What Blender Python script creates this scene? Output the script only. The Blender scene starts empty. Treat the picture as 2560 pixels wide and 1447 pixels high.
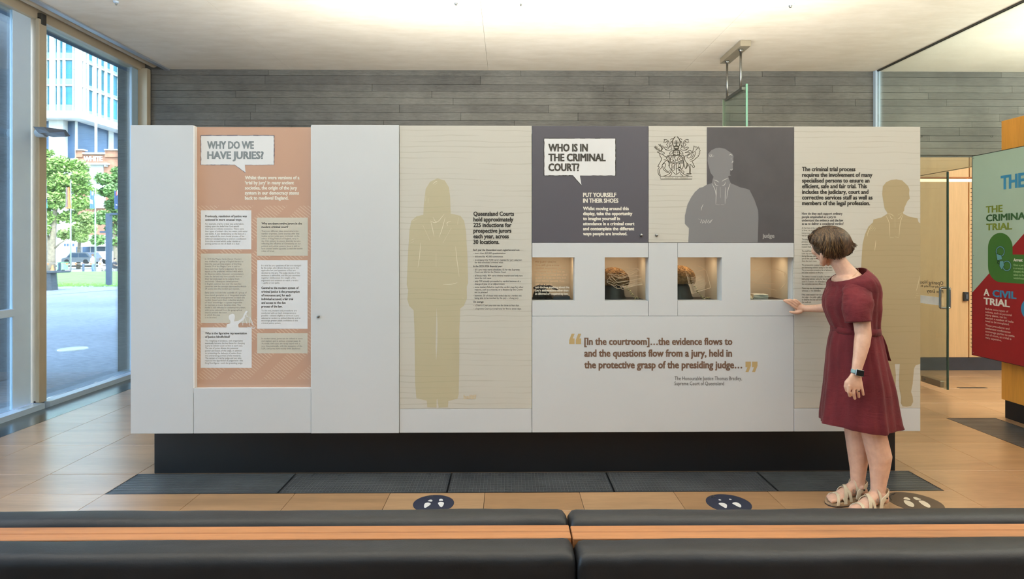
import bpy, bmesh, math, random
from mathutils import Vector, Matrix, noise

SC = bpy.context.scene
COL = SC.collection
PI = math.pi

# ------------------------------------------------------------------ camera
F_PX = 1484.0; PPX = 1285.0; PPY = 620.0; CAM_H = 1.5; YAW = math.radians(0.6)
cam_d = bpy.data.cameras.new('camera')
cam_d.sensor_width = 36.0
cam_d.lens = F_PX / 2560.0 * 36.0
cam_d.shift_x = (1280.0 - PPX) / 2560.0
cam_d.shift_y = (PPY - 723.5) / 2560.0
cam_d.clip_start = 0.05; cam_d.clip_end = 600
cam = bpy.data.objects.new('camera', cam_d)
cam.location = (0, 0, CAM_H)
cam.rotation_euler = (PI / 2, 0, -YAW)
COL.objects.link(cam)
SC.camera = cam

# ------------------------------------------------------------------ world, sun, exposure
world = bpy.data.worlds.new('world'); SC.world = world
world.use_nodes = True
wn = world.node_tree.nodes; wl = world.node_tree.links
for n in list(wn): wn.remove(n)
w_out = wn.new('ShaderNodeOutputWorld')
w_bg = wn.new('ShaderNodeBackground')
w_sky = wn.new('ShaderNodeTexSky')
w_sky.sky_type = 'NISHITA'
w_sky.sun_disc = False
w_sky.sun_elevation = math.radians(50)
w_sky.sun_rotation = math.radians(143)
w_sky.air_density = 1.0; w_sky.dust_density = 2.5; w_sky.ozone_density = 1.0
w_bg.inputs['Strength'].default_value = 2.4
w_hs = wn.new('ShaderNodeHueSaturation'); w_hs.inputs['Saturation'].default_value = 0.85
wl.new(w_sky.outputs[0], w_hs.inputs['Color']); wl.new(w_hs.outputs[0], w_bg.inputs[0]); wl.new(w_bg.outputs[0], w_out.inputs[0])

def add_sun(strength):
    d = bpy.data.lights.new('sun', 'SUN'); d.energy = strength; d.angle = math.radians(0.6)
    d.color = (1.0, 0.95, 0.88)
    o = bpy.data.objects.new('sun', d)
    v = Vector((-0.6, 0.8, -1.30)).normalized()         # travel direction of the light
    o.rotation_euler = v.to_track_quat('-Z', 'Y').to_euler()
    o.location = (20, -20, 40)
    COL.objects.link(o)
add_sun(6.8)

def area(name, loc, target, sx, sy, power, color):
    d = bpy.data.lights.new(name, 'AREA'); d.shape = 'RECTANGLE'; d.size = sx; d.size_y = sy
    d.energy = power; d.color = color
    o = bpy.data.objects.new(name, d); o.location = loc
    v = Vector(target) - Vector(loc)
    o.rotation_euler = v.to_track_quat('-Z', 'Y').to_euler()
    COL.objects.link(o); return o
# added fills without fittings, out of view, to brighten panels, ceiling and side room
area('panel_fill', (0.4, -0.9, 3.45), (0.2, 1.8, 0.6), 6.0, 1.2, 52, (0.70, 0.85, 1.0))
area('ceiling_fill', (0.8, 2.0, 2.5), (0.8, 2.0, 3.67), 8.0, 0.5, 265, (0.95, 0.96, 0.94))
area('second_ceiling_fill', (0.6, 0.9, 2.25), (0.6, 0.9, 3.67), 9.0, 0.5, 180, (0.95, 0.96, 0.94))
area('side_ceiling_fill', (6.6, 4.4, 2.5), (6.6, 4.4, 3.67), 3.0, 3.0, 330, (1.0, 0.97, 0.92))
area('rear_ceiling_fill', (0.4, 4.8, 2.36), (0.4, 4.8, 3.67), 4.6, 0.2, 120, (1.0, 0.95, 0.86))
area('foyer_fill', (5.9, 5.4, 3.5), (5.6, 6.6, 1.0), 1.6, 1.6, 18, (1.0, 0.93, 0.82))
area('side_room_fill', (6.4, 1.8, 3.5), (5.6, 3.0, 0.6), 1.6, 3.0, 90, (1.0, 0.93, 0.82))

SC.view_settings.view_transform = 'Standard'
SC.view_settings.look = 'None'
SC.view_settings.gamma = 1.0
SC.view_settings.use_curve_mapping = False
SC.view_settings.exposure = -0.24
SC.cycles.use_denoising = True
SC.cycles.max_bounces = 10
SC.cycles.diffuse_bounces = 5
SC.cycles.transparent_max_bounces = 16
SC.cycles.caustics_reflective = False
SC.cycles.caustics_refractive = False
SC.cycles.sample_clamp_indirect = 6.0

# ------------------------------------------------------------------ helpers
def ray(px, py):
    c, s = math.cos(YAW), math.sin(YAW)
    a = (px - PPX) / F_PX
    return Vector((a * c + s, -a * s + c, -(py - PPY) / F_PX))
def on_y(px, py, Y):
    d = ray(px, py); return Vector((0, 0, CAM_H)) + d * (Y / d.y)
def on_x(px, py, X):
    d = ray(px, py); return Vector((0, 0, CAM_H)) + d * (X / d.x)
def on_z(px, py, Z=0.0):
    d = ray(px, py); return Vector((0, 0, CAM_H)) + d * ((Z - CAM_H) / d.z)

def lin(c):
    r = []
    for v in c:
        v = v / 255.0
        r.append(v / 12.92 if v <= 0.04045 else ((v + 0.055) / 1.055) ** 2.4)
    return (r[0], r[1], r[2], 1.0)

def nmat(name):
    m = bpy.data.materials.new(name); m.use_nodes = True
    nt = m.node_tree
    return m, nt, nt.nodes['Principled BSDF']
def mix_rgb(nt, fac, a, b):
    n = nt.nodes.new('ShaderNodeMix'); n.data_type = 'RGBA'
    if isinstance(fac, (int, float)): n.inputs[0].default_value = fac
    else: nt.links.new(fac, n.inputs[0])
    for v, i in ((a, 6), (b, 7)):
        if isinstance(v, tuple): n.inputs[i].default_value = v
        else: nt.links.new(v, n.inputs[i])
    return n.outputs[2]
def mth(nt, op, a, b=None, c=None):
    n = nt.nodes.new('ShaderNodeMath'); n.operation = op
    for v, i in ((a, 0), (b, 1), (c, 2)):
        if v is None: continue
        if isinstance(v, (int, float)): n.inputs[i].default_value = v
        else: nt.links.new(v, n.inputs[i])
    return n.outputs[0]
def coords(nt, scale=(1, 1, 1), world_space=True):
    g = nt.nodes.new('ShaderNodeNewGeometry') if world_space else nt.nodes.new('ShaderNodeTexCoord')
    mp = nt.nodes.new('ShaderNodeMapping'); mp.inputs['Scale'].default_value = scale
    nt.links.new(g.outputs['Position'] if world_space else g.outputs['Object'], mp.inputs[0])
    return mp.outputs[0]
def noise_tex(nt, vec, scale, detail=3.0, rough=0.55, dist=0.0):
    n = nt.nodes.new('ShaderNodeTexNoise')
    n.inputs['Scale'].default_value = scale; n.inputs['Detail'].default_value = detail
    n.inputs['Roughness'].default_value = rough; n.inputs['Distortion'].default_value = dist
    nt.links.new(vec, n.inputs['Vector']); return n.outputs[0]
def ramp(nt, fac, stops):
    n = nt.nodes.new('ShaderNodeValToRGB')
    while len(n.color_ramp.elements) < len(stops): n.color_ramp.elements.new(0.5)
    for e, (p, c) in zip(n.color_ramp.elements, stops):
        e.position = p; e.color = c if len(c) == 4 else (*c, 1)
    nt.links.new(fac, n.inputs[0]); return n.outputs[0]
def bump(nt, bs, h, strength=0.2, dist=0.01):
    b = nt.nodes.new('ShaderNodeBump'); b.inputs['Strength'].default_value = strength
    b.inputs['Distance'].default_value = dist
    nt.links.new(h, b.inputs['Height']); nt.links.new(b.outputs[0], bs.inputs['Normal'])

MATS = {}
def flat(name, rgb, rough=0.5, metal=0.0, var=0.04, nscale=6.0, bmp=0.0, spec=0.5, bscale=None):
    """principled material with a little procedural tone variation"""
    if name in MATS: return MATS[name]
    m, nt, bs = nmat(name)
    c = lin(rgb)
    v = coords(nt)
    nz = noise_tex(nt, v, nscale, 3)
    d = tuple(max(0, x * (1 - var * 2)) for x in c[:3]) + (1,)
    l = tuple(min(1, x * (1 + var * 2)) for x in c[:3]) + (1,)
    col = ramp(nt, nz, [(0.3, d), (0.7, l)])
    nt.links.new(col, bs.inputs['Base Color'])
    bs.inputs['Roughness'].default_value = rough
    bs.inputs['Metallic'].default_value = metal
    bs.inputs['Specular IOR Level'].default_value = spec
    if bmp > 0:
        b2 = noise_tex(nt, v, bscale or nscale * 12, 4)
        bump(nt, bs, b2, bmp, 0.004)
    MATS[name] = m; return m
def emit(name, rgb, strength):
    m = bpy.data.materials.new(name); m.use_nodes = True; nt = m.node_tree
    bs = nt.nodes['Principled BSDF']
    bs.inputs['Base Color'].default_value = lin(rgb)
    bs.inputs['Emission Color'].default_value = lin(rgb)
    bs.inputs['Emission Strength'].default_value = strength
    return m
def glass_mat(name, tint, refl=0.06, edge=0.6):
    m = bpy.data.materials.new(name); m.use_nodes = True; nt = m.node_tree
    for n in list(nt.nodes): nt.nodes.remove(n)
    out = nt.nodes.new('ShaderNodeOutputMaterial')
    tr = nt.nodes.new('ShaderNodeBsdfTransparent'); tr.inputs[0].default_value = lin(tint)
    gl = nt.nodes.new('ShaderNodeBsdfGlossy'); gl.inputs['Roughness'].default_value = 0.0
    gl.inputs[0].default_value = (1, 1, 1, 1)
    fr = nt.nodes.new('ShaderNodeFresnel'); fr.inputs[0].default_value = 1.45
    mx = nt.nodes.new('ShaderNodeMixShader')
    f = mth(nt, 'MULTIPLY', fr.outputs[0], edge)
    nt.links.new(f, mx.inputs[0]); nt.links.new(tr.outputs[0], mx.inputs[1]); nt.links.new(gl.outputs[0], mx.inputs[2])
    nt.links.new(mx.outputs[0], out.inputs[0])
    return m

ORG = {}
class MB:
    def __init__(s): s.v = []; s.f = []
    def add(s, vs, fs):
        o = len(s.v); s.v += [Vector(v) for v in vs]; s.f += [tuple(i + o for i in f) for f in fs]; return s
    def box(s, x0, x1, y0, y1, z0, z1, b=0.0, M=None):
        if x0 > x1: x0, x1 = x1, x0
        if y0 > y1: y0, y1 = y1, y0
        if z0 > z1: z0, z1 = z1, z0
        b = min(b, (x1 - x0) * .45, (y1 - y0) * .45, (z1 - z0) * .45)
        if b <= 0:
            vs = [(x, y, z) for z in (z0, z1) for y in (y0, y1) for x in (x0, x1)]
            fs = [(0, 2, 3, 1), (4, 5, 7, 6), (0, 1, 5, 4), (2, 6, 7, 3), (0, 4, 6, 2), (1, 3, 7, 5)]
        else:
            vs = []; fs = []
            X = (x0, x1); Y = (y0, y1); Z = (z0, z1)
            idx = {}
            for i in (0, 1):
                for j in (0, 1):
                    for k in (0, 1):
                        sx = b if i == 0 else -b; sy = b if j == 0 else -b; sz = b if k == 0 else -b
                        idx[i, j, k, 0] = len(vs); vs.append((X[i], Y[j] + sy, Z[k] + sz))
                        idx[i, j, k, 1] = len(vs); vs.append((X[i] + sx, Y[j], Z[k] + sz))
                        idx[i, j, k, 2] = len(vs); vs.append((X[i] + sx, Y[j] + sy, Z[k]))
            def q(*a): fs.append(tuple(idx[t] for t in a))
            q((0,0,0,0),(0,0,1,0),(0,1,1,0),(0,1,0,0)); q((1,0,0,0),(1,1,0,0),(1,1,1,0),(1,0,1,0))
            q((0,0,0,1),(1,0,0,1),(1,0,1,1),(0,0,1,1)); q((0,1,0,1),(0,1,1,1),(1,1,1,1),(1,1,0,1))
            q((0,0,0,2),(0,1,0,2),(1,1,0,2),(1,0,0,2)); q((0,0,1,2),(1,0,1,2),(1,1,1,2),(0,1,1,2))
            for i in (0, 1):
                for j in (0, 1):
                    q((i,j,0,0),(i,j,0,1),(i,j,1,1),(i,j,1,0))
                    q((i,0,j,0),(i,0,j,2),(i,1,j,2),(i,1,j,0))
                    q((0,i,j,1),(0,i,j,2),(1,i,j,2),(1,i,j,1))
            for i in (0, 1):
                for j in (0, 1):
                    for k in (0, 1): q((i,j,k,0),(i,j,k,1),(i,j,k,2))
        if M is not None: vs = [M @ Vector(v) for v in vs]
        return s.add(vs, fs)
    def tube(s, pts, rad, n=10, cap=True, ry=None, up=None):
        """tube along pts; rad float or list; ry = second half axis list (ellipse), up = direction of the first axis"""
        pts = [Vector(p) for p in pts]; k = len(pts)
        if isinstance(rad, (int, float)): rad = [rad] * k
        if ry is None: ry = rad
        elif isinstance(ry, (int, float)): ry = [ry] * k
        vs = []; fs = []
        prev = Vector(up) if up is not None else None
        for i, p in enumerate(pts):
            t = (pts[min(i + 1, k - 1)] - pts[max(i - 1, 0)])
            if t.length < 1e-9: t = Vector((0, 0, 1))
            t.normalize()
            if prev is None:
                prev = Vector((0, 0, 1)) if abs(t.z) < 0.9 else Vector((1, 0, 0))
            a = prev - t * prev.dot(t)
            if a.length < 1e-6: a = t.orthogonal()
            a.normalize(); b = t.cross(a)
            if up is None: prev = a
            for j in range(n):
                w = 2 * PI * j / n
                vs.append(p + a * (math.cos(w) * rad[i]) + b * (math.sin(w) * ry[i]))
        for i in range(k - 1):
            for j in range(n):
                fs.append((i * n + j, i * n + (j + 1) % n, (i + 1) * n + (j + 1) % n, (i + 1) * n + j))
        if cap:
            fs.append(tuple(reversed(range(n)))); fs.append(tuple((k - 1) * n + j for j in range(n)))
        return s.add(vs, fs)
    def lathe(s, prof, c=(0, 0, 0), n=24, axis='z'):
        vs = []; fs = []
        for r, h in prof:
            for j in range(n):
                w = 2 * PI * j / n; x, y = r * math.cos(w), r * math.sin(w)
                p = {'z': (x, y, h), 'y': (x, h, y), 'x': (h, x, y)}[axis]
                vs.append((c[0] + p[0], c[1] + p[1], c[2] + p[2]))
        k = len(prof)
        for i in range(k - 1):
            for j in range(n):
                fs.append((i * n + j, i * n + (j + 1) % n, (i + 1) * n + (j + 1) % n, (i + 1) * n + j))
        fs.append(tuple(reversed(range(n)))); fs.append(tuple((k - 1) * n + j for j in range(n)))
        return s.add(vs, fs)
    def ball(s, c, rx, ry=None, rz=None, n=12, m=8, M=None):
        ry = ry or rx; rz = rz or rx
        vs = []; fs = []
        for i in range(1, m):
            a = PI * i / m
            for j in range(n):
                w = 2 * PI * j / n
                vs.append(Vector((rx * math.sin(a) * math.cos(w), ry * math.sin(a) * math.sin(w), rz * math.cos(a))))
        for i in range(m - 2):
            for j in range(n):
                fs.append((i * n + j, (i + 1) * n + j, (i + 1) * n + (j + 1) % n, i * n + (j + 1) % n))
        t = len(vs); vs.append(Vector((0, 0, rz))); vs.append(Vector((0, 0, -rz)))
        for j in range(n):
            fs.append((t, j, (j + 1) % n)); fs.append((t + 1, (m - 2) * n + (j + 1) % n, (m - 2) * n + j))
        c = Vector(c)
        vs = [(M @ v if M is not None else v) + c for v in vs]
        return s.add(vs, fs)
    def prism(s, poly, y0, y1, plane='xz'):
        """extrude a 2D outline (u,v) between two values of the third axis"""
        n = len(poly); vs = []
        for w in (y0, y1):
            for u, v in poly:
                vs.append({'xz': (u, w, v), 'xy': (u, v, w), 'yz': (w, u, v)}[plane])
        fs = [tuple(range(n)), tuple(reversed(range(n, 2 * n)))]
        for i in range(n): fs.append((i, i + n, (i + 1) % n + n, (i + 1) % n))
        return s.add(vs, fs)
    def build(s, name, mat, parent=None, smooth=False, kind=None, label=None, sharp=None):
        if parent is not None: off = ORG[parent.name]
        else:
            xs = [v.x for v in s.v]; ys = [v.y for v in s.v]; zs = [v.z for v in s.v]
            off = Vector(((min(xs) + max(xs)) / 2, (min(ys) + max(ys)) / 2, min(zs)))
        me = bpy.data.meshes.new(name)
        me.from_pydata([v - off for v in s.v], [], s.f)
        me.validate(); me.update()
        fix_normals(me)
        if mat: me.materials.append(mat)
        if smooth: me.polygons.foreach_set('use_smooth', [True] * len(me.polygons))
        if smooth and sharp: me.set_sharp_from_angle(angle=math.radians(sharp))
        o = bpy.data.objects.new(name, me)
        COL.objects.link(o)
        if parent is not None: o.parent = parent
        else: o.location = off
        ORG[o.name] = off
        if kind: o['kind'] = kind
        if label: o['label'] = label
        return o
def fix_normals(me):
    if len(me.polygons) > 60000: return
    bm = bmesh.new(); bm.from_mesh(me)
    bmesh.ops.recalc_face_normals(bm, faces=bm.faces); bm.to_mesh(me); bm.free()
def tag(o, label=None, cat=None, group=None, kind=None):
    if label: o['label'] = label
    if cat: o['category'] = cat
    if group: o['group'] = group
    if kind: o['kind'] = kind
    return o
def thing(name, label, cat, loc, group=None):
    o = bpy.data.objects.new(name, None); COL.objects.link(o); o.location = loc
    o.empty_display_size = 0.1
    ORG[o.name] = Vector(loc)
    return tag(o, label, cat, group)
def struct(name, mb, mat, smooth=False):
    o = mb.build(name, mat, None, smooth); o['kind'] = 'structure'; return o
def bx(name, b, mat, parent=None, bev=0.0, **k):
    return MB().box(*b, b=bev).build(name, mat, parent, **k)
def spline(pts, sub=6, closed=False):
    """Catmull-Rom through 2D or 3D points"""
    P = [Vector(p) for p in pts]; n = len(P); out = []
    rng = range(n) if closed else range(n - 1)
    for i in rng:
        if closed: a, b, c, d = P[(i - 1) % n], P[i], P[(i + 1) % n], P[(i + 2) % n]
        else: a, b, c, d = P[max(i - 1, 0)], P[i], P[i + 1], P[min(i + 2, n - 1)]
        for k in range(sub):
            t = k / sub
            out.append(0.5 * ((2 * b) + (c - a) * t + (2 * a - 5 * b + 4 * c - d) * t * t + (3 * b - a - 3 * c + d) * t ** 3))
    if not closed: out.append(P[-1])
    return out

# ---- flat print: lettering, strokes and shapes lying on a plane
class Plane:
    """maps photograph-frame measurements of a flat print onto its own board"""
    def __init__(s, kind, val): s.kind = kind; s.val = val
    def __call__(s, px, py, lift=0.0):
        if s.kind == 'y': p = on_y(px, py, s.val); p.y -= lift
        elif s.kind == 'x': p = on_x(px, py, s.val); p.x -= lift
        else: p = on_z(px, py, s.val); p.z += lift
        return p
_tc = bpy.data.curves.new('lettering_curve', 'FONT'); _tc.size = 1.0
_to = bpy.data.objects.new('lettering_curve', _tc)
def word_mesh(txt, bold):
    """flat letters; the bold weight is a light outline offset plus sideways doubling, so small counters stay open"""
    _tc.body = txt; _tc.resolution_u = 2; _tc.offset = off_ = 0.0 if 'M' in txt else min(bold, 0.008)
    m = bpy.data.meshes.new_from_object(_to)
    v0 = [v.co.copy() for v in m.vertices]; f0 = [tuple(p.vertices) for p in m.polygons]
    bpy.data.meshes.remove(m)
    ex = max(0.0, bold - off_)
    if ex <= 0: return v0, f0
    vs = []; fs = []; n = len(v0)
    ey = ex * 0.45
    for k, (d, e) in enumerate(((-ex, -ey), (ex, -ey), (-ex, ey), (ex, ey))):
        vs += [Vector((v.x + d, v.y + e, k * 0.00006)) for v in v0]; fs += [tuple(i + k * n for i in f) for f in f0]
    return vs, fs
def lettering(mb, pl, lines, x0, y0, dy, cap, ref=None, bold=0.02, lift=0.0008, sx=None, x1s=None):
    """lines of text: x0,y0 = left end of the first baseline, dy spacing, cap capital height; ref=(line index, right end)"""
    if ref is not None:
        vs, fs = word_mesh(lines[ref[0]], bold)
        sx = (ref[1] - x0) / (max(v.x for v in vs) - min(v.x for v in vs))
    if sx is None: sx = cap / 0.682 * 0.86
    sy = cap / (0.682 + 2 * min(bold, 0.008))
    for i, t in enumerate(lines):
        if not t: continue
        vs, fs = word_mesh(t, bold)
        if not vs: continue
        mn = min(v.x for v in vs); s_ = sx
        if x1s and x1s[i]: s_ = (x1s[i] - x0) / (max(v.x for v in vs) - mn)
        mb.add([pl(x0 + (v.x - mn) * s_, y0 + i * dy - v.y * sy, lift + v.z) for v in vs], fs)
    return mb
def stroke(mb, pl, pts, w, lift=0.0008, smooth=True, closed=False, taper=False, sub=5):
    P = spline([(p[0], p[1]) for p in pts], sub, closed) if smooth and len(pts) > 2 else [Vector(p) for p in pts]
    if closed and (smooth or True): P.append(P[0])
    L = []; R = []
    n = len(P)
    for i, p in enumerate(P):
        if closed and i in (0, n - 1): t = P[1] - P[n - 2]
        else: t = P[min(i + 1, n - 1)] - P[max(i - 1, 0)]
        if t.length < 1e-9: t = Vector((1, 0))
        t.normalize(); nn = Vector((-t.y, t.x))
        ww = w / 2
        if taper: ww *= 0.25 + 0.75 * math.sin(PI * min(max(i / (n - 1), 0.02), 0.98))
        L.append(pl(p.x + nn.x * ww, p.y + nn.y * ww, lift)); R.append(pl(p.x - nn.x * ww, p.y - nn.y * ww, lift))
    mb.add(L + R, [(i, i + 1, n + i + 1, n + i) for i in range(n - 1)])
    return mb
def shape(mb, pl, pts, lift=0.0006, smooth=False, sub=5):
    P = spline([(p[0], p[1]) for p in pts], sub, True) if smooth else [Vector(p) for p in pts]
    from mathutils.geometry import tessellate_polygon
    tri = tessellate_polygon([[Vector((p.x, p.y, 0)) for p in P]])
    mb.add([pl(p.x, p.y, lift) for p in P], [tuple(t) for t in tri])
    return mb
def rect(mb, pl, x0, y0, x1, y1, lift=0.0005):
    return mb.add([pl(x0, y0, lift), pl(x1, y0, lift), pl(x1, y1, lift), pl(x0, y1, lift)], [(0, 1, 2, 3)])
def copy_tree(o, parent=None):
    c = o.copy(); COL.objects.link(c); c.parent = parent
    ORG[c.name] = ORG.get(o.name, Vector())
    for ch in list(o.children): copy_tree(ch, c)
    return c
rnd = random.Random(7)
# ================================================================== materials
def m_concrete(name, base, blue=0.0, boards=False):
    m, nt, bs = nmat(name)
    v = coords(nt, (1, 1, 1)); vs = coords(nt, (1.2, 1.2, 9))
    a = noise_tex(nt, v, 1.3, 5, 0.6); b = noise_tex(nt, vs, 7, 5, 0.75, 0.6)
    c = lin(base)
    k1 = tuple(x * 0.62 for x in c[:3]); k2 = tuple(min(1, x * 1.45) for x in c[:3])
    s = mth(nt, 'ADD', mth(nt, 'MULTIPLY', a, 0.55), mth(nt, 'MULTIPLY', b, 0.45))
    nt.links.new(ramp(nt, s, [(0.34, k1), (0.66, k2)]), bs.inputs['Base Color'])
    bs.inputs['Roughness'].default_value = 0.78
    bump(nt, bs, b, 0.35, 0.006)
    return m
def m_timber(name, base, axis='x', rough=0.4, contrast=0.16, scale=1.0, coat=0.0):
    m, nt, bs = nmat(name)
    sc = {'x': (0.8, 9, 9), 'z': (9, 9, 0.7), 'y': (9, 0.8, 9)}[axis]
    v = coords(nt, tuple(x * scale for x in sc)); v2 = coords(nt, tuple(x * scale * 0.35 for x in sc))
    a = noise_tex(nt, v2, 2.2, 6, 0.6, 1.2); b = noise_tex(nt, v, 11, 4, 0.6)
    c = lin(base)
    s = mth(nt, 'ADD', mth(nt, 'MULTIPLY', a, 0.65), mth(nt, 'MULTIPLY', b, 0.35))
    k1 = tuple(x * (1 - contrast * 1.6) for x in c[:3]); k2 = tuple(min(1, x * (1 + contrast)) for x in c[:3])
    nt.links.new(ramp(nt, s, [(0.36, k1), (0.62, k2)]), bs.inputs['Base Color'])
    bs.inputs['Roughness'].default_value = rough
    bs.inputs['Coat Weight'].default_value = coat
    bs.inputs['Coat Roughness'].default_value = 0.26; bs.inputs['Coat IOR'].default_value = 1.5 + 0.3 * (coat > 0.5)
    bump(nt, bs, b, 0.06, 0.002)
    return m
M_CONC = [m_concrete('board_marked_concrete_%s' % k, c) for k, c in
          (('mid', (116, 116, 112)), ('light', (122, 122, 117)), ('dark', (111, 111, 107)))]
M_CONC_OUT = m_concrete('smooth_outdoor_concrete', (118, 124, 132))
M_TILE = [m_timber('floor_panel_timber_%s' % k, c, 'x', 0.34, 0.12, 0.8, 0.9) for k, c in
          (('warm', (180, 143, 106)), ('pale', (186, 150, 113)), ('brown', (175, 138, 101)))]
M_GROUND = flat('dark_void', (22, 22, 24), 0.9)
M_METAL = flat('brushed_metal', (150, 152, 150), 0.28, 1.0, 0.06, 3)
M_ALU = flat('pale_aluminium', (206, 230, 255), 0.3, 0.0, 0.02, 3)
M_ALU_WARM = flat('bronze_anodised_aluminium', (196, 184, 160), 0.38, 0.1, 0.03, 3)
M_BLACK = flat('black_joinery', (11, 13, 17), 0.5, 0.0, 0.05, 4)
M_WHITE = flat('satin_white_panel', (194, 200, 205), 0.42, 0.0, 0.012, 0.8)
M_WHITE_EDGE = flat('white_panel_edge', (226, 228, 228), 0.45, 0.0, 0.01, 2)
M_GLASS = glass_mat('clear_window_glass', (236, 246, 248), edge=0.5)
M_GLASS_IN = glass_mat('clear_partition_glass', (240, 246, 243), edge=0.45)
M_MAPLE = m_timber('pale_maple_veneer', (210, 180, 136), 'z', 0.4, 0.07, 0.6)
M_HONEY = m_timber('honey_maple_veneer', (214, 150, 62), 'z', 0.42, 0.10, 0.7)
M_RAIL = m_timber('oiled_timber_rail', (158, 106, 64), 'x', 0.5, 0.16, 1.4)

m, nt, bs = nmat('pale_plaster_ceiling')
v = coords(nt); a = noise_tex(nt, v, 0.7, 5, 0.6); b = noise_tex(nt, coords(nt, (1, 3, 1)), 3.0, 5, 0.65)
s = mth(nt, 'ADD', mth(nt, 'MULTIPLY', a, 0.5), mth(nt, 'MULTIPLY', b, 0.5))
nt.links.new(ramp(nt, s, [(0.35, lin((228, 222, 206))[:3]), (0.65, lin((246, 242, 230))[:3])]), bs.inputs['Base Color'])
bs.inputs['Roughness'].default_value = 0.75
bump(nt, bs, b, 0.05, 0.01)
M_CEIL = m

# ================================================================== room shell
YB = 7.25; ZC = 3.67; XW = -4.33; T = 0.58
# sub-floor and the timber floor panels
fl = struct('floor', MB().box(-4.33, 9.0, -3.6, 7.6, -0.20, -0.13), M_GROUND)
GX0, GX1, GY0, GY1 = -2.46, 2.70, 3.645, 3.975      # floor grille in front of the display
G2 = (3.87, 4.31, 3.0, 5.20)                        # floor grille by the side board
def tile_cut(x0, x1, y0, y1):
    """the grid cell minus the two grille openings"""
    cells = [(x0, x1, y0, y1)]
    for gx0, gx1, gy0, gy1 in ((GX0, GX1, GY0, GY1), G2):
        nxt = []
        for (a, b, c, d) in cells:
            ix0, ix1, iy0, iy1 = max(a, gx0), min(b, gx1), max(c, gy0), min(d, gy1)
            if ix0 >= ix1 or iy0 >= iy1: nxt.append((a, b, c, d)); continue
            if c < iy0: nxt.append((a, b, c, iy0))
            if iy1 < d: nxt.append((a, b, iy1, d))
            if a < ix0: nxt.append((a, ix0, iy0, iy1))
            if ix1 < b: nxt.append((ix1, b, iy0, iy1))
        cells = nxt
    return [c for c in cells if c[1] - c[0] > 0.03 and c[3] - c[2] > 0.03]
nt_ = 0
y = 3.39 - 6 * T
while y < 7.3:
    x = -2.46 - 3 * T
    while x < 8.6:
        x0, x1, y0, y1 = max(x, -4.02), x + T, y, min(y + T, 7.34)
        near = y0 > 2.2 and x0 < 6.6
        if x1 > x0 and near:
            for c in tile_cut(x0, x1, y0, y1):
                g = 0.0012
                bx('tile', (c[0] + g, c[1] - g, c[2] + g, c[3] - g, -0.13, 0.0 - rnd.random() * 0.0004), rnd.choice(M_TILE), fl, 0.001); nt_ += 1
        x += T
    y += T
bx('floor_border', (-4.02, 8.9, -3.5, 3.39 - 2 * T, -0.13, -0.001), M_TILE[0], fl)
bx('floor_border', (6.83, 8.9, 3.39 - 2 * T, 7.34, -0.13, -0.001), M_TILE[0], fl)
struct('trim_1', MB().box(-4.33, -4.02, -3.5, 7.25, -0.13, 0.001), flat('threshold_metal', (140, 146, 146), 0.22, 1.0, 0.08, 2, 0.03))

# ceiling: slab panels with fine joints
ce = struct('ceiling', MB().box(-4.10, 9.0, -3.6, 7.6, 3.72, 3.95), M_CEIL)
xs = [-4.10, -2.64, -0.24, 2.16, 4.52, 6.9, 9.0]; ys = [-3.6, -1.4, 1.0, 3.4, 5.8, 7.6]
for i in range(6):
    for j in range(5):
        g = 0.0011
        bx('ceiling_panel', (xs[i] + g, xs[i + 1] - g, ys[j] + g, ys[j + 1] - g, ZC, 3.722), M_CEIL, ce, 0.0)
struct('trim_2', MB().box(-4.16, -4.10, -3.6, 7.25, 3.655, 3.95), flat('slab_edge_angle', (170, 180, 192), 0.4, 0.4))
struct('roof_slab', MB().box(-4.75, 9.4, -3.8, 7.9, 3.96, 4.15), M_CONC_OUT)

# back wall of board-marked concrete
wb = struct('wall_back', MB().box(-4.75, 9.0, YB + 0.03, YB + 0.3, 0.0, 3.96), M_CONC[0])
z = ZC
k = 0
while z > 2.24:
    h = rnd.choice([0.07, 0.083, 0.083, 0.095, 0.105])
    z0 = z - h
    x = -4.33 - rnd.random() * 1.5
    bottom = 2.62 if True else 0
    while x < 8.9:
        x1 = x + rnd.uniform(1.1, 3.2)
        d = rnd.uniform(-0.002, 0.002)
        a, b = max(x, -4.33), min(x1, 8.9)
        if b > a + 0.05:
            gx = 0.0012
            if z0 < 2.62:   # below the concrete edge on the right-hand side is timber
                if a < 4.5: bx('concrete_board', (a + gx, min(b, 4.5) - gx, YB + d, YB + 0.04, z0 + gx, z - gx), rnd.choice(M_CONC), wb, 0.002)
            else:
                bx('concrete_board', (a + gx, b - gx, YB + d, YB + 0.04, z0 + gx, z - gx), rnd.choice(M_CONC), wb, 0.002)
        x = x1
    z = z0; k += 1
bx('lower_wall', (-4.33, 4.5, YB, YB + 0.04, 0, z), M_CONC[0], wb)
for px in (2303, 2479):
    c = on_y(px, 341, YB)
    MB().lathe([(0.016, 0.0), (0.016, -0.006), (0.010, -0.006), (0.010, 0.004)], (c.x, YB, c.z), 14, 'y').build('tie_hole', flat('tie_hole_plug', (84, 84, 80), 0.8), wb)

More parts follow.
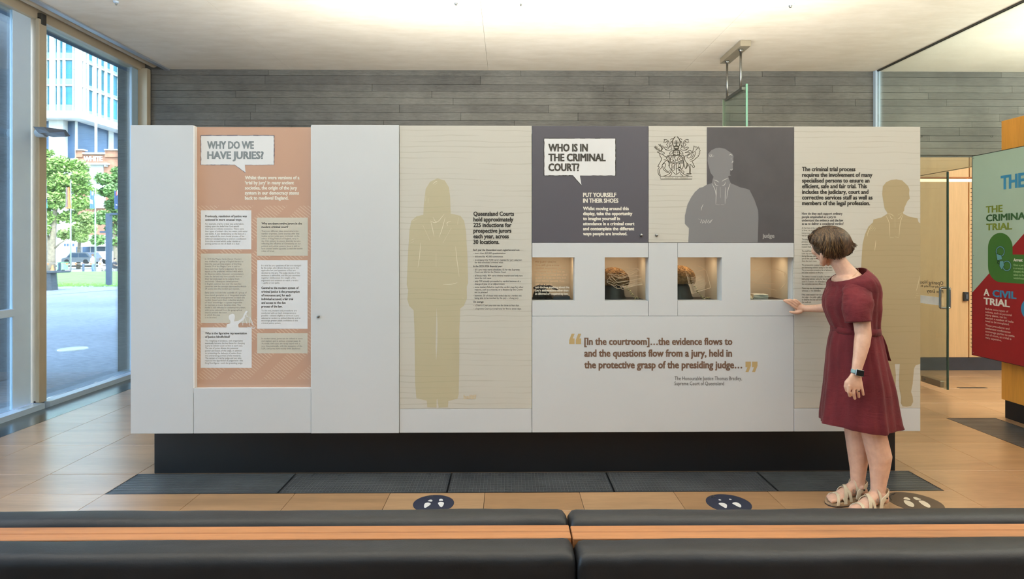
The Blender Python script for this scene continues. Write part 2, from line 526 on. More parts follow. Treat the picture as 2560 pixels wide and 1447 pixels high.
# timber wall beyond the glass
wt = struct('wall_right', MB().box(4.52, 9.0, YB + 0.03, YB + 0.06, 0, 2.62), M_MAPLE)
XJ = on_y(2422, 700, YB).x
zt = on_y(2422, 443, YB).z; zs_ = on_y(2350, 893, YB).z
for (a, b) in ((4.53, XJ - 0.008), (XJ + 0.008, XJ + 1.2), (XJ + 1.215, 8.9)):
    bx('upper_panel', (a, b, YB - 0.01, YB + 0.03, zt, 2.615), M_MAPLE, wt, 0.001)
    bx('wall_panel', (a, b, YB + 0.0, YB + 0.03, zs_, zt - 0.06), M_MAPLE, wt, 0.001)
bx('joint_strip', (XJ - 0.008, XJ + 0.008, YB + 0.018, YB + 0.03, zs_, 2.6), flat('orange_edge_strip', (206, 140, 70), 0.5), wt)
bx('light_shelf', (4.53, 8.9, YB - 0.02, YB + 0.03, zt - 0.012, zt - 0.004), flat('shelf_edge', (176, 110, 60), 0.5), wt)
bx('light_tube', (4.6, 8.8, YB + 0.005, YB + 0.02, zt - 0.055, zt - 0.02), emit('warm_led_strip', (255, 232, 180), 2.2), wt)
struct('baseboard_right', MB().box(4.53, 8.9, YB - 0.015, YB + 0.03, 0, zs_ - 0.004), flat('charcoal_skirting', (52, 58, 70), 0.35, 0, 0.1, 5))
# card reader on the timber wall
c0 = on_y(2408, 730, YB - 0.01); c1 = on_y(2420, 752, YB - 0.01)
cr = bx('card_reader', (c0.x, c1.x, YB - 0.03, YB, c1.z, c0.z), flat('charcoal_plastic', (44, 48, 52), 0.4), None, 0.004)
tag(cr, 'small dark card reader box on the pale timber wall behind the glass door', 'card reader')
cx, cz = (c0.x + c1.x) / 2, (c0.z + c1.z) / 2
bx('reader_face', (cx - 0.012, cx + 0.012, YB - 0.034, YB - 0.03, cz - 0.028, cz + 0.028), flat('blue_grey_plastic', (84, 96, 108), 0.3), cr, 0.001)
# far right and near enclosing walls (out of frame)
struct('left_light_blocker', MB().box(-4.50, -4.33, -3.6, -1.0, 0, 3.66), M_CONC[0])  # unseen solid stretch added to cut frontal window light on the panels
struct('wall_far_right', MB().box(9.0, 9.2, -3.8, 7.6, 0, 3.96), M_WHITE)
struct('wall_near', MB().box(-4.5, 9.0, -3.8, -3.6, 0, 3.96), M_WHITE)

# ------------------------------------------------------------------ left glazing
def post(name, x0, x1, y0, y1, z0, z1, mat, parent): return bx(name, (x0, x1, y0, y1, z0, z1), mat, parent, 0.003)
w1 = struct('window_1', MB().box(-4.43, -4.33, -1.0, 5.60, -0.02, 0.05), M_ALU)
post('mullion', -4.47, -4.375, 5.60, 5.68, 0.05, 3.66, M_ALU_WARM, w1)
post('mullion_edge', -4.40, -4.365, 5.575, 5.60, 0.06, 3.64, M_ALU_WARM, w1)
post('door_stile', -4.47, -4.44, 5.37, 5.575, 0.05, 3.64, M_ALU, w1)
post('push_rail', -4.46, -4.42, -1.0, 5.37, 0.885, 0.955, M_ALU, w1)
for yy in (3.6, 1.9, 0.2): post('mullion', -4.47, -4.375, yy, yy + 0.07, 0.05, 3.66, M_ALU_WARM, w1)
bx('pane', (-4.452, -4.440, -1.0, 5.37, 0.05, 3.65), M_GLASS, w1)
post('floor_bracket', -4.44, -4.38, 5.60, 5.66, 0.0, 0.07, M_METAL, w1)
post('head_bracket', -4.42, -4.36, 5.60, 5.66, 3.60, 3.70, flat('dark_bracket', (90, 90, 86), 0.4, 0.6), w1)
w2 = struct('window_2', MB().box(-4.43, -4.33, 5.66, 7.25, -0.02, 0.05), M_ALU)
bx('pane', (-4.452, -4.440, 5.68, 7.2, 0.05, 3.65), M_GLASS, w2)
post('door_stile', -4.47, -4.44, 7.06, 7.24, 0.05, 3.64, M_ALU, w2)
post('mullion', -4.44, -4.33, 7.17, 7.245, 0.05, 3.66, M_ALU_WARM, w2)
struct('trim_3', MB().box(-4.52, -4.40, -3.6, 7.25, 3.64, 3.96), M_ALU_WARM)
rb = MB().tube([(-4.28, -3.5, 3.735), (-4.28, 7.22, 3.735)], 0.055, 20).build('roller_blind', flat('beige_blind_fabric', (196, 186, 166), 0.7), None, True, sharp=40)
tag(rb, 'beige rolled-up blind tube running along the head of the left windows', 'blind')
struct('wall_left_head', MB().box(-4.62, -4.52, -3.8, 7.6, 3.64, 3.96), M_CONC_OUT)

# wall washer lamp on the mullion
wl_ = thing('wall_lamp', 'silver round wall lamp with a grey wing reflector on the window mullion', 'wall lamp', (-4.36, 5.63, 2.57))
MB().lathe([(0.0, 0), (0.036, 0.0), (0.040, 0.006), (0.040, 0.075), (0.036, 0.081), (0.0, 0.081)], (-4.365, 5.55, 2.565), 24, 'x').build('lamp_body', M_ALU, wl_, True, sharp=35)
MB().lathe([(0.012, 0), (0.012, 0.05)], (-4.285, 5.55, 2.565), 12, 'x').build('arm', M_METAL, wl_, True, sharp=35)
mb = MB()
mb.add([(-4.30, 5.42, 2.60), (-4.16, 5.36, 2.585), (-4.02, 5.44, 2.575), (-4.14, 5.66, 2.56), (-4.30, 5.66, 2.56),
        (-4.27, 5.45, 2.545), (-4.15, 5.42, 2.545), (-4.05, 5.46, 2.560), (-4.15, 5.62, 2.545), (-4.27, 5.62, 2.54)],
       [(0, 1, 2, 3, 4), (9, 8, 7, 6, 5), (0, 5, 6, 1), (1, 6, 7, 2), (2, 7, 8, 3), (3, 8, 9, 4), (4, 9, 5, 0)])
mb.build('reflector_wing', flat('grey_reflector', (138, 146, 156), 0.4, 0.4), wl_)

# ------------------------------------------------------------------ glass partition and door
XG = 4.52
dp = struct('door_1', MB().box(XG - 0.006, XG + 0.006, 6.06, 6.93, 0.045, 2.285), M_GLASS_IN)
M_EDGE = flat('dark_green_glass_edge', (40, 66, 56), 0.2)
bx('leaf_edge', (XG - 0.007, XG + 0.007, 6.045, 6.06, 0.045, 2.285), M_EDGE, dp)
bx('patch_fitting', (XG - 0.02, XG + 0.02, 6.13, 6.42, 0.05, 0.115), flat('satin_steel', (160, 150, 132), 0.3, 0.9), dp, 0.003)
MB().lathe([(0.012, -0.03), (0.012, -0.02)], (XG, 6.36, 0.083), 12, 'x').build('floor_lock', M_METAL, dp)
HX = 0.05
for sgn in (-1, 1):
    xx = XG + sgn * HX
    pts = [(XG, 6.09, 1.09), (xx * 0.5 + XG * 0.5, 6.09, 1.09), (xx, 6.09, 1.085), (xx, 6.09, 1.07), (xx, 6.09, 0.90), (xx, 6.09, 0.885), (xx * 0.5 + XG * 0.5, 6.09, 0.88), (XG, 6.09, 0.88)]
    MB().tube(spline(pts, 3), 0.011, 10).build('pull_handle', M_METAL, dp, True)
P_DOOR = Plane('x', XG - 0.0085)
mb = MB()
def mirrored(mb, pl, txt, xr, y, cap, w, bold=0.01):
    vs, fs = word_mesh(txt, bold); mn = min(v.x for v in vs); sx = w / (max(v.x for v in vs) - mn); sy = cap / 0.7
    sl = 0.0
    mb.add([pl(xr - (v.x - mn) * sx, y - v.y * sy - (xr - (xr - (v.x - mn) * sx)) * 0.06, v.z) for v in vs], fs)
mirrored(mb, P_DOOR, 'Opening Hours', 2358, 712, 9, 66)
mirrored(mb, P_DOOR, 'Monday to Friday 8:30am', 2359, 720, 5, 72)
mirrored(mb, P_DOOR, 'Free Entry', 2358, 733, 8, 41)
mb.build('door_lettering', flat('charcoal_vinyl', (62, 58, 54), 0.6), dp)
a = P_DOOR(2361, 766); 
bx('frosted_band', (XG - 0.0085, XG - 0.0075, 6.13, 6.93, 0.90, 0.985), flat('frosted_white_vinyl', (232, 232, 226), 0.6), dp)
wg = struct('window_3', MB().box(XG - 0.006, XG + 0.006, 2.0, 7.2, 2.30, 3.655), M_GLASS_IN)
bx('pane', (XG - 0.006, XG + 0.006, 6.95, 7.2, 0.02, 2.285), M_GLASS_IN, wg)
bx('head_channel', (XG - 0.012, XG + 0.012, 2.0, 7.2, 3.655, 3.675), flat('dark_channel', (60, 60, 54), 0.5), wg)
bx('transom_joint', (XG - 0.0065, XG + 0.0065, 2.0, 7.2, 2.288, 2.297), flat('glass_joint', (150, 140, 110), 0.4), wg)
bx('end_post', (XG - 0.03, XG + 0.03, 7.2, 7.25, 0.0, 3.67), M_ALU, wg, 0.002)
# ================================================================== display wall
YD = 3.80
def X_(px, Y=YD): return on_y(px, 700, Y).x
def Z_(py, px=1290, Y=YD): return on_y(px, py, Y).z
ZT = (Z_(310, 326) + Z_(318, 2300)) / 2
ZBT = (Z_(1083.5, 326) + Z_(1078, 2300)) / 2
XA, XF = X_(326), X_(2301.5)

def m_wavy(name, base, line, dark=0.5):
    """printed board: broken horizontal grain lines"""
    m, nt, bs = nmat(name)
    v = coords(nt, (0.32, 1, 1))
    w = nt.nodes.new('ShaderNodeTexWave'); w.wave_type = 'BANDS'; w.bands_direction = 'Z'
    w.inputs['Scale'].default_value = 9.0; w.inputs['Distortion'].default_value = 3.2
    w.inputs['Detail'].default_value = 2.0; w.inputs['Detail Scale'].default_value = 1.1
    nt.links.new(v, w.inputs[0])
    ln = ramp(nt, w.outputs['Fac'], [(0.88, (0, 0, 0)), (0.99, (1, 1, 1))])
    br = noise_tex(nt, coords(nt, (0.9, 1, 7)), 2.2, 2)
    br2 = ramp(nt, br, [(0.38, (0, 0, 0)), (0.62, (1, 1, 1))])
    f = mth(nt, 'MULTIPLY', ln, br2); f = mth(nt, 'MULTIPLY', f, dark)
    nt.links.new(mix_rgb(nt, f, lin(base), lin(line)), bs.inputs['Base Color'])
    bs.inputs['Roughness'].default_value = 0.45
    return m
M_BEIGE = m_wavy('beige_grain_print', (188, 188, 181), (154, 151, 138), 0.42)
M_FIG = m_wavy('tan_figure_print', (176, 170, 144), (150, 150, 120), 0.3)
M_FIG2 = m_wavy('dark_tan_figure_print', (162, 148, 116), (138, 130, 94), 0.3)
M_GREY = flat('charcoal_print', (80, 79, 88), 0.42, 0, 0.01, 1)
M_GREYL = flat('grey_figure_print', (118, 119, 123), 0.45, 0, 0.01, 1)
M_INK = flat('near_black_ink', (38, 36, 32), 0.6, 0, 0.01)
M_INKG = flat('grey_ink', (128, 128, 124), 0.6, 0, 0.01)
M_INKM = flat('dark_grey_ink', (84, 84, 84), 0.6, 0, 0.01)
M_TEAL = flat('slate_ink', (118, 128, 134), 0.6, 0, 0.01)
M_OFFW = flat('off_white_ink', (226, 224, 214), 0.55, 0, 0.01)
M_PAPER = flat('cool_white_print', (218, 222, 226), 0.45, 0, 0.01)
M_STONE = flat('stone_beige_print', (194, 192, 180), 0.45, 0, 0.01)
M_BROWNINK = flat('brown_ink', (106, 82, 66), 0.6, 0, 0.02)
M_GOLDINK = flat('tan_gold_ink', (176, 154, 108), 0.6, 0, 0.02)
M_HAIR_L = flat('pale_line_ink', (216, 214, 198), 0.55, 0, 0.01)

# terracotta board with printed diagonal hatching
m, nt, bs = nmat('terracotta_hatched_print')
g = nt.nodes.new('ShaderNodeNewGeometry'); sp = nt.nodes.new('ShaderNodeSeparateXYZ'); nt.links.new(g.outputs['Position'], sp.inputs[0])
x_, z_ = sp.outputs[0], sp.outputs[2]
d1 = mth(nt, 'ADD', mth(nt, 'MULTIPLY', x_, 0.80), z_)
st = mth(nt, 'LESS_THAN', mth(nt, 'FRACT', mth(nt, 'MULTIPLY', d1, 46.0)), 0.30)
d2 = mth(nt, 'SUBTRACT', mth(nt, 'MULTIPLY', x_, 1.0), z_)
gp = mth(nt, 'LESS_THAN', mth(nt, 'FRACT', mth(nt, 'ADD', mth(nt, 'MULTIPLY', d2, 4.6), 0.3)), 0.62)
za = Z_(948, 630, YD + .034); zb = Z_(514, 630, YD + .034)
zz = mth(nt, 'MULTIPLY', mth(nt, 'GREATER_THAN', z_, za), mth(nt, 'LESS_THAN', z_, zb))
f = mth(nt, 'MULTIPLY', mth(nt, 'MULTIPLY', st, gp), zz); f = mth(nt, 'MULTIPLY', f, 0.55)
nt.links.new(mix_rgb(nt, f, lin((182, 148, 128)), lin((206, 184, 164))), bs.inputs['Base Color'])
bs.inputs['Roughness'].default_value = 0.45
M_TERRA = m

dw = thing('exhibition_display', 'long white exhibition wall of printed panels with small lit cases, on a black plinth', 'display wall',
           ((XA + XF) / 2, 4.05, 0.0))
PX0, PX1 = on_y(385.5, 1130, 3.975).x, on_y(2238, 1130, 3.975).x
bx('plinth', (PX0, PX1, 3.975, 4.42, 0.0, ZBT + 0.005), M_BLACK, dw, 0.002)
# carcass: ends, top, bottom, back
C0, C1 = YD + 0.022, 4.30
mb = MB(); mb.box(XA + .002, XA + .022, C0, C1, ZBT + .001, ZT - .004).box(XF - .022, XF - .002, C0, C1, ZBT + .001, ZT - .004)
mb.box(XA + .022, XF - .022, C0 + .09, C1, ZT - .03, ZT - .004).box(XA + .022, XF - .022, C0 + .02, C1, ZBT + .001, ZBT + .02)
mb.box(XA + .022, XF - .022, C1 - .02, C1, ZBT + .02, ZT - .03)
mb.build('carcass', M_WHITE, dw)

G = 0.0014
def panel(name, x0, x1, z0, z1, mat, y=YD, th=0.022, bev=0.0012, **k):
    return bx(name, (x0 + G, x1 - G, y, y + th, z0 + G * (0 if abs(z0 - ZBT) < .01 else 1), z1 - G), mat, dw, bev, **k)
x483, x490, x778, x998, x1330, x1621, x1767, x1985 = [X_(v) for v in (483.5, 489.5, 778, 998.5, 1329.8, 1621, 1767, 1985)]
zB = Z_(970, 630)
panel('white_panel', XA, x483, ZBT, ZT, M_WHITE)
# niche with the terracotta board
YN = YD + 0.034
tb = bx('graphic_panel', (x483, x778, YN, YN + 0.012, zB - .01, ZT - .006), M_TERRA, dw, 0.0, label='recessed terracotta board about juries with pale text boxes')
panel('white_panel', x483, x778, ZBT, zB, M_WHITE)
for q0, q1 in ((x483 - .012, x483 + .0065), (x778 - .003, x778 + .010)): bx('niche_return', (q0 + .0005, q1, YD + .001, YN + .012, zB, ZT - .006), M_WHITE_EDGE, dw)
bx('niche_return', (x483, x778, YD + .001, YN + .012, zB - .03, zB - .0015), M_WHITE_EDGE, dw)
panel('white_panel', x778, x998, ZBT, ZT + .003, M_WHITE, YD - 0.006, 0.028)
zD = Z_(1021.5, 1160)
gd = panel('graphic_panel', x998, x1330, zD - G, ZT, M_BEIGE, label='beige grained panel with a tan bailiff silhouette')
panel('white_panel', x998, x1330, ZBT, zD, M_WHITE)
z606 = Z_(606.5, 1600); z643 = Z_(643, 1600); z752 = Z_(752, 1600); z790 = Z_(789.7, 1600)
ge = panel('graphic_panel', x1330, x1621, z606, ZT, M_GREY, label='charcoal panel asking who is in the criminal court')
gj = panel('graphic_panel', x1621, x1985, z606, ZT, M_BEIGE, label='beige and charcoal panel with a coat of arms and a grey judge figure')
panel('white_panel', x1330, x1985, ZBT, z790, M_WHITE)
zF = Z_(1020, 2140)
gf = panel('graphic_panel', x1985, XF, zF - G, ZT, M_BEIGE, label='beige grained panel with dark text and a tan robed figure')
panel('white_panel', x1985, XF, ZBT, zF, M_WHITE)
# lift-out fascias around the cases
def fascia(pts, name='case_fascia'):
    MB().prism([(X_(a) , Z_(b, 1600)) for a, b in pts], YD, YD + 0.088).build(name, M_WHITE, dw)
fascia([(1330.6, 607), (1620.4, 607), (1620.4, 643), (1512, 643), (1512, 752), (1620.4, 752), (1620.4, 789.2), (1330.6, 789.2), (1330.6, 752), (1436.5, 752), (1436.5, 643), (1330.6, 643)])
fascia([(1621.6, 607), (1693.7, 607), (1693.7, 789.2), (1621.6, 789.2)])
fascia([(1694.6, 607), (1984.4, 607), (1984.4, 643), (1984.0, 643), (1984.0, 752), (1984.4, 752), (1984.4, 789.2), (1694.6, 789.2), (1694.6, 752), (1694.7, 752), (1694.7, 643), (1694.6, 643)]) if False else None
for a, b, c, d in ((1694.6, 1984.4, 607, 643), (1694.6, 1984.4, 752, 789.2), (1804.5, 1876, 643, 752)):
    pass
fascia([(1694.6, 607), (1984.4, 607), (1984.4, 643), (1876, 643), (1876, 752), (1984.4, 752), (1984.4, 789.2), (1694.6, 789.2), (1694.6, 752), (1804.5, 752), (1804.5, 643), (1694.6, 643)])
bx('case_jamb', (x1985 + .0005, x1985 + .02, YD + .0225, YD + .088, z752 - .01, z643 + .01), M_WHITE, dw)
bx('case_jamb', (x1330 - .02, x1330 + .0003, YD + .0225, YD + .088, z752 - .01, z643 + .01), M_WHITE, dw)
M_CASE = flat('warm_white_case_lining', (226, 210, 194), 0.6, 0, 0.01)
M_CASEF = flat('dark_brown_case_floor', (56, 42, 32), 0.5)
M_STRIP = emit('warm_case_light', (255, 206, 156), 3.0)
CASES = []
for (a, b) in ((1330.3, 1436.8), (1512, 1620.6), (1694.6, 1804.6), (1876, 1984.3)):
    xa, xb = X_(a) - .012, X_(b) + .004
    if a < 1331: xa = X_(a)
    y0, y1 = YD + 0.089, 4.14
    zb_, zt_ = z752 - .004, z643 + 0.012
    mb = MB()
    mb.box(xa - .008, xa, y0, y1, zb_, zt_).box(xb, xb + .008, y0, y1, zb_, zt_).box(xa - .008, xb + .008, y1, y1 + .01, zb_ - .008, zt_ + .008)
    mb.box(xa - .008, xb + .008, y0, y1, zt_, zt_ + .008)
    cs = mb.build('display_case', M_CASE, dw)
    bx('case_floor', (xa, xb, y0, y1, zb_ - .008, zb_), M_CASEF, cs)
    bx('light_strip', (xa + .02, xb - .02, y0 + .012, y0 + .022, zt_ - .008, zt_ - .001), M_STRIP, cs)
    bx('pane', (xa + .001, xb - .001, y0 + .0005, y0 + .004, zb_ + .001, zt_ - .001), M_GLASS_IN, cs)
    area('case_lamp', ((xa + xb) / 2, y0 + .06, zt_ - .014), ((xa + xb) / 2, y0 + .12, zb_), 0.2, 0.02, 0.50, (1.0, 0.74, 0.50))
    CASES.append((xa, xb, y0, y1, zb_, zt_))
P_CASE = Plane('y', YD + 0.0892)
# round lock knobs
def knob(px, py, key=False):
    c = on_y(px, py, YD)
    MB().lathe([(0.0, 0), (0.0085, 0.0), (0.0095, -0.004), (0.0085, -0.012), (0.004, -0.014), (0.0, -0.014)], (c.x, YD, c.z), 18, 'y').build('lock_knob', M_METAL, dw, True, sharp=40)
knob(1603, 588); knob(1641, 588)
c = on_y(796, 791, YD - 0.006)
MB().lathe([(0.0, 0), (0.0085, 0.0), (0.0095, -0.004), (0.0085, -0.012), (0.004, -0.014), (0.0, -0.014)], (c.x, YD - .006, c.z), 18, 'y').build('lock_knob', M_METAL, dw, True, sharp=40)

# ------------------------------------------------------------------ prints: terracotta board
PN = Plane('y', YN); PD_ = Plane('y', YD)
bubble_pts = [(502.4, 338.7), (560, 338.2), (620, 339), (685.3, 338.6), (684.6, 370), (685.4, 412), (612.3, 412.6), (613.9, 432), (587.3, 412.3), (545, 412.8), (502.6, 411.6), (503, 376)]
mb = MB(); rs = random.Random(3)
def rough_line(mb, pl, a, b, w, lift):
    n = 14; pts = []
    for i in range(n + 1):
        t = i / n; pts.append((a[0] + (b[0] - a[0]) * t + rs.uniform(-.35, .35), a[1] + (b[1] - a[1]) * t + rs.uniform(-.35, .35)))
    for i in range(n):
        stroke(mb, pl, [pts[i], pts[i + 1]], w * rs.uniform(0.45, 1.15), lift, False)
def bubble(pl, x0, y0, x1, y1, tail, parent, ink):
    (ax, ay), (bx_, by), (cx_, cy) = tail
    mb = MB()
    mb = shape(mb, pl, [(x0, y0), (x1, y0), (x1, y1), (cx_, cy), (bx_, by), (ax, ay), (x0, y1)], 0.0007)
    o = mb.build('speech_bubble', M_PAPER, parent)
    mb = MB()
    for a, b, w in (((x0, y0), (x1, y0), 2.0), ((x1, y0), (x1, y1), 2.1), ((x0, y0), (x0, y1), 1.7), ((x0, y1), (ax, ay), 1.7), ((cx_, cy), (x1, y1), 0.9), ((ax, ay), (bx_, by), 1.5)):
        rough_line(mb, pl, a, b, w, 0.0010)
    mb.build('bubble_outline', ink, parent)
bubble(PN, 502.4, 338.6, 685.3, 412.2, ((587.3, 412.3), (613.9, 432), (612.3, 412.6)), tb, flat('violet_grey_ink', (96, 94, 110), 0.6))
lettering(lettering(MB(), PN, ['WHY DO WE'], 518.1, 371.6, 0, 18.2, (0, 635.1), 0.045, 0.0014), PN, ['HAVE JURIES?'], 518.1, 396.7, 0, 18.2, (0, 659.5), 0.045, 0.0014).build('heading_lettering', M_TEAL, tb)
lettering(MB(), PN, ['Whilst there were versions of a', '‘trial by jury’ in many ancient', 'societies, the origin of the jury', 'system in our democracy stems', 'back to medieval England.'], 612.3, 448, 12.72, 8.4, (0, 749), 0.045, 0.0010).build('intro_lettering', M_OFFW, tb)
def box_(x0, y0, x1, y1, mat): rect(MB(), PN, x0, y0, x1, y1, 0.0007).build('text_box', mat, tb)
box_(502.5, 525.5, 628.4, 623, M_PAPER); box_(642.4, 543.8, 769.6, 639.4, M_STONE)
box_(501.9, 633.7, 628.6, 807, M_STONE); box_(643, 650.4, 769, 821.5, M_PAPER)
box_(502, 818.3, 629.3, 919.3, M_PAPER); box_(643, 832.7, 769, 883, M_STONE)
lettering(MB(), PN, ['Previously, resolution of justice was', 'actioned in more unusual ways.'], 513.5, 542.7, 8.7, 5.2, (0, 617.3), 0.03, .0013).build('subheading_lettering', M_INKM, tb)
lettering(MB(), PN, ['Why are there twelve jurors in the', 'modern criminal court?'], 654, 560.9, 8.7, 5.2, (0, 754.9), 0.03, .0013).build('subheading_lettering', M_INKM, tb)
lettering(MB(), PN, ['Central to the modern system of', 'criminal justice is the presumption', 'of innocence and, for each', 'individual accused, a fair trial', 'and access to the due', 'process of the law.'], 653.7, 722, 9.26, 5.6, (0, 746.7), 0.035, .0013).build('subheading_lettering', M_INKM, tb)
lettering(MB(), PN, ['Why is the figurative representation', 'of Justice blindfolded?'], 513, 835.2, 8.6, 5.2, (0, 617.3), 0.03, .0013).build('subheading_lettering', M_INKM, tb)
mb = MB()
T1 = ['For example, trial by ordeal was undertaken,', 'relying upon the belief that God would', 'intervene to indicate innocence. There were', 'four types of ordeal—fire, hot water, cold water', 'and battle. A jury deliberating on the facts of a', 'case replaced the more brutal process of law', 'enforcers endeavouring to extract a confession', 'from the accused whilst under duress or', 'putting parties at risk of death in a duel.']
T2 = ['There are different ideas about where this', 'number originates. Some sources offer that', 'twelve person juries were instituted on the', 'advice of King Henry II of England, early in', 'the 13th century to ensure diversity but also', 'reflecting the influence of Christianity on our', 'political and judicial systems. Jesus is said to', 'have chosen twelve apostles to lead the twelve', 'tribes of Israel.']
T3 = ['In 1215 the Magna Carta (Great Charter)', 'was drafted by a group of English barons to', 'limit the over-arching powers of the King.', 'Article 29 of the Magna Carta is said to', 'have enshrined ‘lawful judgement’ by one’s', 'equals as the preferred method with which', 'to dispense justice, however commentators', 'note the barons may have actually desired', 'their baronial peers to be judging them', 'exclusively. Subsequent developments', 'in English common law over the next few', 'centuries saw the concept expressed in Article', '29 evolve into the modern jury system.']
T3b = ['Early juries included the assembly of a group of', 'issue-based specialists or of designated people', 'from a small local area gathered to reach the', 'verdict, based upon their collective wisdom', 'of ‘local’ knowledge—a system impossible', 'to maintain as towns became cities. This', 'model is still reflected in contemporary times,', 'with juries selected from the geographical', 'district around the court', 'in which the case', 'is to be tried.']
T4 = ['In a trial by jury questions of law are managed', 'by the judge, who directs the jury as to the', 'applicable law, and questions of fact are', 'decided by the jury. The judge decides if the', 'evidence is admissible, and the jury examines', 'together (deliberates) the weight of the', 'arguments and evidence to reach a verdict', '—guilty or not guilty.']
T4b = ['To this end, modern trial procedures are', 'conducted with as much transparency as', 'possible—citizens eligible to serve on a jury', 'selected at random to embed diversity and to', 'encourage greater public confidence in the', 'criminal justice system.']
T5 = ['The weighing of evidence, with impartiality', 'eventually became the key focus for charging', 'a jury to deliver a just verdict in each case.', 'The use of juries dilutes the potential', 'power and biases of the judge, in addition', 'to protecting the delivery of justice from', 'the overarching powers of the monarch.', 'The system of trial by judge and jury also', 'replaced the figurehead of judgement—the', 'King/God figure—with the presiding judge.']
T6 = ['In modern times, juries can be utilised in some', 'civil matters and in serious criminal cases. In', 'Australia, civil cases are rarely heard with a', 'jury. Internationally, with the exception of the', 'USA, civil juries have mostly been abolished.']
for t, x, y, dy, x1 in ((T1, 513.5, 561.4, 6.2, 610), (T2, 654, 579.6, 6.2, 746.4), (T3, 512.8, 649.1, 6.22, 603.6), (T3b, 512.8, 733.2, 6.2, 617), (T4, 653.7, 665.3, 6.2, 752.7), (T4b, 653.7, 778, 6.22, 741.7), (T5, 513, 853.4, 6.2, 607.4), (T6, 654, 847.9, 6.2, 756.7)):
    lettering(MB(), PN, t, x, y, dy, 4.0, (0, x1), 0.0, .0013).build('body_lettering', M_INKG, tb, kind='stuff')
# little white figure of Justice with scales
def J(p): return [(560 + a * 0.04147, 770 + b * 0.04147) for a, b in p]
mb = MB()
shape(mb, PN, J([(150, 1180), (170, 1010), (220, 960), (380, 915), (390, 780), (340, 700), (300, 640), (290, 520), (330, 420), (420, 370), (520, 335), (620, 370), (660, 470), (660, 600), (640, 700), (620, 800), (700, 790), (850, 770), (980, 700), (1130, 560), (1210, 370), (1290, 200), (1360, 160), (1450, 200), (1360, 320), (1270, 460), (1220, 640), (1120, 760), (960, 880), (880, 980), (870, 1060), (900, 1180)]), .0015)
for p in ([(1340, 330), (1420, 520), (1570, 540)], [(1230, 540), (1150, 800), (1140, 1040)], [(1230, 540), (1330, 760), (1400, 960)], [(1570, 540), (1560, 800), (1540, 1040)], [(1570, 540), (1680, 760), (1780, 1060)], [(1600, 600), (1650, 820), (1720, 1020)], [(1650, 1150), (1760, 1240), (1880, 1170), (1860, 1140)], [(1400, 1170), (1640, 1130), (1880, 1150)], [(1330, 350), (1250, 480), (1260, 540), (1440, 510)]):
    stroke(mb, PN, J(p), 1.1, .0016)
mb.build('justice_figure_print', M_PAPER, tb)

# ------------------------------------------------------------------ bailiff panel
def K(p): return [(1000 + a * 0.4558, 420 + b * 0.4558) for a, b in p]
mb = MB()
shape(mb, PD_, K([(205, 56), (245, 68), (268, 105), (275, 160), (278, 250), (300, 254), (332, 262), (352, 290), (362, 350), (370, 500), (373, 630), (366, 650), (367, 715), (350, 755), (330, 770), (325, 900), (325, 1050), (322, 1240), (315, 1265), (265, 1277), (262, 1312), (212, 1313), (206, 1270), (204, 1262), (201, 1270), (200, 1313), (150, 1312), (147, 1275), (90, 1262), (83, 1180), (80, 900), (75, 780), (50, 755), (40, 720), (45, 670), (37, 640), (45, 450), (52, 340), (62, 290), (90, 265), (128, 256), (131, 200), (141, 115), (165, 75)]), .0006)
mb.build('bailiff_silhouette', M_FIG, gd)
mb = MB(); shape(mb, PD_, K([(201, 765), (206, 860), (205, 960), (199, 1055), (195, 980), (198, 860)]), .0009).build('leg_gap_print', M_BEIGE, gd)
mb = MB()
for p in ([(125, 312), (165, 398)], [(168, 288), (178, 330), (187, 375)], [(248, 270), (232, 330), (214, 380)], [(282, 328), (235, 412)], [(262, 318), (258, 300), (280, 292)], [(198, 465), (198, 540)], [(112, 410), (108, 480), (98, 545)], [(305, 430), (312, 500), (325, 595)], [(235, 638), (280, 637), (315, 628)], [(180, 268), (203, 296), (243, 252)], [(170, 290), (190, 300), (210, 292)], [(142, 150), (140, 180)], [(155, 165), (154, 190)], [(180, 88), (195, 75), (205, 72)], [(190, 92), (205, 80)], [(58, 395), (80, 388)], [(60, 410), (76, 402)], [(320, 270), (316, 310)], [(343, 712), (348, 714)], [(68, 290), (90, 282)]):
    stroke(mb, PD_, K(p), 1.1, .0010, taper=True)
mb.build('pale_contour_lines', M_HAIR_L, gd, kind='stuff')
lettering(MB(), PD_, ['Queensland Courts', 'hold approximately', '225 inductions for', 'prospective jurors', 'each year, across', '30 locations.'], 1183.4, 539.2, 14.05, 10.4, (0, 1285.2), 0.042).build('heading_lettering', M_INK, gd)
mb = MB()
for t, y, x1 in (('Each year the Queensland court registries send out:', 626.8, 1299), ('In the 2023-2024 financial year:', 667.7, 1256), ('On average:', 756.7, 1209.5)):
    lettering(MB(), PD_, [t], 1183, y, 0, 4.8, (0, x1), 0.025).build('subheading_lettering', M_INKM, gd)
mb = MB()
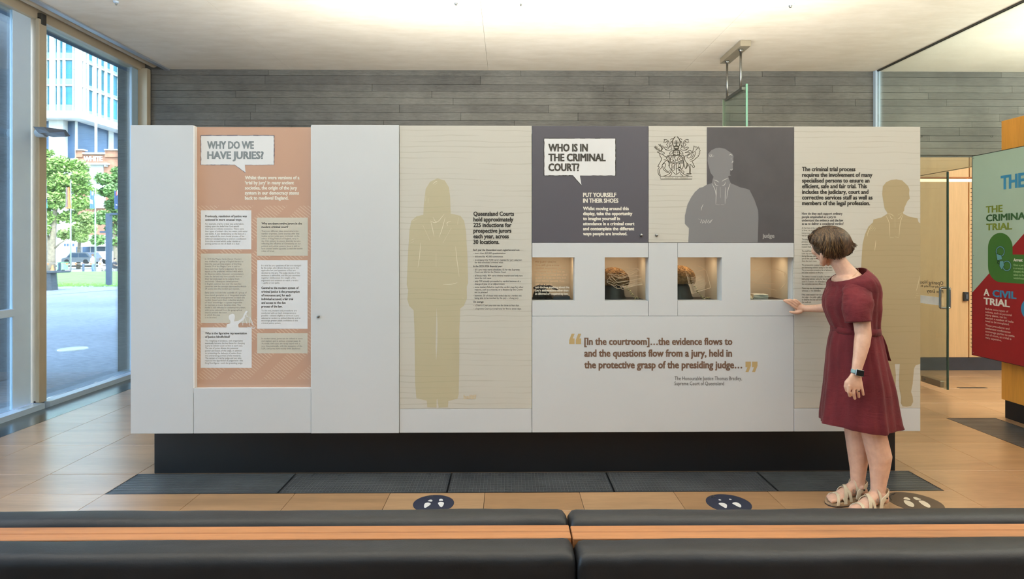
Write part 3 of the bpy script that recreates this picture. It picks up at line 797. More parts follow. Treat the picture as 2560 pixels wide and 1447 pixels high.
for t, y, x1 in (('more than 450,000 questionnaires', 634.8, 1263.7), ('followed by 40,000 summonses', 643.2, 1257.5), ('to empanel the 9,000 jurors needed for jury selection', 651.6, 1304.7), ('for the scheduled criminal trials', 657.8, 1257.6),
                 ('611 jury trials were scheduled, 55 for the Supreme', 675.9, 1299), ('Court and 656 for the District Court', 682, 1265), ('of those trials, 909 were criminal matters and only two', 690.8, 1306.5), ('were for civil cases', 696.8, 1228),
                 ('only 709 actually proceeded to verdict because of a', 704.8, 1301.5), ('change of plea or an adjournment', 711.6, 1261.5), ('some matters failed to reach the verdict stage for other', 719.4, 1308.5), ('reasons, such as a mistrial, or a decision by the Crown', 725.7, 1306.5), ('not to proceed', 732.3, 1219),
                 ('however, 50 of those trials ended due to a verdict not', 740.7, 1304), ('being able to be reached by the jury – a hung jury', 747, 1296), ('a District Court jury trial runs for three to four days', 765, 1298), ('a Supreme Court jury trial runs for five to seven days.', 773.4, 1303.5)):
    lettering(mb, PD_, [t], 1186.8, y, 0, 4.3, (0, x1), 0.008)
    if y not in (657.8, 682, 696.8, 711.6, 725.7, 732.3, 747): rect(mb, PD_, 1183.4, y - 2, 1184.4, y - 1.0)
mb.build('body_lettering', M_INKM, gd, kind='stuff')
lettering(MB(), PD_, ['bailiff'], 1159, 997, 0, 10.5, (0, 1191), 0.035).build('caption_lettering', flat('tan_ink', (190, 176, 148), 0.6), gd)

# ------------------------------------------------------------------ charcoal panel
bubble(PD_, 1360.2, 345.6, 1539, 439, ((1431.8, 438.6), (1453.9, 463.9), (1449.6, 439)), ge, M_INK)
mb = MB()
lettering(mb, PD_, ['WHO IS IN'], 1370.7, 378.1, 0, 18.4, (0, 1469.7), 0.05, .0014); lettering(mb, PD_, ['THE CRIMINAL'], 1370.7, 402.6, 0, 18.4, (0, 1514.3), 0.05, .0014); lettering(mb, PD_, ['COURT?'], 1370.7, 427.2, 0, 18.4, (0, 1448.5), 0.05, .0014)
mb.build('heading_lettering', flat('warm_charcoal_ink', (58, 56, 50), 0.6), ge)
mb = MB()
lettering(mb, PD_, ['PUT YOURSELF'], 1457.5, 492.1, 0, 10.4, (0, 1540.7), 0.045); lettering(mb, PD_, ['IN THEIR SHOES'], 1457.5, 506.5, 0, 10.4, (0, 1546), 0.045)
mb.build('subheading_lettering', M_OFFW, ge); mb = MB()
lettering(mb, PD_, ['Whilst moving around this', 'display, take the opportunity', 'to imagine yourself in', 'attendance in a criminal court', 'and contemplate the different', 'ways people are involved.'], 1457.5, 525, 12.6, 8.2, (0, 1572), 0.045)
mb.build('intro_lettering', M_OFFW, ge)

# ------------------------------------------------------------------ judge panel
zt_px = 318
rect(MB(), PD_, 1767, 318.0, 1984.2, 605.8, .0005).build('charcoal_field', flat('deep_charcoal_print', (76, 75, 79), 0.42), gj)
def Q(p): return [(1620 + a * 0.2142, 310 + b * 0.2142) for a, b in p]
shape(MB(), PD_, Q([(835, 276), (900, 290), (955, 328), (985, 348), (997, 375), (994, 410), (998, 440), (988, 465), (990, 500), (985, 532), (960, 542), (955, 590), (970, 598), (935, 608), (940, 630), (950, 655), (965, 690), (1080, 740), (1150, 755), (1185, 770), (1240, 880), (1285, 1010), (1288, 1100), (1285, 1200), (1280, 1381), (470, 1381), (478, 1215), (430, 1165), (430, 1070), (460, 940), (500, 860), (545, 795), (600, 745), (640, 735), (680, 710), (745, 690), (752, 650), (765, 615), (730, 570), (705, 480), (695, 430), (700, 350), (740, 305), (790, 282)]), .0010).build('judge_silhouette', M_GREYL, gj)
mb = MB()
for p in ([(762, 650), (800, 662), (830, 680)], [(862, 670), (890, 650), (938, 630)], [(775, 670), (790, 712), (820, 718)], [(905, 675), (890, 710), (862, 718)], [(745, 692), (782, 770), (795, 850)], [(960, 692), (932, 770), (917, 870)], [(800, 735), (795, 830), (790, 935)], [(905, 735), (900, 830), (898, 930)], [(843, 735), (845, 860)], [(790, 938), (835, 943)], [(848, 938), (890, 944)], [(645, 935), (628, 970), (618, 1010)], [(725, 350), (720, 375), (735, 385)], [(745, 350), (742, 372), (750, 385)], [(768, 365), (764, 380)], [(945, 365), (965, 355), (985, 372)], [(968, 395), (968, 415)], [(980, 430), (990, 440), (975, 450)], [(960, 530), (975, 538), (990, 520)], [(585, 1105), (610, 1115)]):
    stroke(mb, PD_, Q(p), 1.2, .0013, taper=True)
for i in range(7):
    stroke(mb, PD_, Q([(628 + i * 19 + (8 if i > 3 else 0), 1112 + (i % 3) * 6), (612 + i * 19, 1152 + (i % 2) * 8)]), 1.1, .0013, False)
mb.build('pale_contour_lines', flat('light_grey_ink', (196, 196, 194), 0.55), gj, kind='stuff')
lettering(MB(), PD_, ['judge'], 1906, 594.2, 0, 10.2, (0, 1936), 0.04, .0010).build('caption_lettering', flat('mid_grey_ink', (150, 150, 150), 0.6), gj)
def A_(p): return [(1625 + a * 0.08294, 335 + b * 0.08294) for a, b in p]
mb = MB()
def cs_(p, w=1.05, sm=True, both=False, mir=790):
    stroke(mb, PD_, A_(p), w * 1.25, .0009, sm, sub=3)
    if both: stroke(mb, PD_, A_([(2 * mir - a, b) for a, b in p]), w * 1.25, .0009, sm, sub=3)
L = False
cs_([(1020, 645), (575, 645)], 1.3, L); cs_([(575, 645), (580, 860), (585, 960), (610, 1040), (690, 1140), (790, 1215), (895, 1140), (975, 1040), (1005, 960), (1015, 860), (1020, 645)], 1.1)
cs_([(590, 862), (1008, 862)], 0.9, L); cs_([(596, 880), (1004, 880)], 0.7, L); cs_([(790, 870), (790, 1210)], 1.0, L); cs_([(604, 700), (604, 842)], 0.7, L); cs_([(995, 680), (985, 842)], 0.7, L)
cs_([(800, 1045), (880, 1018), (970, 1048)], 1.0)
cs_([(625, 670), (645, 692), (740, 690), (760, 668), (625, 670)], .8); cs_([(640, 695), (618, 740), (612, 838), (660, 838), (700, 825)], 1.0); cs_([(740, 692), (748, 740), (772, 790), (760, 830), (710, 822), (718, 792), (680, 785), (648, 765)], 1.0); cs_([(680, 738), (696, 738)], 1.8, L)
cs_([(805, 800), (830, 750), (860, 690), (920, 668), (970, 700), (985, 760), (950, 795), (900, 782), (893, 740), (925, 712), (960, 735)], 1.1); cs_([(803, 805), (850, 800), (838, 834), (965, 834), (972, 792)], 1.1, L); cs_([(835, 770), (862, 775)], .9, L)
cs_([(633, 905), (660, 980), (652, 1025), (645, 1055), (680, 1088), (725, 1088), (748, 1055), (742, 1010), (748, 950), (768, 905)], .9); cs_([(680, 903), (692, 985)], .8, L); cs_([(735, 903), (718, 985)], .8, L); cs_([(680, 900), (708, 890), (735, 900)], .8); cs_([(655, 998), (745, 998)], .8, L); cs_([(658, 1026), (742, 1026)], .8, L)
cs_([(865, 985), (870, 925), (887, 893), (906, 925), (915, 985)], .9); cs_([(850, 990), (935, 990), (935, 1006), (850, 1006), (850, 990)], .8, L); cs_([(848, 1045), (905, 1110)], 1.5, L); cs_([(922, 1042), (855, 1112)], 1.1, L)
cs_([(700, 635), (706, 560), (716, 492), (790, 466), (875, 492), (884, 560), (895, 635)], 1.4); cs_([(725, 515), (758, 488), (790, 505), (820, 488), (858, 515)], 1.0); cs_([(700, 632), (745, 620), (790, 638), (840, 620), (895, 632)], 1.4)
for xc in (755, 833): cs_([(xc - 28, 550), (xc + 28, 550)], .8, L); cs_([(xc, 512), (xc, 592)], .8, L)
cs_([(710, 408), (790, 436), (880, 408)], 1.5); cs_([(712, 432), (790, 458), (878, 432)], 1.1); cs_([(708, 378), (790, 350), (882, 378)], 1.2); cs_([(715, 395), (790, 374), (872, 395)], 1.4); cs_([(706, 480), (790, 470), (880, 480)], 1.3)
cs_([(772, 190), (797, 206), (825, 190), (812, 235), (872, 240), (865, 295), (812, 285), (820, 348), (772, 348), (782, 285), (715, 290), (720, 238), (778, 236), (772, 190)], .8, L); cs_([(735, 265), (855, 265)], 1.1, L); cs_([(797, 210), (797, 340)], 1.1, L)
cs_([(765, 78), (710, 140), (676, 220), (682, 310), (716, 378)], 1.7, both=True); cs_([(685, 150), (668, 130), (612, 180)], 1.0, both=True); cs_([(690, 160), (662, 250), (640, 218), (615, 300)], 1.1, both=True)
cs_([(420, 168), (480, 165), (550, 208), (576, 290), (582, 410)], 1.1, both=True); cs_([(420, 168), (440, 205), (405, 250), (450, 265), (520, 215)], 1.1, L, both=True); cs_([(520, 220), (532, 285), (492, 312), (525, 350), (560, 440)], 1.0, both=True)
cs_([(585, 400), (642, 320), (632, 400), (662, 445), (590, 490)], 1.0, both=True); cs_([(560, 495), (490, 468), (460, 452), (415, 412), (470, 393), (550, 438)], 1.0, both=True); cs_([(460, 452), (482, 482), (590, 492)], 1.0, both=True); cs_([(585, 605), (608, 545), (690, 480)], 1.0, both=True); cs_([(570, 605), (640, 603), (672, 578), (705, 495)], 1.1, both=True)
cs_([(215, 535), (255, 538), (295, 518), (350, 515), (442, 575), (430, 600), (330, 606), (295, 575), (240, 560), (215, 535)], 1.1, L); cs_([(345, 550), (360, 552)], 1.3, L)
for p in ([(330, 510), (240, 480), (160, 420), (130, 380)], [(180, 425), (165, 355)], [(215, 460), (205, 380)], [(270, 490), (265, 430)], [(335, 510), (352, 430), (312, 350), (308, 300)], [(316, 365), (252, 312)], [(352, 420), (356, 335)], [(345, 500), (388, 410), (384, 350)]): cs_(p, 1.3)
for p in ([(290, 580), (300, 660), (342, 725), (332, 800), (280, 890), (245, 960), (222, 982)], [(245, 962), (276, 1000), (238, 1080), (250, 1190), (280, 1245), (312, 1245), (290, 1190), (280, 1090), (355, 1000), (380, 910), (475, 810)], [(375, 606), (430, 660), (490, 690), (545, 643), (580, 650)], [(485, 690), (502, 740), (560, 815), (582, 860)], [(410, 780), (480, 785), (550, 832), (572, 900), (560, 970)], [(380, 915), (430, 888), (465, 915), (442, 1040), (500, 1100), (540, 1150), (500, 1145), (402, 1060), (385, 970)], [(510, 725), (560, 668), (572, 780)]): cs_(p, 1.15)
for p in ([(1055, 562), (1140, 530), (1180, 493), (1228, 502), (1242, 540), (1220, 600), (1150, 640), (1112, 690), (1165, 726), (1225, 690), (1265, 590)], [(1055, 562), (1150, 545), (1192, 570), (1150, 618), (1062, 660), (1040, 740), (1080, 840), (1130, 890), (1175, 970), (1192, 1050), (1190, 1188)], [(1190, 790), (1290, 735), (1350, 640), (1358, 520), (1280, 575)], [(1310, 600), (1285, 680), (1240, 722)], [(1370, 500), (1440, 415)], [(1270, 820), (1312, 920), (1346, 990), (1292, 1006), (1265, 950), (1200, 912)], [(1200, 905), (1216, 1040), (1214, 1182)], [(1112, 870), (1108, 950), (1082, 1042), (1055, 1010), (1022, 900), (1002, 800)], [(1142, 905), (1112, 1000), (1085, 1042)]): cs_(p, 1.1)
cs_([(1265, 580), (1310, 450), (1325, 350), (1352, 395), (1365, 365), (1385, 410), (1405, 375), (1425, 425), (1468, 378), (1462, 445), (1500, 408), (1488, 480), (1518, 500), (1486, 535), (1508, 570), (1470, 590), (1490, 625), (1450, 640), (1452, 680), (1400, 715), (1310, 800), (1212, 820)], 1.2, L)
cs_([(1190, 1186), (1110, 1190), (1092, 1210), (1130, 1215), (1140, 1246), (1170, 1215), (1240, 1205), (1240, 1190), (1190, 1186)], 1.0, L)
cs_([(305, 1272), (1275, 1272), (1262, 1358), (320, 1358), (305, 1272)], 1.1, L)
cs_([(390, 1270), (500, 1240), (590, 1185), (626, 1135), (598, 1108), (560, 1132), (568, 1172), (600, 1180)], 1.0, both=True); cs_([(580, 1272), (648, 1212), (656, 1180), (622, 1130)], 1.0, both=True); cs_([(1290, 944), (1302, 944)], 1.3, L)
mb.build('coat_of_arms_print', flat('dark_olive_ink', (62, 58, 42), 0.6), gj, kind='stuff')
lettering(MB(), PD_, ['AUDAX  AT  FIDELIS'], 1661, 446.3, 0, 3.6, (0, 1720), 0.0, .0009).build('motto_lettering', flat('faded_olive_ink', (134, 130, 112), 0.6), gj)

# ------------------------------------------------------------------ robed figure panel
def R3(p): return [(2140 + a * 0.2348, 440 + b * 0.2348) for a, b in p]
def R4(p): return [(2140 + a * 0.2211, 760 + b * 0.2211) for a, b in p]
fig = R3([(335, 400), (330, 385), (305, 350), (290, 270), (278, 190), (285, 110), (320, 65), (375, 40), (430, 35), (490, 45), (525, 78), (555, 108), (568, 140), (565, 190), (572, 240), (545, 270), (528, 310), (515, 335), (512, 370), (498, 385), (505, 402), (560, 430), (655, 450), (665, 490), (684, 505)]) + [(2300.6, 760), (2300.6, 909)]
fig += R4([(675, 692), (655, 730), (640, 900), (622, 990), (640, 1045), (646, 1105), (622, 1150), (570, 1160), (528, 1154), (506, 1120), (510, 1050), (490, 960), (485, 850), (495, 676), (438, 676), (450, 800), (446, 940), (436, 1060), (420, 1130), (360, 1150), (310, 1120), (320, 1040), (300, 900), (290, 700)]) + [(2150, 900)]
fig += R3([(45, 1400), (48, 1100), (55, 950), (60, 860), (70, 720), (95, 620), (130, 540), (180, 492), (185, 462), (270, 440)])
shape(MB(), PD_, fig, .0006).build('robed_silhouette', M_FIG2, gf)
mb = MB()
for p in ([(335, 400), (370, 405), (405, 430)], [(445, 415), (490, 390)], [(355, 415), (375, 450), (390, 455)], [(485, 410), (465, 445), (445, 455)], [(318, 422), (352, 500), (360, 645)], [(500, 410), (470, 500), (457, 645)], [(413, 440), (415, 545)], [(360, 655), (400, 655)], [(412, 648), (455, 655)], [(165, 525), (130, 590), (120, 640)], [(180, 530), (150, 580)], [(195, 545), (165, 580)], [(210, 555), (190, 585)], [(210, 685), (205, 740), (198, 795)], [(183, 1025), (186, 1120)], [(205, 1230), (222, 1232)], [(200, 1252), (235, 1252)], [(210, 1268), (240, 1270)], [(222, 1288), (255, 1290)], [(678, 1060), (660, 1150), (640, 1225)], [(640, 1250), (660, 1252)], [(638, 1272), (670, 1275)], [(625, 1292), (640, 1292)]):
    stroke(mb, PD_, R3(p), 1.1, .0010, taper=True)
mb.build('pale_contour_lines', flat('cream_line_ink', (206, 196, 164), 0.55), gf, kind='stuff')
lettering(MB(), PD_, ['The criminal trial process', 'requires the involvement of many', 'specialised persons to ensure an', 'efficient, safe and fair trial. This', 'includes the judiciary, court and', 'corrective services staff as well as', 'members of the legal profession.'], 2004.8, 427.8, 14.15, 10.6, (0, 2138.5), 0.042).build('heading_lettering', M_INK, gf)
lettering(MB(), PD_, ['How do they each support ordinary', 'people empanelled as a jury to', 'understand the evidence and the law', 'so as to deliver a considered verdict?'], 2004.4, 536.5, 8.4, 5.8, (0, 2105.9), 0.035).build('subheading_lettering', M_INKM, gf)
mb = MB()
for ls, y in ((['At the front of the room, under the Queensland Coat', 'of Arms, sits the judge who is responsible for', 'interpreting the law and the fair conduct of the', 'trial process.'], 571.8), (['The judge is supported by court staff in the', 'processes of the trial and the work of the', 'associate includes calling jurors drawn at', 'random from the jury panel.'], 600),
              (['The bailiff looks after the jury and the bailiff', 'is the key contact for the jurors', 'during the case, taking notes from the', 'jury to the judge and messages', 'from the court room.'], 629.3), (['The prosecution counsel is usually a barrister', 'and instructing solicitor acting for the state.', 'The prosecution presents a list of witnesses', 'and other evidence to the jury.'], 664.3),
              (['The defence counsel is usually a barrister and', 'instructing solicitor acting for the defendant. If', 'court is in session, the defendant is in the care of', 'the corrective services officers in the dock.'], 693), (['There may also be interpreters present for', 'witnesses or the defendant.'], 722.2), (['If the court session is an open court then beyond', 'the judge—the public gallery is for people', 'to observe the trial and is where members of', 'the media sit.'], 738.3)):
    lettering(MB(), PD_, ls, 2004.4, y, 6.25, 4.2, None, 0.006, sx=4.30).build('body_lettering', flat('grey_brown_ink', (100, 98, 88), 0.6), gf, kind='stuff')

# ------------------------------------------------------------------ quotation
qp = [o for o in dw.children if o.name.startswith('white_panel')][4]
mb = MB()
def S_(p): return [(1400 + a * 0.2344, 800 + b * 0.2344) for a, b in p]
for dx in (0, 70):
    mb = MB(); shape(mb, PD_, S_([(98 + dx, 255), (98 + dx, 212), (124 + dx, 145), (156 + dx, 145), (136 + dx, 195), (155 + dx, 195), (155 + dx, 255)])); mb.build('quotation_mark', M_GOLDINK, qp); mb = MB()
    shape(mb, PD_, S_([(1978 + dx, 443), (2036 + dx, 443), (2036 + dx, 487), (2010 + dx, 553), (1978 + dx, 553), (1998 + dx, 503), (1978 + dx, 503)])); mb.build('quotation_mark', M_GOLDINK, qp)
mb = MB()
for t, y, x1 in (('[In the courtroom]…the evidence flows to', 861.6, 1830.8), ('and the questions flow from a jury, held in', 890.9, 1830), ('the protective grasp of the presiding judge…', 920, 1855.4)):
    lettering(mb, PD_, [t], 1460.5, y, 0, 17.6, (0, x1), 0.04)
mb.build('quotation_lettering', M_BROWNINK, qp)
mb = MB(); lettering(mb, PD_, ['The Honourable Justice Thomas Bradley,'], 1686.4, 950, 0, 9.2, (0, 1854.7), 0.004); lettering(mb, PD_, ['Supreme Court of Queensland'], 1686, 962.6, 0, 9.2, (0, 1809.7), 0.004)
mb.build('attribution_lettering', flat('soft_black_ink', (74, 74, 74), 0.6), qp)

# ------------------------------------------------------------------ glass line drawings and case contents
def prints_on_case(i, nm, strokes, s, ox, oy, w, mat):
    mb = MB()
    for p in strokes: stroke(mb, P_CASE, [(ox + a * s, oy + b * s) for a, b in p], w, .0006, False)
    pn = [o for o in dw.children if o.name.startswith('display_case')][i]
    return mb.build(nm, mat, pn, kind='stuff')
M_CREAM = flat('cream_vinyl_line', (226, 208, 176), 0.6)
M_CREAM2 = flat('faint_cream_vinyl_line', (212, 184, 150), 0.6)
dc = [o for o in dw.children if o.name.startswith('display_case')]
mb = MB()
lettering(mb, P_CASE, ['not disclose anything about the', 'jury’s deliberations other than', 'as allowed or required by law.'], 1338, 720.4, 8.05, 5.6, (2, 1420.8), 0.03, .0006)
mb.build('glass_lettering', flat('white_vinyl', (232, 228, 214), 0.6), dc[0])
mb = MB()
lettering(mb, P_CASE, ['MY JURY OATH', 'You will give a true', 'verdict according to the', 'evidence and the law as', 'the judge directs you, and', 'speak of it to no one but', 'your fellow jurors. You', 'will as a juror'], 1338, 657, 7.9, 5.2, (4, 1418), 0.02, .0006)
mb.build('faint_glass_lettering', flat('faint_vinyl', (214, 188, 154), 0.6), dc[0])
s2 = 125 / 1447.0
prints_on_case(1, 'line_drawing', [
    [(215, 640), (205, 700), (150, 740), (145, 820), (250, 870), (420, 990), (520, 990), (1000, 900), (1180, 880)], [(150, 780), (230, 790), (560, 945), (1170, 850)],
    [(210, 650), (270, 740), (370, 820), (640, 780), (1130, 740)], [(250, 640), (460, 830), (1130, 700)], [(270, 620), (380, 750), (520, 690), (900, 560), (1090, 470)],
    [(330, 640), (560, 710), (820, 620), (1060, 430)], [(150, 590), (300, 600), (510, 680), (1100, 610)], [(380, 570), (520, 650), (760, 560), (1080, 440)], [(160, 560), (480, 610), (960, 430), (1060, 430)],
    [(540, 940), (580, 1030), (780, 960), (1000, 900)], [(260, 880), (390, 910), (430, 970)], [(540, 910), (740, 840), (950, 790)], [(560, 950), (700, 930), (900, 860), (1160, 800)], [(280, 760), (200, 700)], [(720, 400), (1060, 420)]],
    s2, 1505, 635, 0.62, M_CREAM)
prints_on_case(2, 'line_drawing', [[(300, 480), (470, 1145)], [(470, 1145), (1020, 975)], [(1020, 975), (1000, 850), (900, 480)], [(900, 480), (800, 400), (660, 340)], [(660, 500), (850, 440)]] +
    [[(440 + i * 9, 690 + i * 30 + (i % 2) * 6), (740 + min(i, 6) * 26 - max(0, i - 8) * 14, 620 + i * 30)] for i in range(13)] +
    [[(330 + i * 9, 590 + i * 36), (395 + i * 9, 612 + i * 38)] for i in range(15)], s2, 1688, 635, 0.6, M_CREAM)
s5 = 160 / 1447.0
prints_on_case(3, 'line_drawing', [[(110, 370), (190, 290), (270, 300)], [(110, 380), (280, 350)], [(100, 460), (160, 540), (240, 560)], [(100, 620), (200, 660), (640, 670)], [(400, 330), (640, 340), (830, 420), (870, 480), (850, 650), (740, 780)], [(380, 400), (470, 420)], [(470, 540), (640, 590)], [(320, 620), (520, 680)], [(370, 750), (520, 790), (640, 820)], [(820, 430), (840, 540), (830, 640)], [(500, 430), (470, 500)]],
    s5, 1870, 635, 0.55, M_CREAM2)

def case_thing(name, label, cat, i, fx=0.5, y=None):
    xa, xb, y0, y1, zb_, zt_ = CASES[i]
    return thing(name, label, cat, (xa + (xb - xa) * fx, y or (y0 + y1) / 2, zb_))
M_NAVY = flat('navy_cloth_cover', (40, 52, 70), 0.6, 0, 0.06, 30); M_GOWN = flat('black_gown_cloth', (26, 24, 26), 0.85, 0, 0.1, 40, 0.2)
M_PAGES = flat('cream_pages', (200, 190, 160), 0.7)
def book(name, label, i, x0, x1, y0, y1, z0, z1, rot, mat, cat='book', group=None):
    t = thing(name, label, cat, ((x0 + x1) / 2, (y0 + y1) / 2, z0), group)
    o = t.location
    th = 0.003
    M = Matrix.Translation(o) @ Matrix.Rotation(rot, 4, 'Z')
    hx, hy, h = (x1 - x0) / 2, (y1 - y0) / 2, z1 - z0
    mb = MB()
    mb.box(-hx, hx, -hy, hy, 0, th, .0008, M).box(-hx, hx, -hy, hy, h - th, h, .0008, M).box(-hx, hx, -hy, -hy + th, th, h - th, 0, M)
    mb.build('cover', mat, t)
    MB().box(-hx + .005, hx - .005, -hy + th, hy - .005, th, h - th, 0, M).build('page_block', M_PAGES, t)
    return t
xa, xb, y0, y1, zb_, zt_ = CASES[0]
book('law_book', 'navy blue book lying in the first lit case, right of the folded gown', 0, xa + .142, xa + .252, y0 + .03, y0 + .16, zb_, zb_ + .024, 0.04, M_NAVY)
# folded gown heap
def cloth_heap(name, label, cat, cx, cy, z, rx, ry, h, mat, seed, n=26, folds=7, parent=None):
    mb = MB(); vs = []; fs = []; rings = 12
    for i in range(rings + 1):
        t = i / rings
        for j in range(n):
            w = 2 * PI * j / n
            q = noise.noise(Vector((math.cos(w) * 1.5 + seed, math.sin(w) * 1.5, t * 1.3)))
            r = (1 - t ** 1.5) * (1 + 0.28 * q + 0.07 * math.sin(folds * w + seed + t * 3))
            zz = h * (t ** 0.5) * (1 + 0.35 * noise.noise(Vector((math.cos(w) * 2 * (1 - t), math.sin(w) * 2 * (1 - t), seed)))) 
            vs.append((cx + rx * r * math.cos(w), cy + ry * r * math.sin(w), z + max(0.0, min(zz, h * 1.2))))
    for i in range(rings):
        for j in range(n): fs.append((i * n + j, i * n + (j + 1) % n, (i + 1) * n + (j + 1) % n, (i + 1) * n + j))
    fs.append(tuple(reversed(range(n)))); mb.add(vs, fs)
    o = mb.build(name, mat, parent, True)
    if label: tag(o, label, cat)
    return o
cloth_heap('folded_gown', 'black folded gown heaped at the left of the first lit case', 'gown', xa + .072, y0 + .095, zb_, .058, .075, .088, M_GOWN, 2.2)
MB().tube([(xa + .015, y0 + .05, zb_ + .076), (xa + .06, y0 + .06, zb_ + .092), (xa + .12, y0 + .075, zb_ + .088), (xa + .18, y0 + .085, zb_ + .062)], [.008, .012, .011, .004], 10).build('satin_fold', flat('dark_satin', (58, 44, 44), 0.35), COL.objects['folded_gown'], True)

def wig(i, cx, cz, rx, rz, label, mat, seed, tail):
    xa, xb, y0, y1, zb_, zt_ = CASES[i]
    cy = y0 + 0.125
    t = thing('court_wig', label, 'wig', (cx, cy, zb_ + 0.09))
    mb = MB(); vs = []; fs = []; n = 40; rings = 22
    for a in range(rings + 1):
        el = (0.02 + 0.60 * a / rings) * PI
        for j in range(n):
            w = 2 * PI * j / n
            curl = 0.045 * math.sin(w * 9 + a * 2.4 + seed) * math.sin(a * 2.1 + w * 3) + 0.04 * noise.noise(Vector((w * 5, a * 0.9, seed)))
            r = 1 + curl
            vs.append((cx + rx * r * math.sin(el) * math.cos(w), cy + 0.085 * r * math.sin(el) * math.sin(w), cz + rz * r * math.cos(el)))
    for a in range(rings):
        for j in range(n): fs.append((a * n + j, a * n + (j + 1) % n, (a + 1) * n + (j + 1) % n, (a + 1) * n + j))
    fs.append(tuple(range(n))); mb.add(vs, fs)
    mb.build('crown', mat, t, True)
    rr = random.Random(int(seed * 10))
    mb = MB()
    for k in range(900):      # small curls over the crown
        el = rr.uniform(0.05, 0.62) * PI; w = rr.uniform(PI, 2 * PI)
        p = Vector((cx + rx * math.sin(el) * math.cos(w), cy + 0.087 * math.sin(el) * math.sin(w), cz + rz * math.cos(el)))
        mb.ball(p, rr.uniform(.0018, .0034), None, None, 5, 4)
    mb.build('curls', mat, t, True, 'stuff')
    mb = MB()
    for k in range(16):
        q = tail(k / 15.0)
        mb.ball((q[0], cy - 0.05 + rr.uniform(-.01, .01), q[1]), .007, .006, .006, 7, 5)
    mb.build('tail_curls', flat('cream_horsehair', (196, 180, 144), 0.8, 0, 0.1, 60), t, True)
    return t
M_WIG = flat('honey_horsehair', (128, 92, 56), 0.85, 0, 0.25, 55, 0.5)
def stand(i, cx, label, w0, w1, h):
    xa, xb, y0, y1, zb_, zt_ = CASES[i]; cy = y0 + 0.125
    mb = MB(); prof = [(w0, 0), (w0, .01), (w0 * .9, .02), (w1, h * .7), (w1 * 0.8, h)]
    o = mb.lathe(prof, (cx, cy, zb_), 20, 'z').build('wig_stand', M_BLACK, None, True, sharp=45)
    tag(o, label, 'wig stand')
xa, xb, y0, y1, zb_, zt_ = CASES[1]
cc = on_y(1552, 690, y0 + .125)
stand(1, xa + .105, 'black stand under the wig in the second lit case', .085, .07, .10)
wig(1, xa + .105, zb_ + .125, .105, .085, 'honey brown curled wig with pale tail curls in the second lit case', M_WIG, 1.3,
    lambda t: (xa + .175 + .085 * t, zb_ + .095 - .088 * min(1, t * 1.25) + 0.006 * math.sin(t * 22)))
xa3, xb3 = CASES[2][0], CASES[2][1]; zb3 = CASES[2][4]
stand(2, xa3 + .085, 'black stand under the wig in the third lit case', .09, .07, .10)
wig(2, xa3 + .085, zb3 + .135, .105, .088, 'fluffy golden brown wig with a looped tail in the third lit case', flat('golden_horsehair', (142, 104, 64), 0.9, 0, 0.2, 70, 0.5), 4.1,
    lambda t: (xa3 + .172 + .10 * t + .004 * math.sin(t * 18), zb3 + .085 - .078 * min(1, t * 1.9) + 0.004 * math.sin(t * 26)))
xa4, xb4, y04, y14, zb4, zt4 = CASES[3]
t = thing('linen_bands', 'folded white linen bands stacked flat in the fourth lit case', 'cloth', (xa4 + .133, y04 + .075, zb4))
for k_ in range(4):
    mb = MB(); n_ = 14; vs = []; fs = []
    z0_, h_ = zb4 + k_ * .0092, .0085
    for i in range(n_ + 1):
        u = i / n_; xx = xa4 + .084 + .098 * u; w_ = .002 * math.sin(u * 7 + k_ * 2)
        for yy, zz in ((y04 + .035 + w_, z0_), (y04 + .115 + w_, z0_), (y04 + .115 + w_, z0_ + h_), (y04 + .037 + w_, z0_ + h_), (y04 + .033 + w_, z0_ + h_ * .5)): vs.append((xx, yy, zz + .0015 * math.sin(u * 9 + k_)*(1 if k_ else 0)))
    for i in range(n_):
        for j in range(5): fs.append((i * 5 + j, i * 5 + (j + 1) % 5, i * 5 + 5 + (j + 1) % 5, i * 5 + 5 + j))
    fs += [tuple(range(5)), tuple(n_ * 5 + j for j in range(5))]
    mb.add(vs, fs).build('fold', flat('white_linen', (224, 220, 214), 0.8), t, True, sharp=50)
cloth_heap('jabot', 'crumpled cream jabot left of the white cloth in the fourth lit case', 'jabot', xa4 + .046, y04 + .045, zb4, .034, .036, .042, flat('cream_linen', (226, 206, 178), 0.8), 5.5)
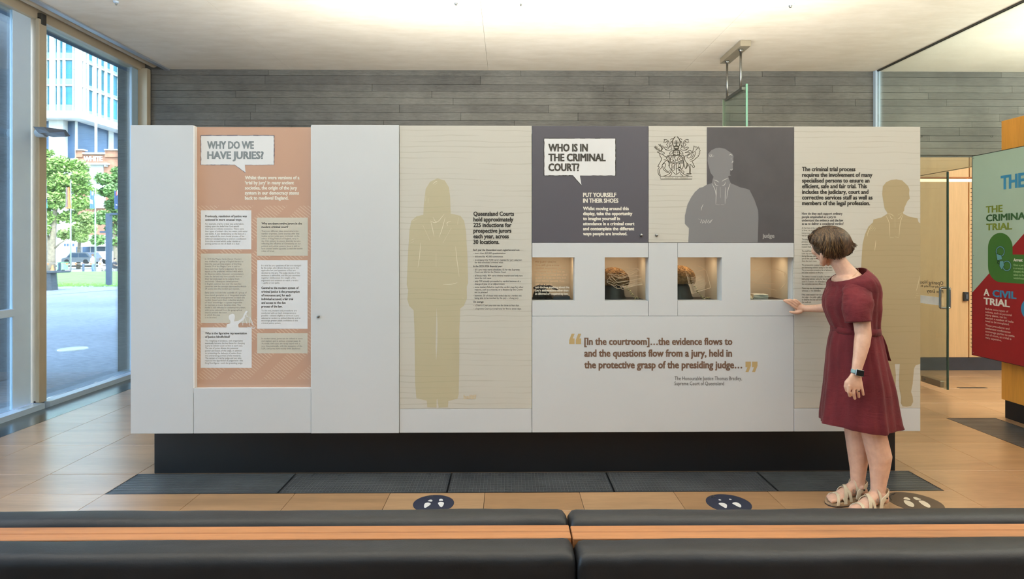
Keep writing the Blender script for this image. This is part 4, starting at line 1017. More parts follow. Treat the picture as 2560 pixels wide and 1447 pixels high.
# ================================================================== floor grilles
M_STEEL_D = flat('dark_grille_steel', (150, 154, 158), 0.34, 0.75, 0.08, 3)
M_STEEL_F = flat('grille_frame_steel', (72, 76, 80), 0.35, 0.8, 0.05, 3)
edges_px = [268, 695, 1117, 1537, 1950, 2362]
gxs = [GX0] + [on_z(p, 1231).x for p in edges_px[1:-1]] + [GX1]
glabels = ['leftmost steel floor grille section with lengthwise slats, lit bluish by the windows', 'steel floor grille section second from the left under the bailiff panel',
           'middle steel floor grille section in front of the black plinth', 'steel floor grille section second from the right before the plinth',
           'rightmost steel floor grille section behind the standing person']
bx('grille_pit', (GX0, GX1, GY0, GY1, -0.128, -0.12), flat('pit_black', (9, 10, 12), 0.9), fl)
for i in range(5):
    a, b = gxs[i] + .002, gxs[i + 1] - .002
    t = thing('floor_grille', glabels[i], 'floor grille', ((a + b) / 2, (GY0 + GY1) / 2, -0.03), 'floor grille sections before the display')
    MB().box(a, b, GY0 + .002, GY0 + .007, -.03, .0).box(a, b, GY1 - .007, GY1 - .002, -.03, .0).box(a, a + .004, GY0 + .007, GY1 - .007, -.03, 0).box(b - .004, b, GY0 + .007, GY1 - .007, -.03, 0).build('frame', M_STEEL_F, t)
    mb = MB(); yy = GY0 + .012
    while yy < GY1 - .012:
        mb.box(a + .004, b - .004, yy, yy + .0065, -.022, -.001); yy += .0168
    mb.build('slats', M_STEEL_D, t, kind='stuff')
    mb = MB(); xx = a + .02; st_ = 0.10 if i in (0, 4) else 0.022
    while xx < b - .01:
        mb.box(xx, xx + .003, GY0 + .007, GY1 - .007, -.020, -.004 if st_ > .05 else -.0014); xx += st_
    mb.build('cross_rods', M_STEEL_D, t, kind='stuff')
# side grille
t = thing('side_floor_grille', 'dark flush floor grille strip running along the foot of the coloured board', 'floor grille', ((G2[0] + G2[1]) / 2, (G2[2] + G2[3]) / 2, -0.03))
bx('grille_pit', (G2[0], G2[1], G2[2], G2[3], -0.128, -0.12), flat('pit_black', (9, 10, 12), 0.9), fl)
MB().box(G2[0] + .002, G2[1] - .002, G2[2] + .002, G2[2] + .008, -.03, 0).box(G2[0] + .002, G2[1] - .002, G2[3] - .008, G2[3] - .002, -.03, 0).box(G2[0] + .002, G2[0] + .008, G2[2] + .008, G2[3] - .008, -.03, 0).box(G2[1] - .008, G2[1] - .002, G2[2] + .008, G2[3] - .008, -.03, 0).build('frame', M_STEEL_F, t)
mb = MB(); yy = G2[2] + .014
while yy < G2[3] - .012: mb.box(G2[0] + .008, G2[1] - .008, yy, yy + .0075, -.022, -.001); yy += .0168
mb.build('slats', M_STEEL_D, t, kind='stuff')
fh = bx('hatch_lid', (on_z(2372, 962).x, on_z(2372, 962).x + .30, 6.30, 6.345, 0.0, .003), M_STEEL_F, None)
tag(fh, 'thin dark metal strip lying in the timber floor beside the glass door', 'floor strip')

# ================================================================== floor decals
M_DECAL = flat('navy_floor_vinyl', (50, 54, 70), 0.42, 0, 0.03, 8); M_DECAL2 = flat('brown_floor_vinyl', (92, 78, 64), 0.42, 0, 0.03, 8)
M_DWHITE = flat('white_floor_vinyl', (222, 222, 222), 0.45); M_DCREAM = flat('cream_floor_vinyl', (222, 212, 190), 0.45)
def decal(px, py, wpx, hpx, slant, word, mat, wm, prints, label, arc=(0.0, 1.0)):
    c = on_z(px, py); e = on_z(px + wpx / 2, py); r = abs(e.x - c.x)
    MBd = MB(); n = 56
    MBd.lathe([(r, 0.0), (r, 0.0012)], (c.x, c.y, 0), n, 'z')
    t = MBd.build('floor_decal', mat); tag(t, label, 'floor sticker', 'round footprint stickers on the floor')
    PF = Plane('z', 0.0012)
    for k, pr in enumerate(prints):
        shape(MB(), PF, pr, .0004, True, 4).build('footprint', wm, t)
    # lettering set round the far edge, upside down to the viewer
    mb = MB(); vs, fs = word_mesh(word, 0.03); mn = min(v.x for v in vs); mx = max(v.x for v in vs)
    rr = r * 0.90; sc = (arc[1] - arc[0]) * rr / (mx - mn)
    pts = []
    for v in vs:
        a = arc[0] + (v.x - mn) / (mx - mn) * (arc[1] - arc[0])
        q = rr - v.y * sc * 1.0
        pts.append((c.x + q * math.cos(a), c.y + q * math.sin(a), .0017))
    mb.add(pts, fs).build('decal_lettering', wm, t)
def D1(p, ox=1000, oy=1220, s=0.0625): return [(ox + a * s, oy + b * s) for a, b in p]
decal(1084, 1258.6, 102, 44, 0, 'bailiff', M_DECAL, M_DWHITE, [
    D1([(1110, 515), (1180, 470), (1250, 460), (1295, 490), (1290, 525), (1240, 540), (1170, 528)]), D1([(1560, 480), (1590, 440), (1660, 430), (1715, 465), (1710, 505), (1640, 508), (1580, 515)]),
    D1([(960, 700), (990, 620), (1060, 585), (1150, 580), (1230, 620), (1200, 670), (1100, 740), (1020, 785), (970, 775)]), D1([(1520, 600), (1570, 560), (1650, 550), (1730, 565), (1758, 600), (1740, 670), (1690, 740), (1645, 760), (1590, 720), (1540, 650)])],
    'navy round floor sticker with two white footprints, the leftmost, below the bailiff figure', (1.72, 2.12))
def D2(p): return D1(p, 1740, 1220)
decal(1821.5, 1258, 109, 45, 0, 'judge', M_DECAL, M_DWHITE, [
    D2([(905, 450), (950, 450), (1005, 470), (995, 490), (940, 488), (910, 475)]), D2([(1320, 430), (1370, 430), (1425, 455), (1400, 468), (1340, 462)]),
    D2([(905, 620), (960, 590), (1060, 592), (1170, 620), (1232, 670), (1235, 750), (1205, 797), (1140, 780), (1040, 720), (950, 665)]), D2([(1450, 605), (1520, 570), (1620, 568), (1720, 610), (1790, 670), (1812, 730), (1790, 768), (1720, 760), (1600, 700), (1500, 645)])],
    'navy round floor sticker with heel dots and white footprints, below the judge figure', (2.0, 2.40))
def D3(p): return D1(p, 2040, 1180, 0.1289)
decal(2287.5, 1255, 122, 44, 0, 'judge’s associate', M_DECAL2, M_DCREAM, [
    D3([(1700, 520), (1715, 490), (1760, 488), (1815, 515), (1825, 540), (1770, 535)]), D3([(1885, 490), (1930, 485), (2000, 510), (2040, 530), (1960, 540), (1910, 520)]),
    D3([(1705, 550), (1750, 545), (1840, 575), (1900, 625), (1895, 670), (1850, 672), (1770, 640), (1715, 590)]), D3([(1990, 555), (2060, 552), (2140, 585), (2210, 640), (2215, 682), (2160, 682), (2080, 640), (2020, 595)])],
    'brown round floor sticker with cream footprints, right of the sandals', (1.9, 2.95))

# ================================================================== benches
m, nt, bs = nmat('black_leather')
v = coords(nt); vo = nt.nodes.new('ShaderNodeTexVoronoi'); vo.inputs['Scale'].default_value = 260; nt.links.new(v, vo.inputs['Vector'])
nz = noise_tex(nt, coords(nt, (1, 6, 2)), 4, 4)
nt.links.new(ramp(nt, nz, [(0.3, (0.008, 0.009, 0.011)), (0.7, (0.016, 0.018, 0.022))]), bs.inputs['Base Color'])
bs.inputs['Roughness'].default_value = 0.42; bs.inputs['Specular IOR Level'].default_value = 0.38
hh = mth(nt, 'ADD', mth(nt, 'MULTIPLY', vo.outputs['Distance'], 0.25), mth(nt, 'MULTIPLY', nz, 1.0))
bump(nt, bs, hh, 0.16, 0.004)
M_LEATHER = m
def cushion(x0, x1, y0, y1, z0, z1, r, seed, ends=True, sub=70):
    """upholstered long bar with rounded edges, slight sag and wrinkles, running along x"""
    mb = MB(); prof = []
    for cx, cy, a0 in ((y1 - r, z1 - r, 0), (y0 + r, z1 - r, 90), (y0 + r * .6, z0 + r * .6, 180), (y1 - r * .6, z0 + r * .6, 270)):
        q = r if a0 < 180 else r * .6
        for k in range(6):
            a = math.radians(a0 + 90 * k / 5); prof.append((cx + q * math.cos(a), cy + q * math.sin(a)))
    n = len(prof); cyy, czz = (y0 + y1) / 2, (z0 + z1) / 2
    xs_ = [x0, x0 + .004, x0 + .012, x0 + .024] + [x0 + .04 + (x1 - x0 - .08) * i / sub for i in range(sub + 1)] + [x1 - .024, x1 - .012, x1 - .004, x1]
    vs = []; fs = []
    for i, x in enumerate(xs_):
        d = min(x - x0, x1 - x); k = 1.0 if d > .018 else 0.90 + 0.10 * math.sin(min(1, d / .018) * PI / 2)
        for j, (py_, pz_) in enumerate(prof):
            nn = noise.noise(Vector((x * 3.2 + seed, py_ * 9, pz_ * 9))) * .0028 + noise.noise(Vector((x * 16 + seed, py_ * 14, pz_ * 20))) * .0006 * (2.6 if d < .30 else 1)
            vs.append((x, cyy + (py_ - cyy) * k + nn, czz + (pz_ - czz) * k + nn))
    m_ = len(xs_)
    for i in range(m_ - 1):
        for j in range(n): fs.append((i * n + j, i * n + (j + 1) % n, (i + 1) * n + (j + 1) % n, (i + 1) * n + j))
    fs.append(tuple(range(n))); fs.append(tuple((m_ - 1) * n + j for j in range(n)))
    return mb.add(vs, fs)
def bench(x0, x1, dy, label, seed, gx_near, gx_far):
    """back-to-back bench: two leather backrests on a timber spine, seats either side"""
    t = thing('back_to_back_bench', label, 'bench', ((x0 + x1) / 2, 1.56 + dy, 0.0), 'black leather benches in the foreground')
    yr0, yr1 = 1.533 + dy, 1.604 + dy
    zr = 0.752
    l, r_ = x0, x1
    ym = yr0 + (yr1 - yr0) * (0.47 if seed < 5 else 0.5)
    def rail(y0, y1, xl, xr):
        bx('timber_rail', (xl, xr, y0, y1, zr - .10, zr), M_RAIL, t, .0018)
    rail(yr0, ym - .0012, l, r_); rail(ym + .0012, yr1, l, r_)
    bx('spine_board', (l + .01, r_ - .01, yr0 + .01, yr1 - .01, 0.10, zr - .10), M_BLACK, t)
    nb = cushion(l, r_, yr0 - .105, yr0 - .001, 0.40, zr + .009, .028, seed); nb.build('backrest_cushion', M_LEATHER, t, True)
    fb = cushion(l, r_, yr1 + .002, yr1 + .095, 0.40, zr + .012, .030, seed + 3); fb.build('backrest_cushion', M_LEATHER, t, True)
    sc = cushion(l, r_, yr0 - .62, yr0 - .108, 0.29, 0.42, .04, seed + 7, sub=30); sc.build('seat_cushion', M_LEATHER, t, True)
    sc = cushion(l, r_, yr1 + .098, yr1 + .60, 0.29, 0.42, .04, seed + 9, sub=30); sc.build('seat_cushion', M_LEATHER, t, True)
    bx('base_frame', (l + .02, r_ - .02, yr0 - .56, yr1 + .54, 0.10, 0.288), M_RAIL, t, .003)
    for xx in (l + .18, (l + r_) / 2, r_ - .18):
        for yy in (yr0 - .5, yr1 + .44):
            bx('leg', (xx - .03, xx + .03, yy, yy + .05, 0.0, .10), M_BLACK, t, .003)
xg = on_y(1427, 1330, 1.56).x
bench(-2.15, xg - .0015, 0.0, 'long black leather back-to-back bench on the left with a grooved timber rail', 1.7, 0, 0)
bench(xg + .0025, 2.35, -.006, 'long black leather back-to-back bench on the right, behind which the sandals stand', 6.2, 0, 0)

# ================================================================== hanging glass sign
hx_ = 2.48
t = thing('hanging_glass_sign', 'clear green-edged glass sign hanging on two rods from a metal ceiling bar', 'sign', (hx_, 6.47, 2.1))
bx('ceiling_bar', (hx_ - .055, hx_ + .055, 6.16, 6.76, 3.605, 3.668), flat('champagne_metal', (186, 178, 158), 0.35, 0.6, .04, 4), t, .002)
for yy in (6.27, 6.66):
    MB().tube([(hx_ - .01, yy, 3.61), (hx_ - .01, yy, 3.18)], .0115, 12).build('rod', M_METAL, t, True)
    MB().lathe([(.026, 3.606), (.018, 3.59), (.012, 3.575)], (hx_ - .01, yy, 0), 14).build('rod_collar', M_METAL, t, True)
G1 = glass_mat('green_tinted_sign_glass', (242, 249, 244), edge=0.5)
bx('glass_panel', (hx_ - .008, hx_ + .008, 6.14, 6.80, 2.10, 3.205), G1, t)
bx('edge_face', (hx_ - .009, hx_ + .009, 6.132, 6.14, 2.10, 3.205), flat('bright_green_glass_edge', (128, 186, 160), .15), t)
bx('edge_face', (hx_ - .009, hx_ + .009, 6.80, 6.806, 2.10, 3.205), flat('pale_green_glass_edge', (190, 206, 186), .2), t)
bx('clamp_bar', (hx_ - .018, hx_ + .012, 6.22, 6.72, 3.165, 3.195), M_METAL, t, .001)

# small ceiling fittings
for k, (px, py, lab) in enumerate(((290, 3, 'small grey ceiling sprinkler nearest the left windows'), (1140, 3, 'flat round ceiling detector left of the ceiling centre line'), (1302, 5, 'tiny ceiling sprinkler head right of the ceiling centre line'), (1976, 9, 'round ceiling detector in front of the hanging sign bar'))):
    c = on_z(px, py, ZC)
    t = thing('ceiling_fitting', lab, 'ceiling fitting', (c.x, c.y, ZC - .03))
    r = .034 if k in (1, 3) else .022
    MB().lathe([(0, ZC - .0005), (r, ZC - .0005), (r * .95, ZC - .012), (r * .5, ZC - .018), (0, ZC - .018)], (c.x, c.y, 0), 20).build('base', M_ALU, t, True, sharp=40)
    MB().lathe([(r * .45, ZC - .018), (r * .3, ZC - .034), (0, ZC - .036)], (c.x, c.y, 0), 14).build('sensor_head', M_METAL, t, True, sharp=40)

# ================================================================== coloured trial board and its timber stand
XBd = 4.30
a = on_x(2431, 640, XBd); YF = a.y
zt_b = (on_x(2431, 392, XBd).z + on_x(2560, 365, XBd).z) / 2; zb_b = (on_x(2431, 886, XBd).z + on_x(2560, 916, XBd).z) / 2
YN_ = YF - 1.9
bd = thing('trial_board', 'large slanted-view board in pale green and red about criminal and civil trials', 'information board', (XBd, (YF + YN_) / 2, zb_b))
bx('board_panel', (XBd, XBd + .018, YN_, YF, zb_b, zt_b), flat('pale_green_print', (166, 190, 172), .42, 0, .015, 1.5), bd)
MB().box(XBd - .001, XBd + .02, YF, YF + .006, zb_b - .004, zt_b + .004).box(XBd - .001, XBd + .02, YN_, YF, zt_b, zt_b + .005).box(XBd - .001, XBd + .02, YN_, YF, zb_b - .004, zb_b).build('board_edge', M_BLACK, bd)
mb = MB()
for i in range(41):
    zz_ = on_x(2431, 471 + i * 9.95, XBd).z if False else (on_x(2431, 471, XBd).z + (on_x(2431, 868, XBd).z - on_x(2431, 471, XBd).z) * i / 40)
    mb.box(XBd + .004, XBd + .010, YF + .006, YF + .028, zz_ - .002, zz_ + .002)
mb.build('edge_pegs', M_BLACK, bd, kind='stuff')
PB = Plane('x', XBd)
M_RED = flat('deep_red_print', (150, 30, 34), .42, 0, .01); M_GRN = flat('leaf_green_print', (62, 112, 46), .45, 0, .01); M_BLU = flat('sky_blue_print', (58, 136, 176), .45, 0, .01)
rp = [(2431, 731), (2471.7, 684), (2531.8, 615.3), (2560, 584)]
pr = [PB(*p, .0006) for p in rp]
# continue the diagonal beyond the frame until the board's near end
sl = (pr[-1].z - pr[0].z) / (pr[0].y - pr[-1].y)
yy_top = pr[0].y - (zt_b - pr[0].z) / sl
mb = MB(); mb.add([(XBd - .0006, YF, pr[0].z), (XBd - .0006, max(yy_top, YN_), min(zt_b, pr[0].z + sl * (YF - YN_))), (XBd - .0006, YN_, min(zt_b, pr[0].z + sl * (YF - YN_))), (XBd - .0006, YN_, zb_b), (XBd - .0006, YF, zb_b)], [(0, 1, 2, 3, 4)])
mb.build('red_field', M_RED, bd)
def bd_uv(px, py):
    p = on_x(px, py, XBd); return (YF - p.y, p.z)
class BoardPlane:
    """board coordinates in millimetres: u along the board towards the viewer, v downwards"""
    def __call__(s, u, v, lift=0.0): return Vector((XBd - .0006 - lift, YF - u / 1000.0, -v / 1000.0))
BP = BoardPlane()
def bmm(px, py):
    u, z = bd_uv(px, py); return (u * 1000, -z * 1000)
def blet(name, lines, p0, cap_px, mat, x1=None, dy=0, bold=.05, lift=.0010, sx=None):
    a = bmm(*p0); cap = abs(bmm(p0[0], p0[1] - cap_px)[1] - a[1])
    d = abs(bmm(p0[0], p0[1] + dy)[1] - a[1]) if dy else 0
    ref = (0, bmm(*x1)[0]) if x1 else None
    lettering(MB(), BP, lines, a[0], a[1], d, cap, ref, bold, lift, sx=sx).build(name, mat, bd)
# green pill with the band running right
u0, zt1 = bd_uv(2470.2, 605); u1, _ = bd_uv(2531.8, 605); ztp = bd_uv(2500, 582)[1]; zbp = bd_uv(2531, 707.5)[1]; zst = bd_uv(2532, 636)[1]
w = (u1 - u0); r = w / 2; pts = []
for k in range(17):
    a = PI - PI * k / 16; pts.append((u0 + r + r * math.cos(a), ztp - r + r * math.sin(a)))
pts += [(u1, zst), (YF - YN_ - .15, zst), (YF - YN_ - .15, zbp)]
for k in range(9):
    a = -PI / 2 - (PI / 2) * k / 8; pts.append((u0 + r * 1.05 + r * 1.05 * math.cos(a), zbp + r * 1.05 + r * 1.05 * math.sin(a)))
shape(MB(), BP, [(u * 1000, -z * 1000) for u, z in pts], .0005).build('green_pill', M_GRN, bd)
bl = flat('lime_green_ink', (122, 140, 52), .5); bgn = flat('forest_ink', (56, 96, 56), .5)
blet('title_lettering', ['THE TRIAL'], (2502, 473), 33, M_BLU, None, bold=.05, sx=128)
_t = COL.objects['title_lettering']
blet('heading_lettering', ['THE'], (2465, 532), 16.4, bl, (2507, 528.7), bold=.04)
blet('heading_lettering', ['CRIMINAL'], (2465.3, 553.2), 16.2, bgn, (2577, 545), bold=.04)
blet('heading_lettering', ['TRIAL'], (2466, 575.4), 16.2, bl, (2530.6, 572.8), bold=.04)
blet('heading_lettering', ['A'], (2459.5, 738), 16.5, M_OFFW, (2473.8, 739), bold=.04)
blet('heading_lettering', ['CIVIL'], (2481.5, 741), 16.8, M_BLU, (2541.6, 744.6), bold=.04)
blet('heading_lettering', ['TRIAL'], (2459.5, 760), 16.5, M_OFFW, (2525, 765.8), bold=.04)
rt = flat('pale_pink_ink', (214, 178, 166), .5)
blet('body_lettering', ['Before some types of', 'actions, such as personal', 'injury claims, can be', 'started, a number of tasks', 'need to be completed.'], (2464, 773.8), 5.0, rt, (2521, 779.6), 7.6, .015)
blet('body_lettering', ['These procedures and', 'settlement conferences', 'encourage parties to settle', 'out of court, as a trial is', 'very expensive.'], (2464, 814.7), 5.0, rt, (2524, 822.5), 7.75, .015)
blet('subheading_lettering', ['Arrest'], (2534, 653), 7.2, M_OFFW, None, bold=.05, sx=33)
blet('body_lettering', ['Once a person', 'is arrested and', 'charged, they are', 'taken to the', 'watch-house'], (2534, 664.4), 5.0, flat('pale_green_ink', (170, 200, 150), .5), None, 8.1, .01, sx=22)
# handcuffs drawing
cu = flat('steel_blue_print', (96, 152, 160), .5); ol = flat('dark_outline_print', (30, 46, 40), .5)
mbo = MB(); mbc = MB()
def ringp(cx, cy, rx, ry, w, mb_, lift, a0=0, a1=360):
    pts = [bmm(cx + rx * math.cos(math.radians(a)), cy + ry * math.sin(math.radians(a))) for a in range(a0, a1 + 1, 12)]
    stroke(mb_, BP, pts, w, lift, False)
for (cx, cy, rx, ry) in ((2501.2, 628.5, 10.2, 12.0), (2517.5, 664.5, 10.0, 11.8)):
    ringp(cx, cy, rx, ry, 15, mbo, .0010); ringp(cx, cy, rx, ry, 8, mbc, .0013)
for q in ([(2491, 634), (2504, 638), (2506, 648), (2494, 651)], [(2500, 652), (2509, 652), (2511, 663), (2505, 674), (2499, 665)]):
    shape(mbc, BP, [bmm(*p) for p in q], .0015); stroke(mbo, BP, [bmm(*p) for p in q + [q[0]]], 4, .0016, False)
for q in ([(2494, 650), (2499, 655)], [(2493, 657), (2499, 660)], [(2496, 651), (2494, 658)]): stroke(mbo, BP, [bmm(*p) for p in q], 5, .0014, False)
mbo.build('handcuff_outline', ol, bd); mbc.build('handcuff_drawing', cu, bd)
cu_, cz_ = bd_uv(2577, 774); rr_ = bd_uv(2577, 774)[0] - bd_uv(2553, 772)[0]
shape(MB(), BP, [((cu_ + rr_ * math.cos(a * PI / 18)) * 1000, -(cz_ + rr_ * math.sin(a * PI / 18)) * 1000) for a in range(36)], .0008).build('blue_disc', M_BLU, bd)
for (px, py) in ((2433.3, 395.5), (2433.3, 639), (2433.3, 881)):
    p = on_x(px, py, XBd); MB().lathe([(.004, 0), (.004, -.003), (0, -.003)], (XBd, p.y - .004, p.z), 10, 'x').build('screw', M_METAL, bd)
st = thing('timber_stand', 'tall honey maple plywood stand on a black plinth behind the coloured board', 'display stand', (4.44, 4.4, 0))
y5 = on_x(2503.5, 700, 4.385).y
zt_s = on_x(2503.5, 303, 4.385).z; zb_s = on_x(2504, 997, 4.385).z
bx('stand_body', (4.385, 4.495, y5 - 1.7, y5, zb_s, zt_s), M_HONEY, st, .002)
bx('plinth', (4.40, 4.48, y5 - 1.66, y5 - .02, 0, zb_s), M_BLACK, st, .002)
for yy in (YF - .35, YF - 1.5):
    bx('standoff', (XBd + .018, 4.385, yy - .02, yy + .02, 1.2, 1.3), M_METAL, bd)
# ================================================================== outdoors
m, nt, bs = nmat('bluestone_paving')
v = coords(nt, (1, 3.2, 1)); a = noise_tex(nt, v, 9, 5, 0.7); b = noise_tex(nt, coords(nt), 0.35, 3)
s = mth(nt, 'ADD', mth(nt, 'MULTIPLY', a, 0.7), mth(nt, 'MULTIPLY', b, 0.3))
nt.links.new(ramp(nt, s, [(0.38, lin((118, 124, 132))[:3]), (0.62, lin((176, 180, 186))[:3])]), bs.inputs['Base Color'])
bs.inputs['Roughness'].default_value = 0.6; bump(nt, bs, a, 0.5, 0.01)
M_PAVE = m
M_STREET = flat('pale_street', (176, 174, 170), 0.85, 0, 0.05, 0.4)
M_LAWN = flat('lawn_green', (104, 148, 70), 0.9, 0, 0.12, 1.2, 0.4)
pl_pts = [(-140, -30, 0), (-4.5, -30, 0), (-4.5, 24.5, 0), (-12, 26.6, 0), (-18.0, 22.9, 0), (-40, 13, 0), (-140, 0, 0)]
a_ = on_z(112, 717.8); b_ = on_z(297, 710.5); dd = (b_ - a_)
e1 = a_ - dd * 12; e2 = b_ + dd * 9
mb = MB(); top = [(-140, -30, 0), (-4.52, -30, 0), (-4.52, e2.y, 0), (e2.x, e2.y, 0), (e1.x, e1.y, 0), (-140, e1.y, 0)]
top = [(e1.x, -30, 0), (40, -30, 0), (40, 27, 0), (e2.x, e2.y, 0), (e1.x, e1.y, 0)]
mb.prism([(e1.x, -30), (-4.45, -30), (-4.45, 27), (e2.x, e2.y), (e1.x, e1.y)], -0.2, 0.0, 'xy'); mb.prism([(-4.45, 7.60), (40, 7.60), (40, 27), (-4.45, 27)], -0.2, 0.0, 'xy')
pz = struct('plaza_paving', mb, M_PAVE)
mb = MB(); far_z = -0.8
mb.add([(e1.x, e1.y, -.01), (e2.x, e2.y, -.01), (40, 54, far_z), (-90, 54, far_z)], [(0, 1, 2, 3)])
lw = mb.build('lawn', M_LAWN); tag(lw, kind='structure')
M_BLADE = flat('grass_blades', (120, 160, 76), 0.8, 0, 0.1, 2)
mb = MB(); rg = random.Random(5)
for k in range(9000):       # short tufts over the part of the lawn that the window shows
    t1 = rg.random() ** 1.3; yv = 23.2 + t1 * 30; xv = yv * rg.uniform(-0.80, -0.64)
    zg = -0.01 + (yv - 23.2) / 30.8 * (far_z + .01)
    w_ = rg.uniform(.02, .05); an = rg.uniform(0, PI)
    mb.add([(xv - w_ * math.cos(an), yv - w_ * math.sin(an), zg - .01), (xv + w_ * math.cos(an), yv + w_ * math.sin(an), zg - .01), (xv + rg.uniform(-.03, .03), yv, zg + rg.uniform(.04, .09))], [(0, 1, 2)])
gb = mb.build('grass', M_BLADE); tag(gb, 'short green grass of the sloping lawn beyond the plaza', 'grass', kind='stuff')
struct('street', MB().box(-160, 60, 54, 150, -1.0, far_z), M_STREET)
a1 = on_z(112, 738.5); b1 = on_z(297, 724)
dr = (b1 - a1).normalized(); nn_ = Vector((-dr.y, dr.x, 0)) * .035
MB().add([a1 - dr * 4 - nn_ + Vector((0, 0, .002)), b1 + dr * 6 - nn_ + Vector((0, 0, .002)), b1 + dr * 6 + nn_ + Vector((0, 0, .002)), a1 - dr * 4 + nn_ + Vector((0, 0, .002))], [(0, 1, 2, 3)]).build('drain_slot', flat('dark_drain', (60, 68, 80), 0.7), pz)
c = on_z(182.5, 873)
dsc = MB().lathe([(0.0, 0.002), (0.165, 0.002), (0.175, 0.012), (0.185, 0.012), (0.19, 0.0)], (c.x, c.y, 0), 32).build('ground_light', flat('pale_ground_lens', (232, 232, 214), 0.4), None, True, sharp=30)
tag(dsc, 'pale round flush light set in the grey plaza paving outside the left window', 'ground light')

# storeys above on a portico, and its columns: they keep the plaza in shade
struct('upper_storeys', MB().box(-9.5, 14, -14, 12.8, 12, 17), M_CONC_OUT)
struct('outdoor_column_1', MB().box(-6.6, -5.7, 5.6, 7.12, 0, 12.0, .012), M_CONC_OUT)
col2x = on_y(298, 800, 10.6).x
struct('outdoor_column_2', MB().box(col2x, col2x + .95, 10.6, 12.0, 0, 12.0, .012), M_CONC_OUT)
struct('outdoor_column_3', MB().box(-6.6, -5.7, -1.2, 0.3, 0, 12.0, .012), M_CONC_OUT)

M_OWHITE = flat('white_render', (176, 182, 184), 0.7, 0, 0.02, .3)
M_OGLASS = flat('teal_curtain_glass', (50, 112, 132), 0.2, 0.0, 0.25, .12, spec=0.4)
M_OGLASS2 = flat('dark_blue_glass', (54, 76, 104), 0.2, 0.0, 0.2, .15, spec=0.4)
M_SPAN = flat('pale_teal_spandrel', (122, 168, 176), 0.3, 0.0, 0.08, .2)
M_BRICK = flat('pale_red_brick', (150, 108, 88), 0.85, 0, 0.12, 1.5)
# glass tower
TY = 95.0; TX = on_y(199, 278, TY).x
tw = thing('glass_tower', 'tall office tower of teal glass with white fins, above the street trees', 'building', (TX - 12, TY + 12, far_z))
z_lv = [on_y(199, p, TY).z for p in (278, 217, 151, 83)]
fh_ = (z_lv[3] - z_lv[0]) / 3
lv = [z_lv[0] + fh_ * i for i in range(8)]
bx('core', (TX - 30, TX - .6, TY + .6, TY + 34, lv[0], lv[-1]), flat('tower_core', (150, 160, 164), 0.6), tw)
xl = [on_y(p, 200, TY).x for p in (60, 78, 96, 115, 133, 147, 160.6, 185, 191)]
for i in range(len(xl) - 1):
    pier = i == 3 and False
    for k in range(len(lv) - 1):
        a, b = xl[i] + .08, xl[i + 1] - .08
        bx('pane', (a, b, TY + .25, TY + .4, lv[k] + 1.15, lv[k + 1] - .12), M_OGLASS, tw)
        bx('spandrel', (a, b, TY + .2, TY + .4, lv[k] + .12, lv[k] + 1.1), M_SPAN, tw)
for i, x in enumerate(xl):
    wd = .42 if i == 4 else .09
    bx('fin', (x - wd if i == 4 else x - wd, x + wd * .6, TY - .25, TY + .4, lv[0], lv[-1]), M_OWHITE, tw)
bx('corner_pier', (xl[-1] + .05, TX, TY - .1, TY + .6, lv[0], lv[-1]), M_OWHITE, tw)
def y_on(px): return on_x(px, 300, TX).y
yl = [TY + .6] + [y_on(p) for p in (210, 218, 236, 249, 264, 279, 297)] + [y_on(297) + 1.7 * k for k in (1, 2, 3)]
for i in range(len(yl) - 1):
    for k in range(len(lv) - 1):
        bx('pane', (TX - .4, TX - .25, yl[i] + .06, yl[i + 1] - .06, lv[k] + .7, lv[k + 1] - .1), M_OGLASS, tw)
        bx('spandrel', (TX - .4, TX - .2, yl[i] + .06, yl[i + 1] - .06, lv[k] + .1, lv[k] + .65), M_SPAN, tw)
for i, y in enumerate(yl[1:]):
    wd = .2 if i == 2 else .07
    bx('fin', (TX - .4, TX + .25, y - wd, y + wd, lv[0], lv[-1]), M_OWHITE, tw)
for z in lv: bx('floor_band', (TX - 30, TX - .02, TY + .1, TY + 34, z - .1, z + .1), M_OWHITE, tw)
bx('soffit_band', (TX - 30, TX + .1, TY - .3, TY + 34, lv[0] - 1.1, lv[0] - .02), flat('pale_grey_cladding', (196, 202, 204), .6), tw)
# podium
zp = lv[0] - 1.1
bx('podium_glass', (TX - 28, TX - 2.2, TY + 2.2, TY + 30, far_z + 6, zp), M_OGLASS2, tw)
for (pa, pb, yy, wy) in ((122, 158, TY + 1.2, 1.5), (246, 273, TY + 10, 1.2)):
    xa_ = on_y(pa, 350, yy).x; xb_ = on_y(pb, 350, yy).x
    bx('podium_pier', (xa_, xb_, yy, yy + wy, far_z, zp), M_OWHITE, tw)
for pa in (191, 240): 
    xa_ = on_y(pa, 350, TY + 2.1).x; bx('podium_mullion', (xa_ - .15, xa_ + .15, TY + 2.0, TY + 2.2, far_z + 6, zp), M_OWHITE, tw)
bx('podium_base', (TX - 28, TX + 6, TY + 1.8, TY + 12, far_z, on_y(200, 396, TY + 1.8).z), M_OWHITE, tw)

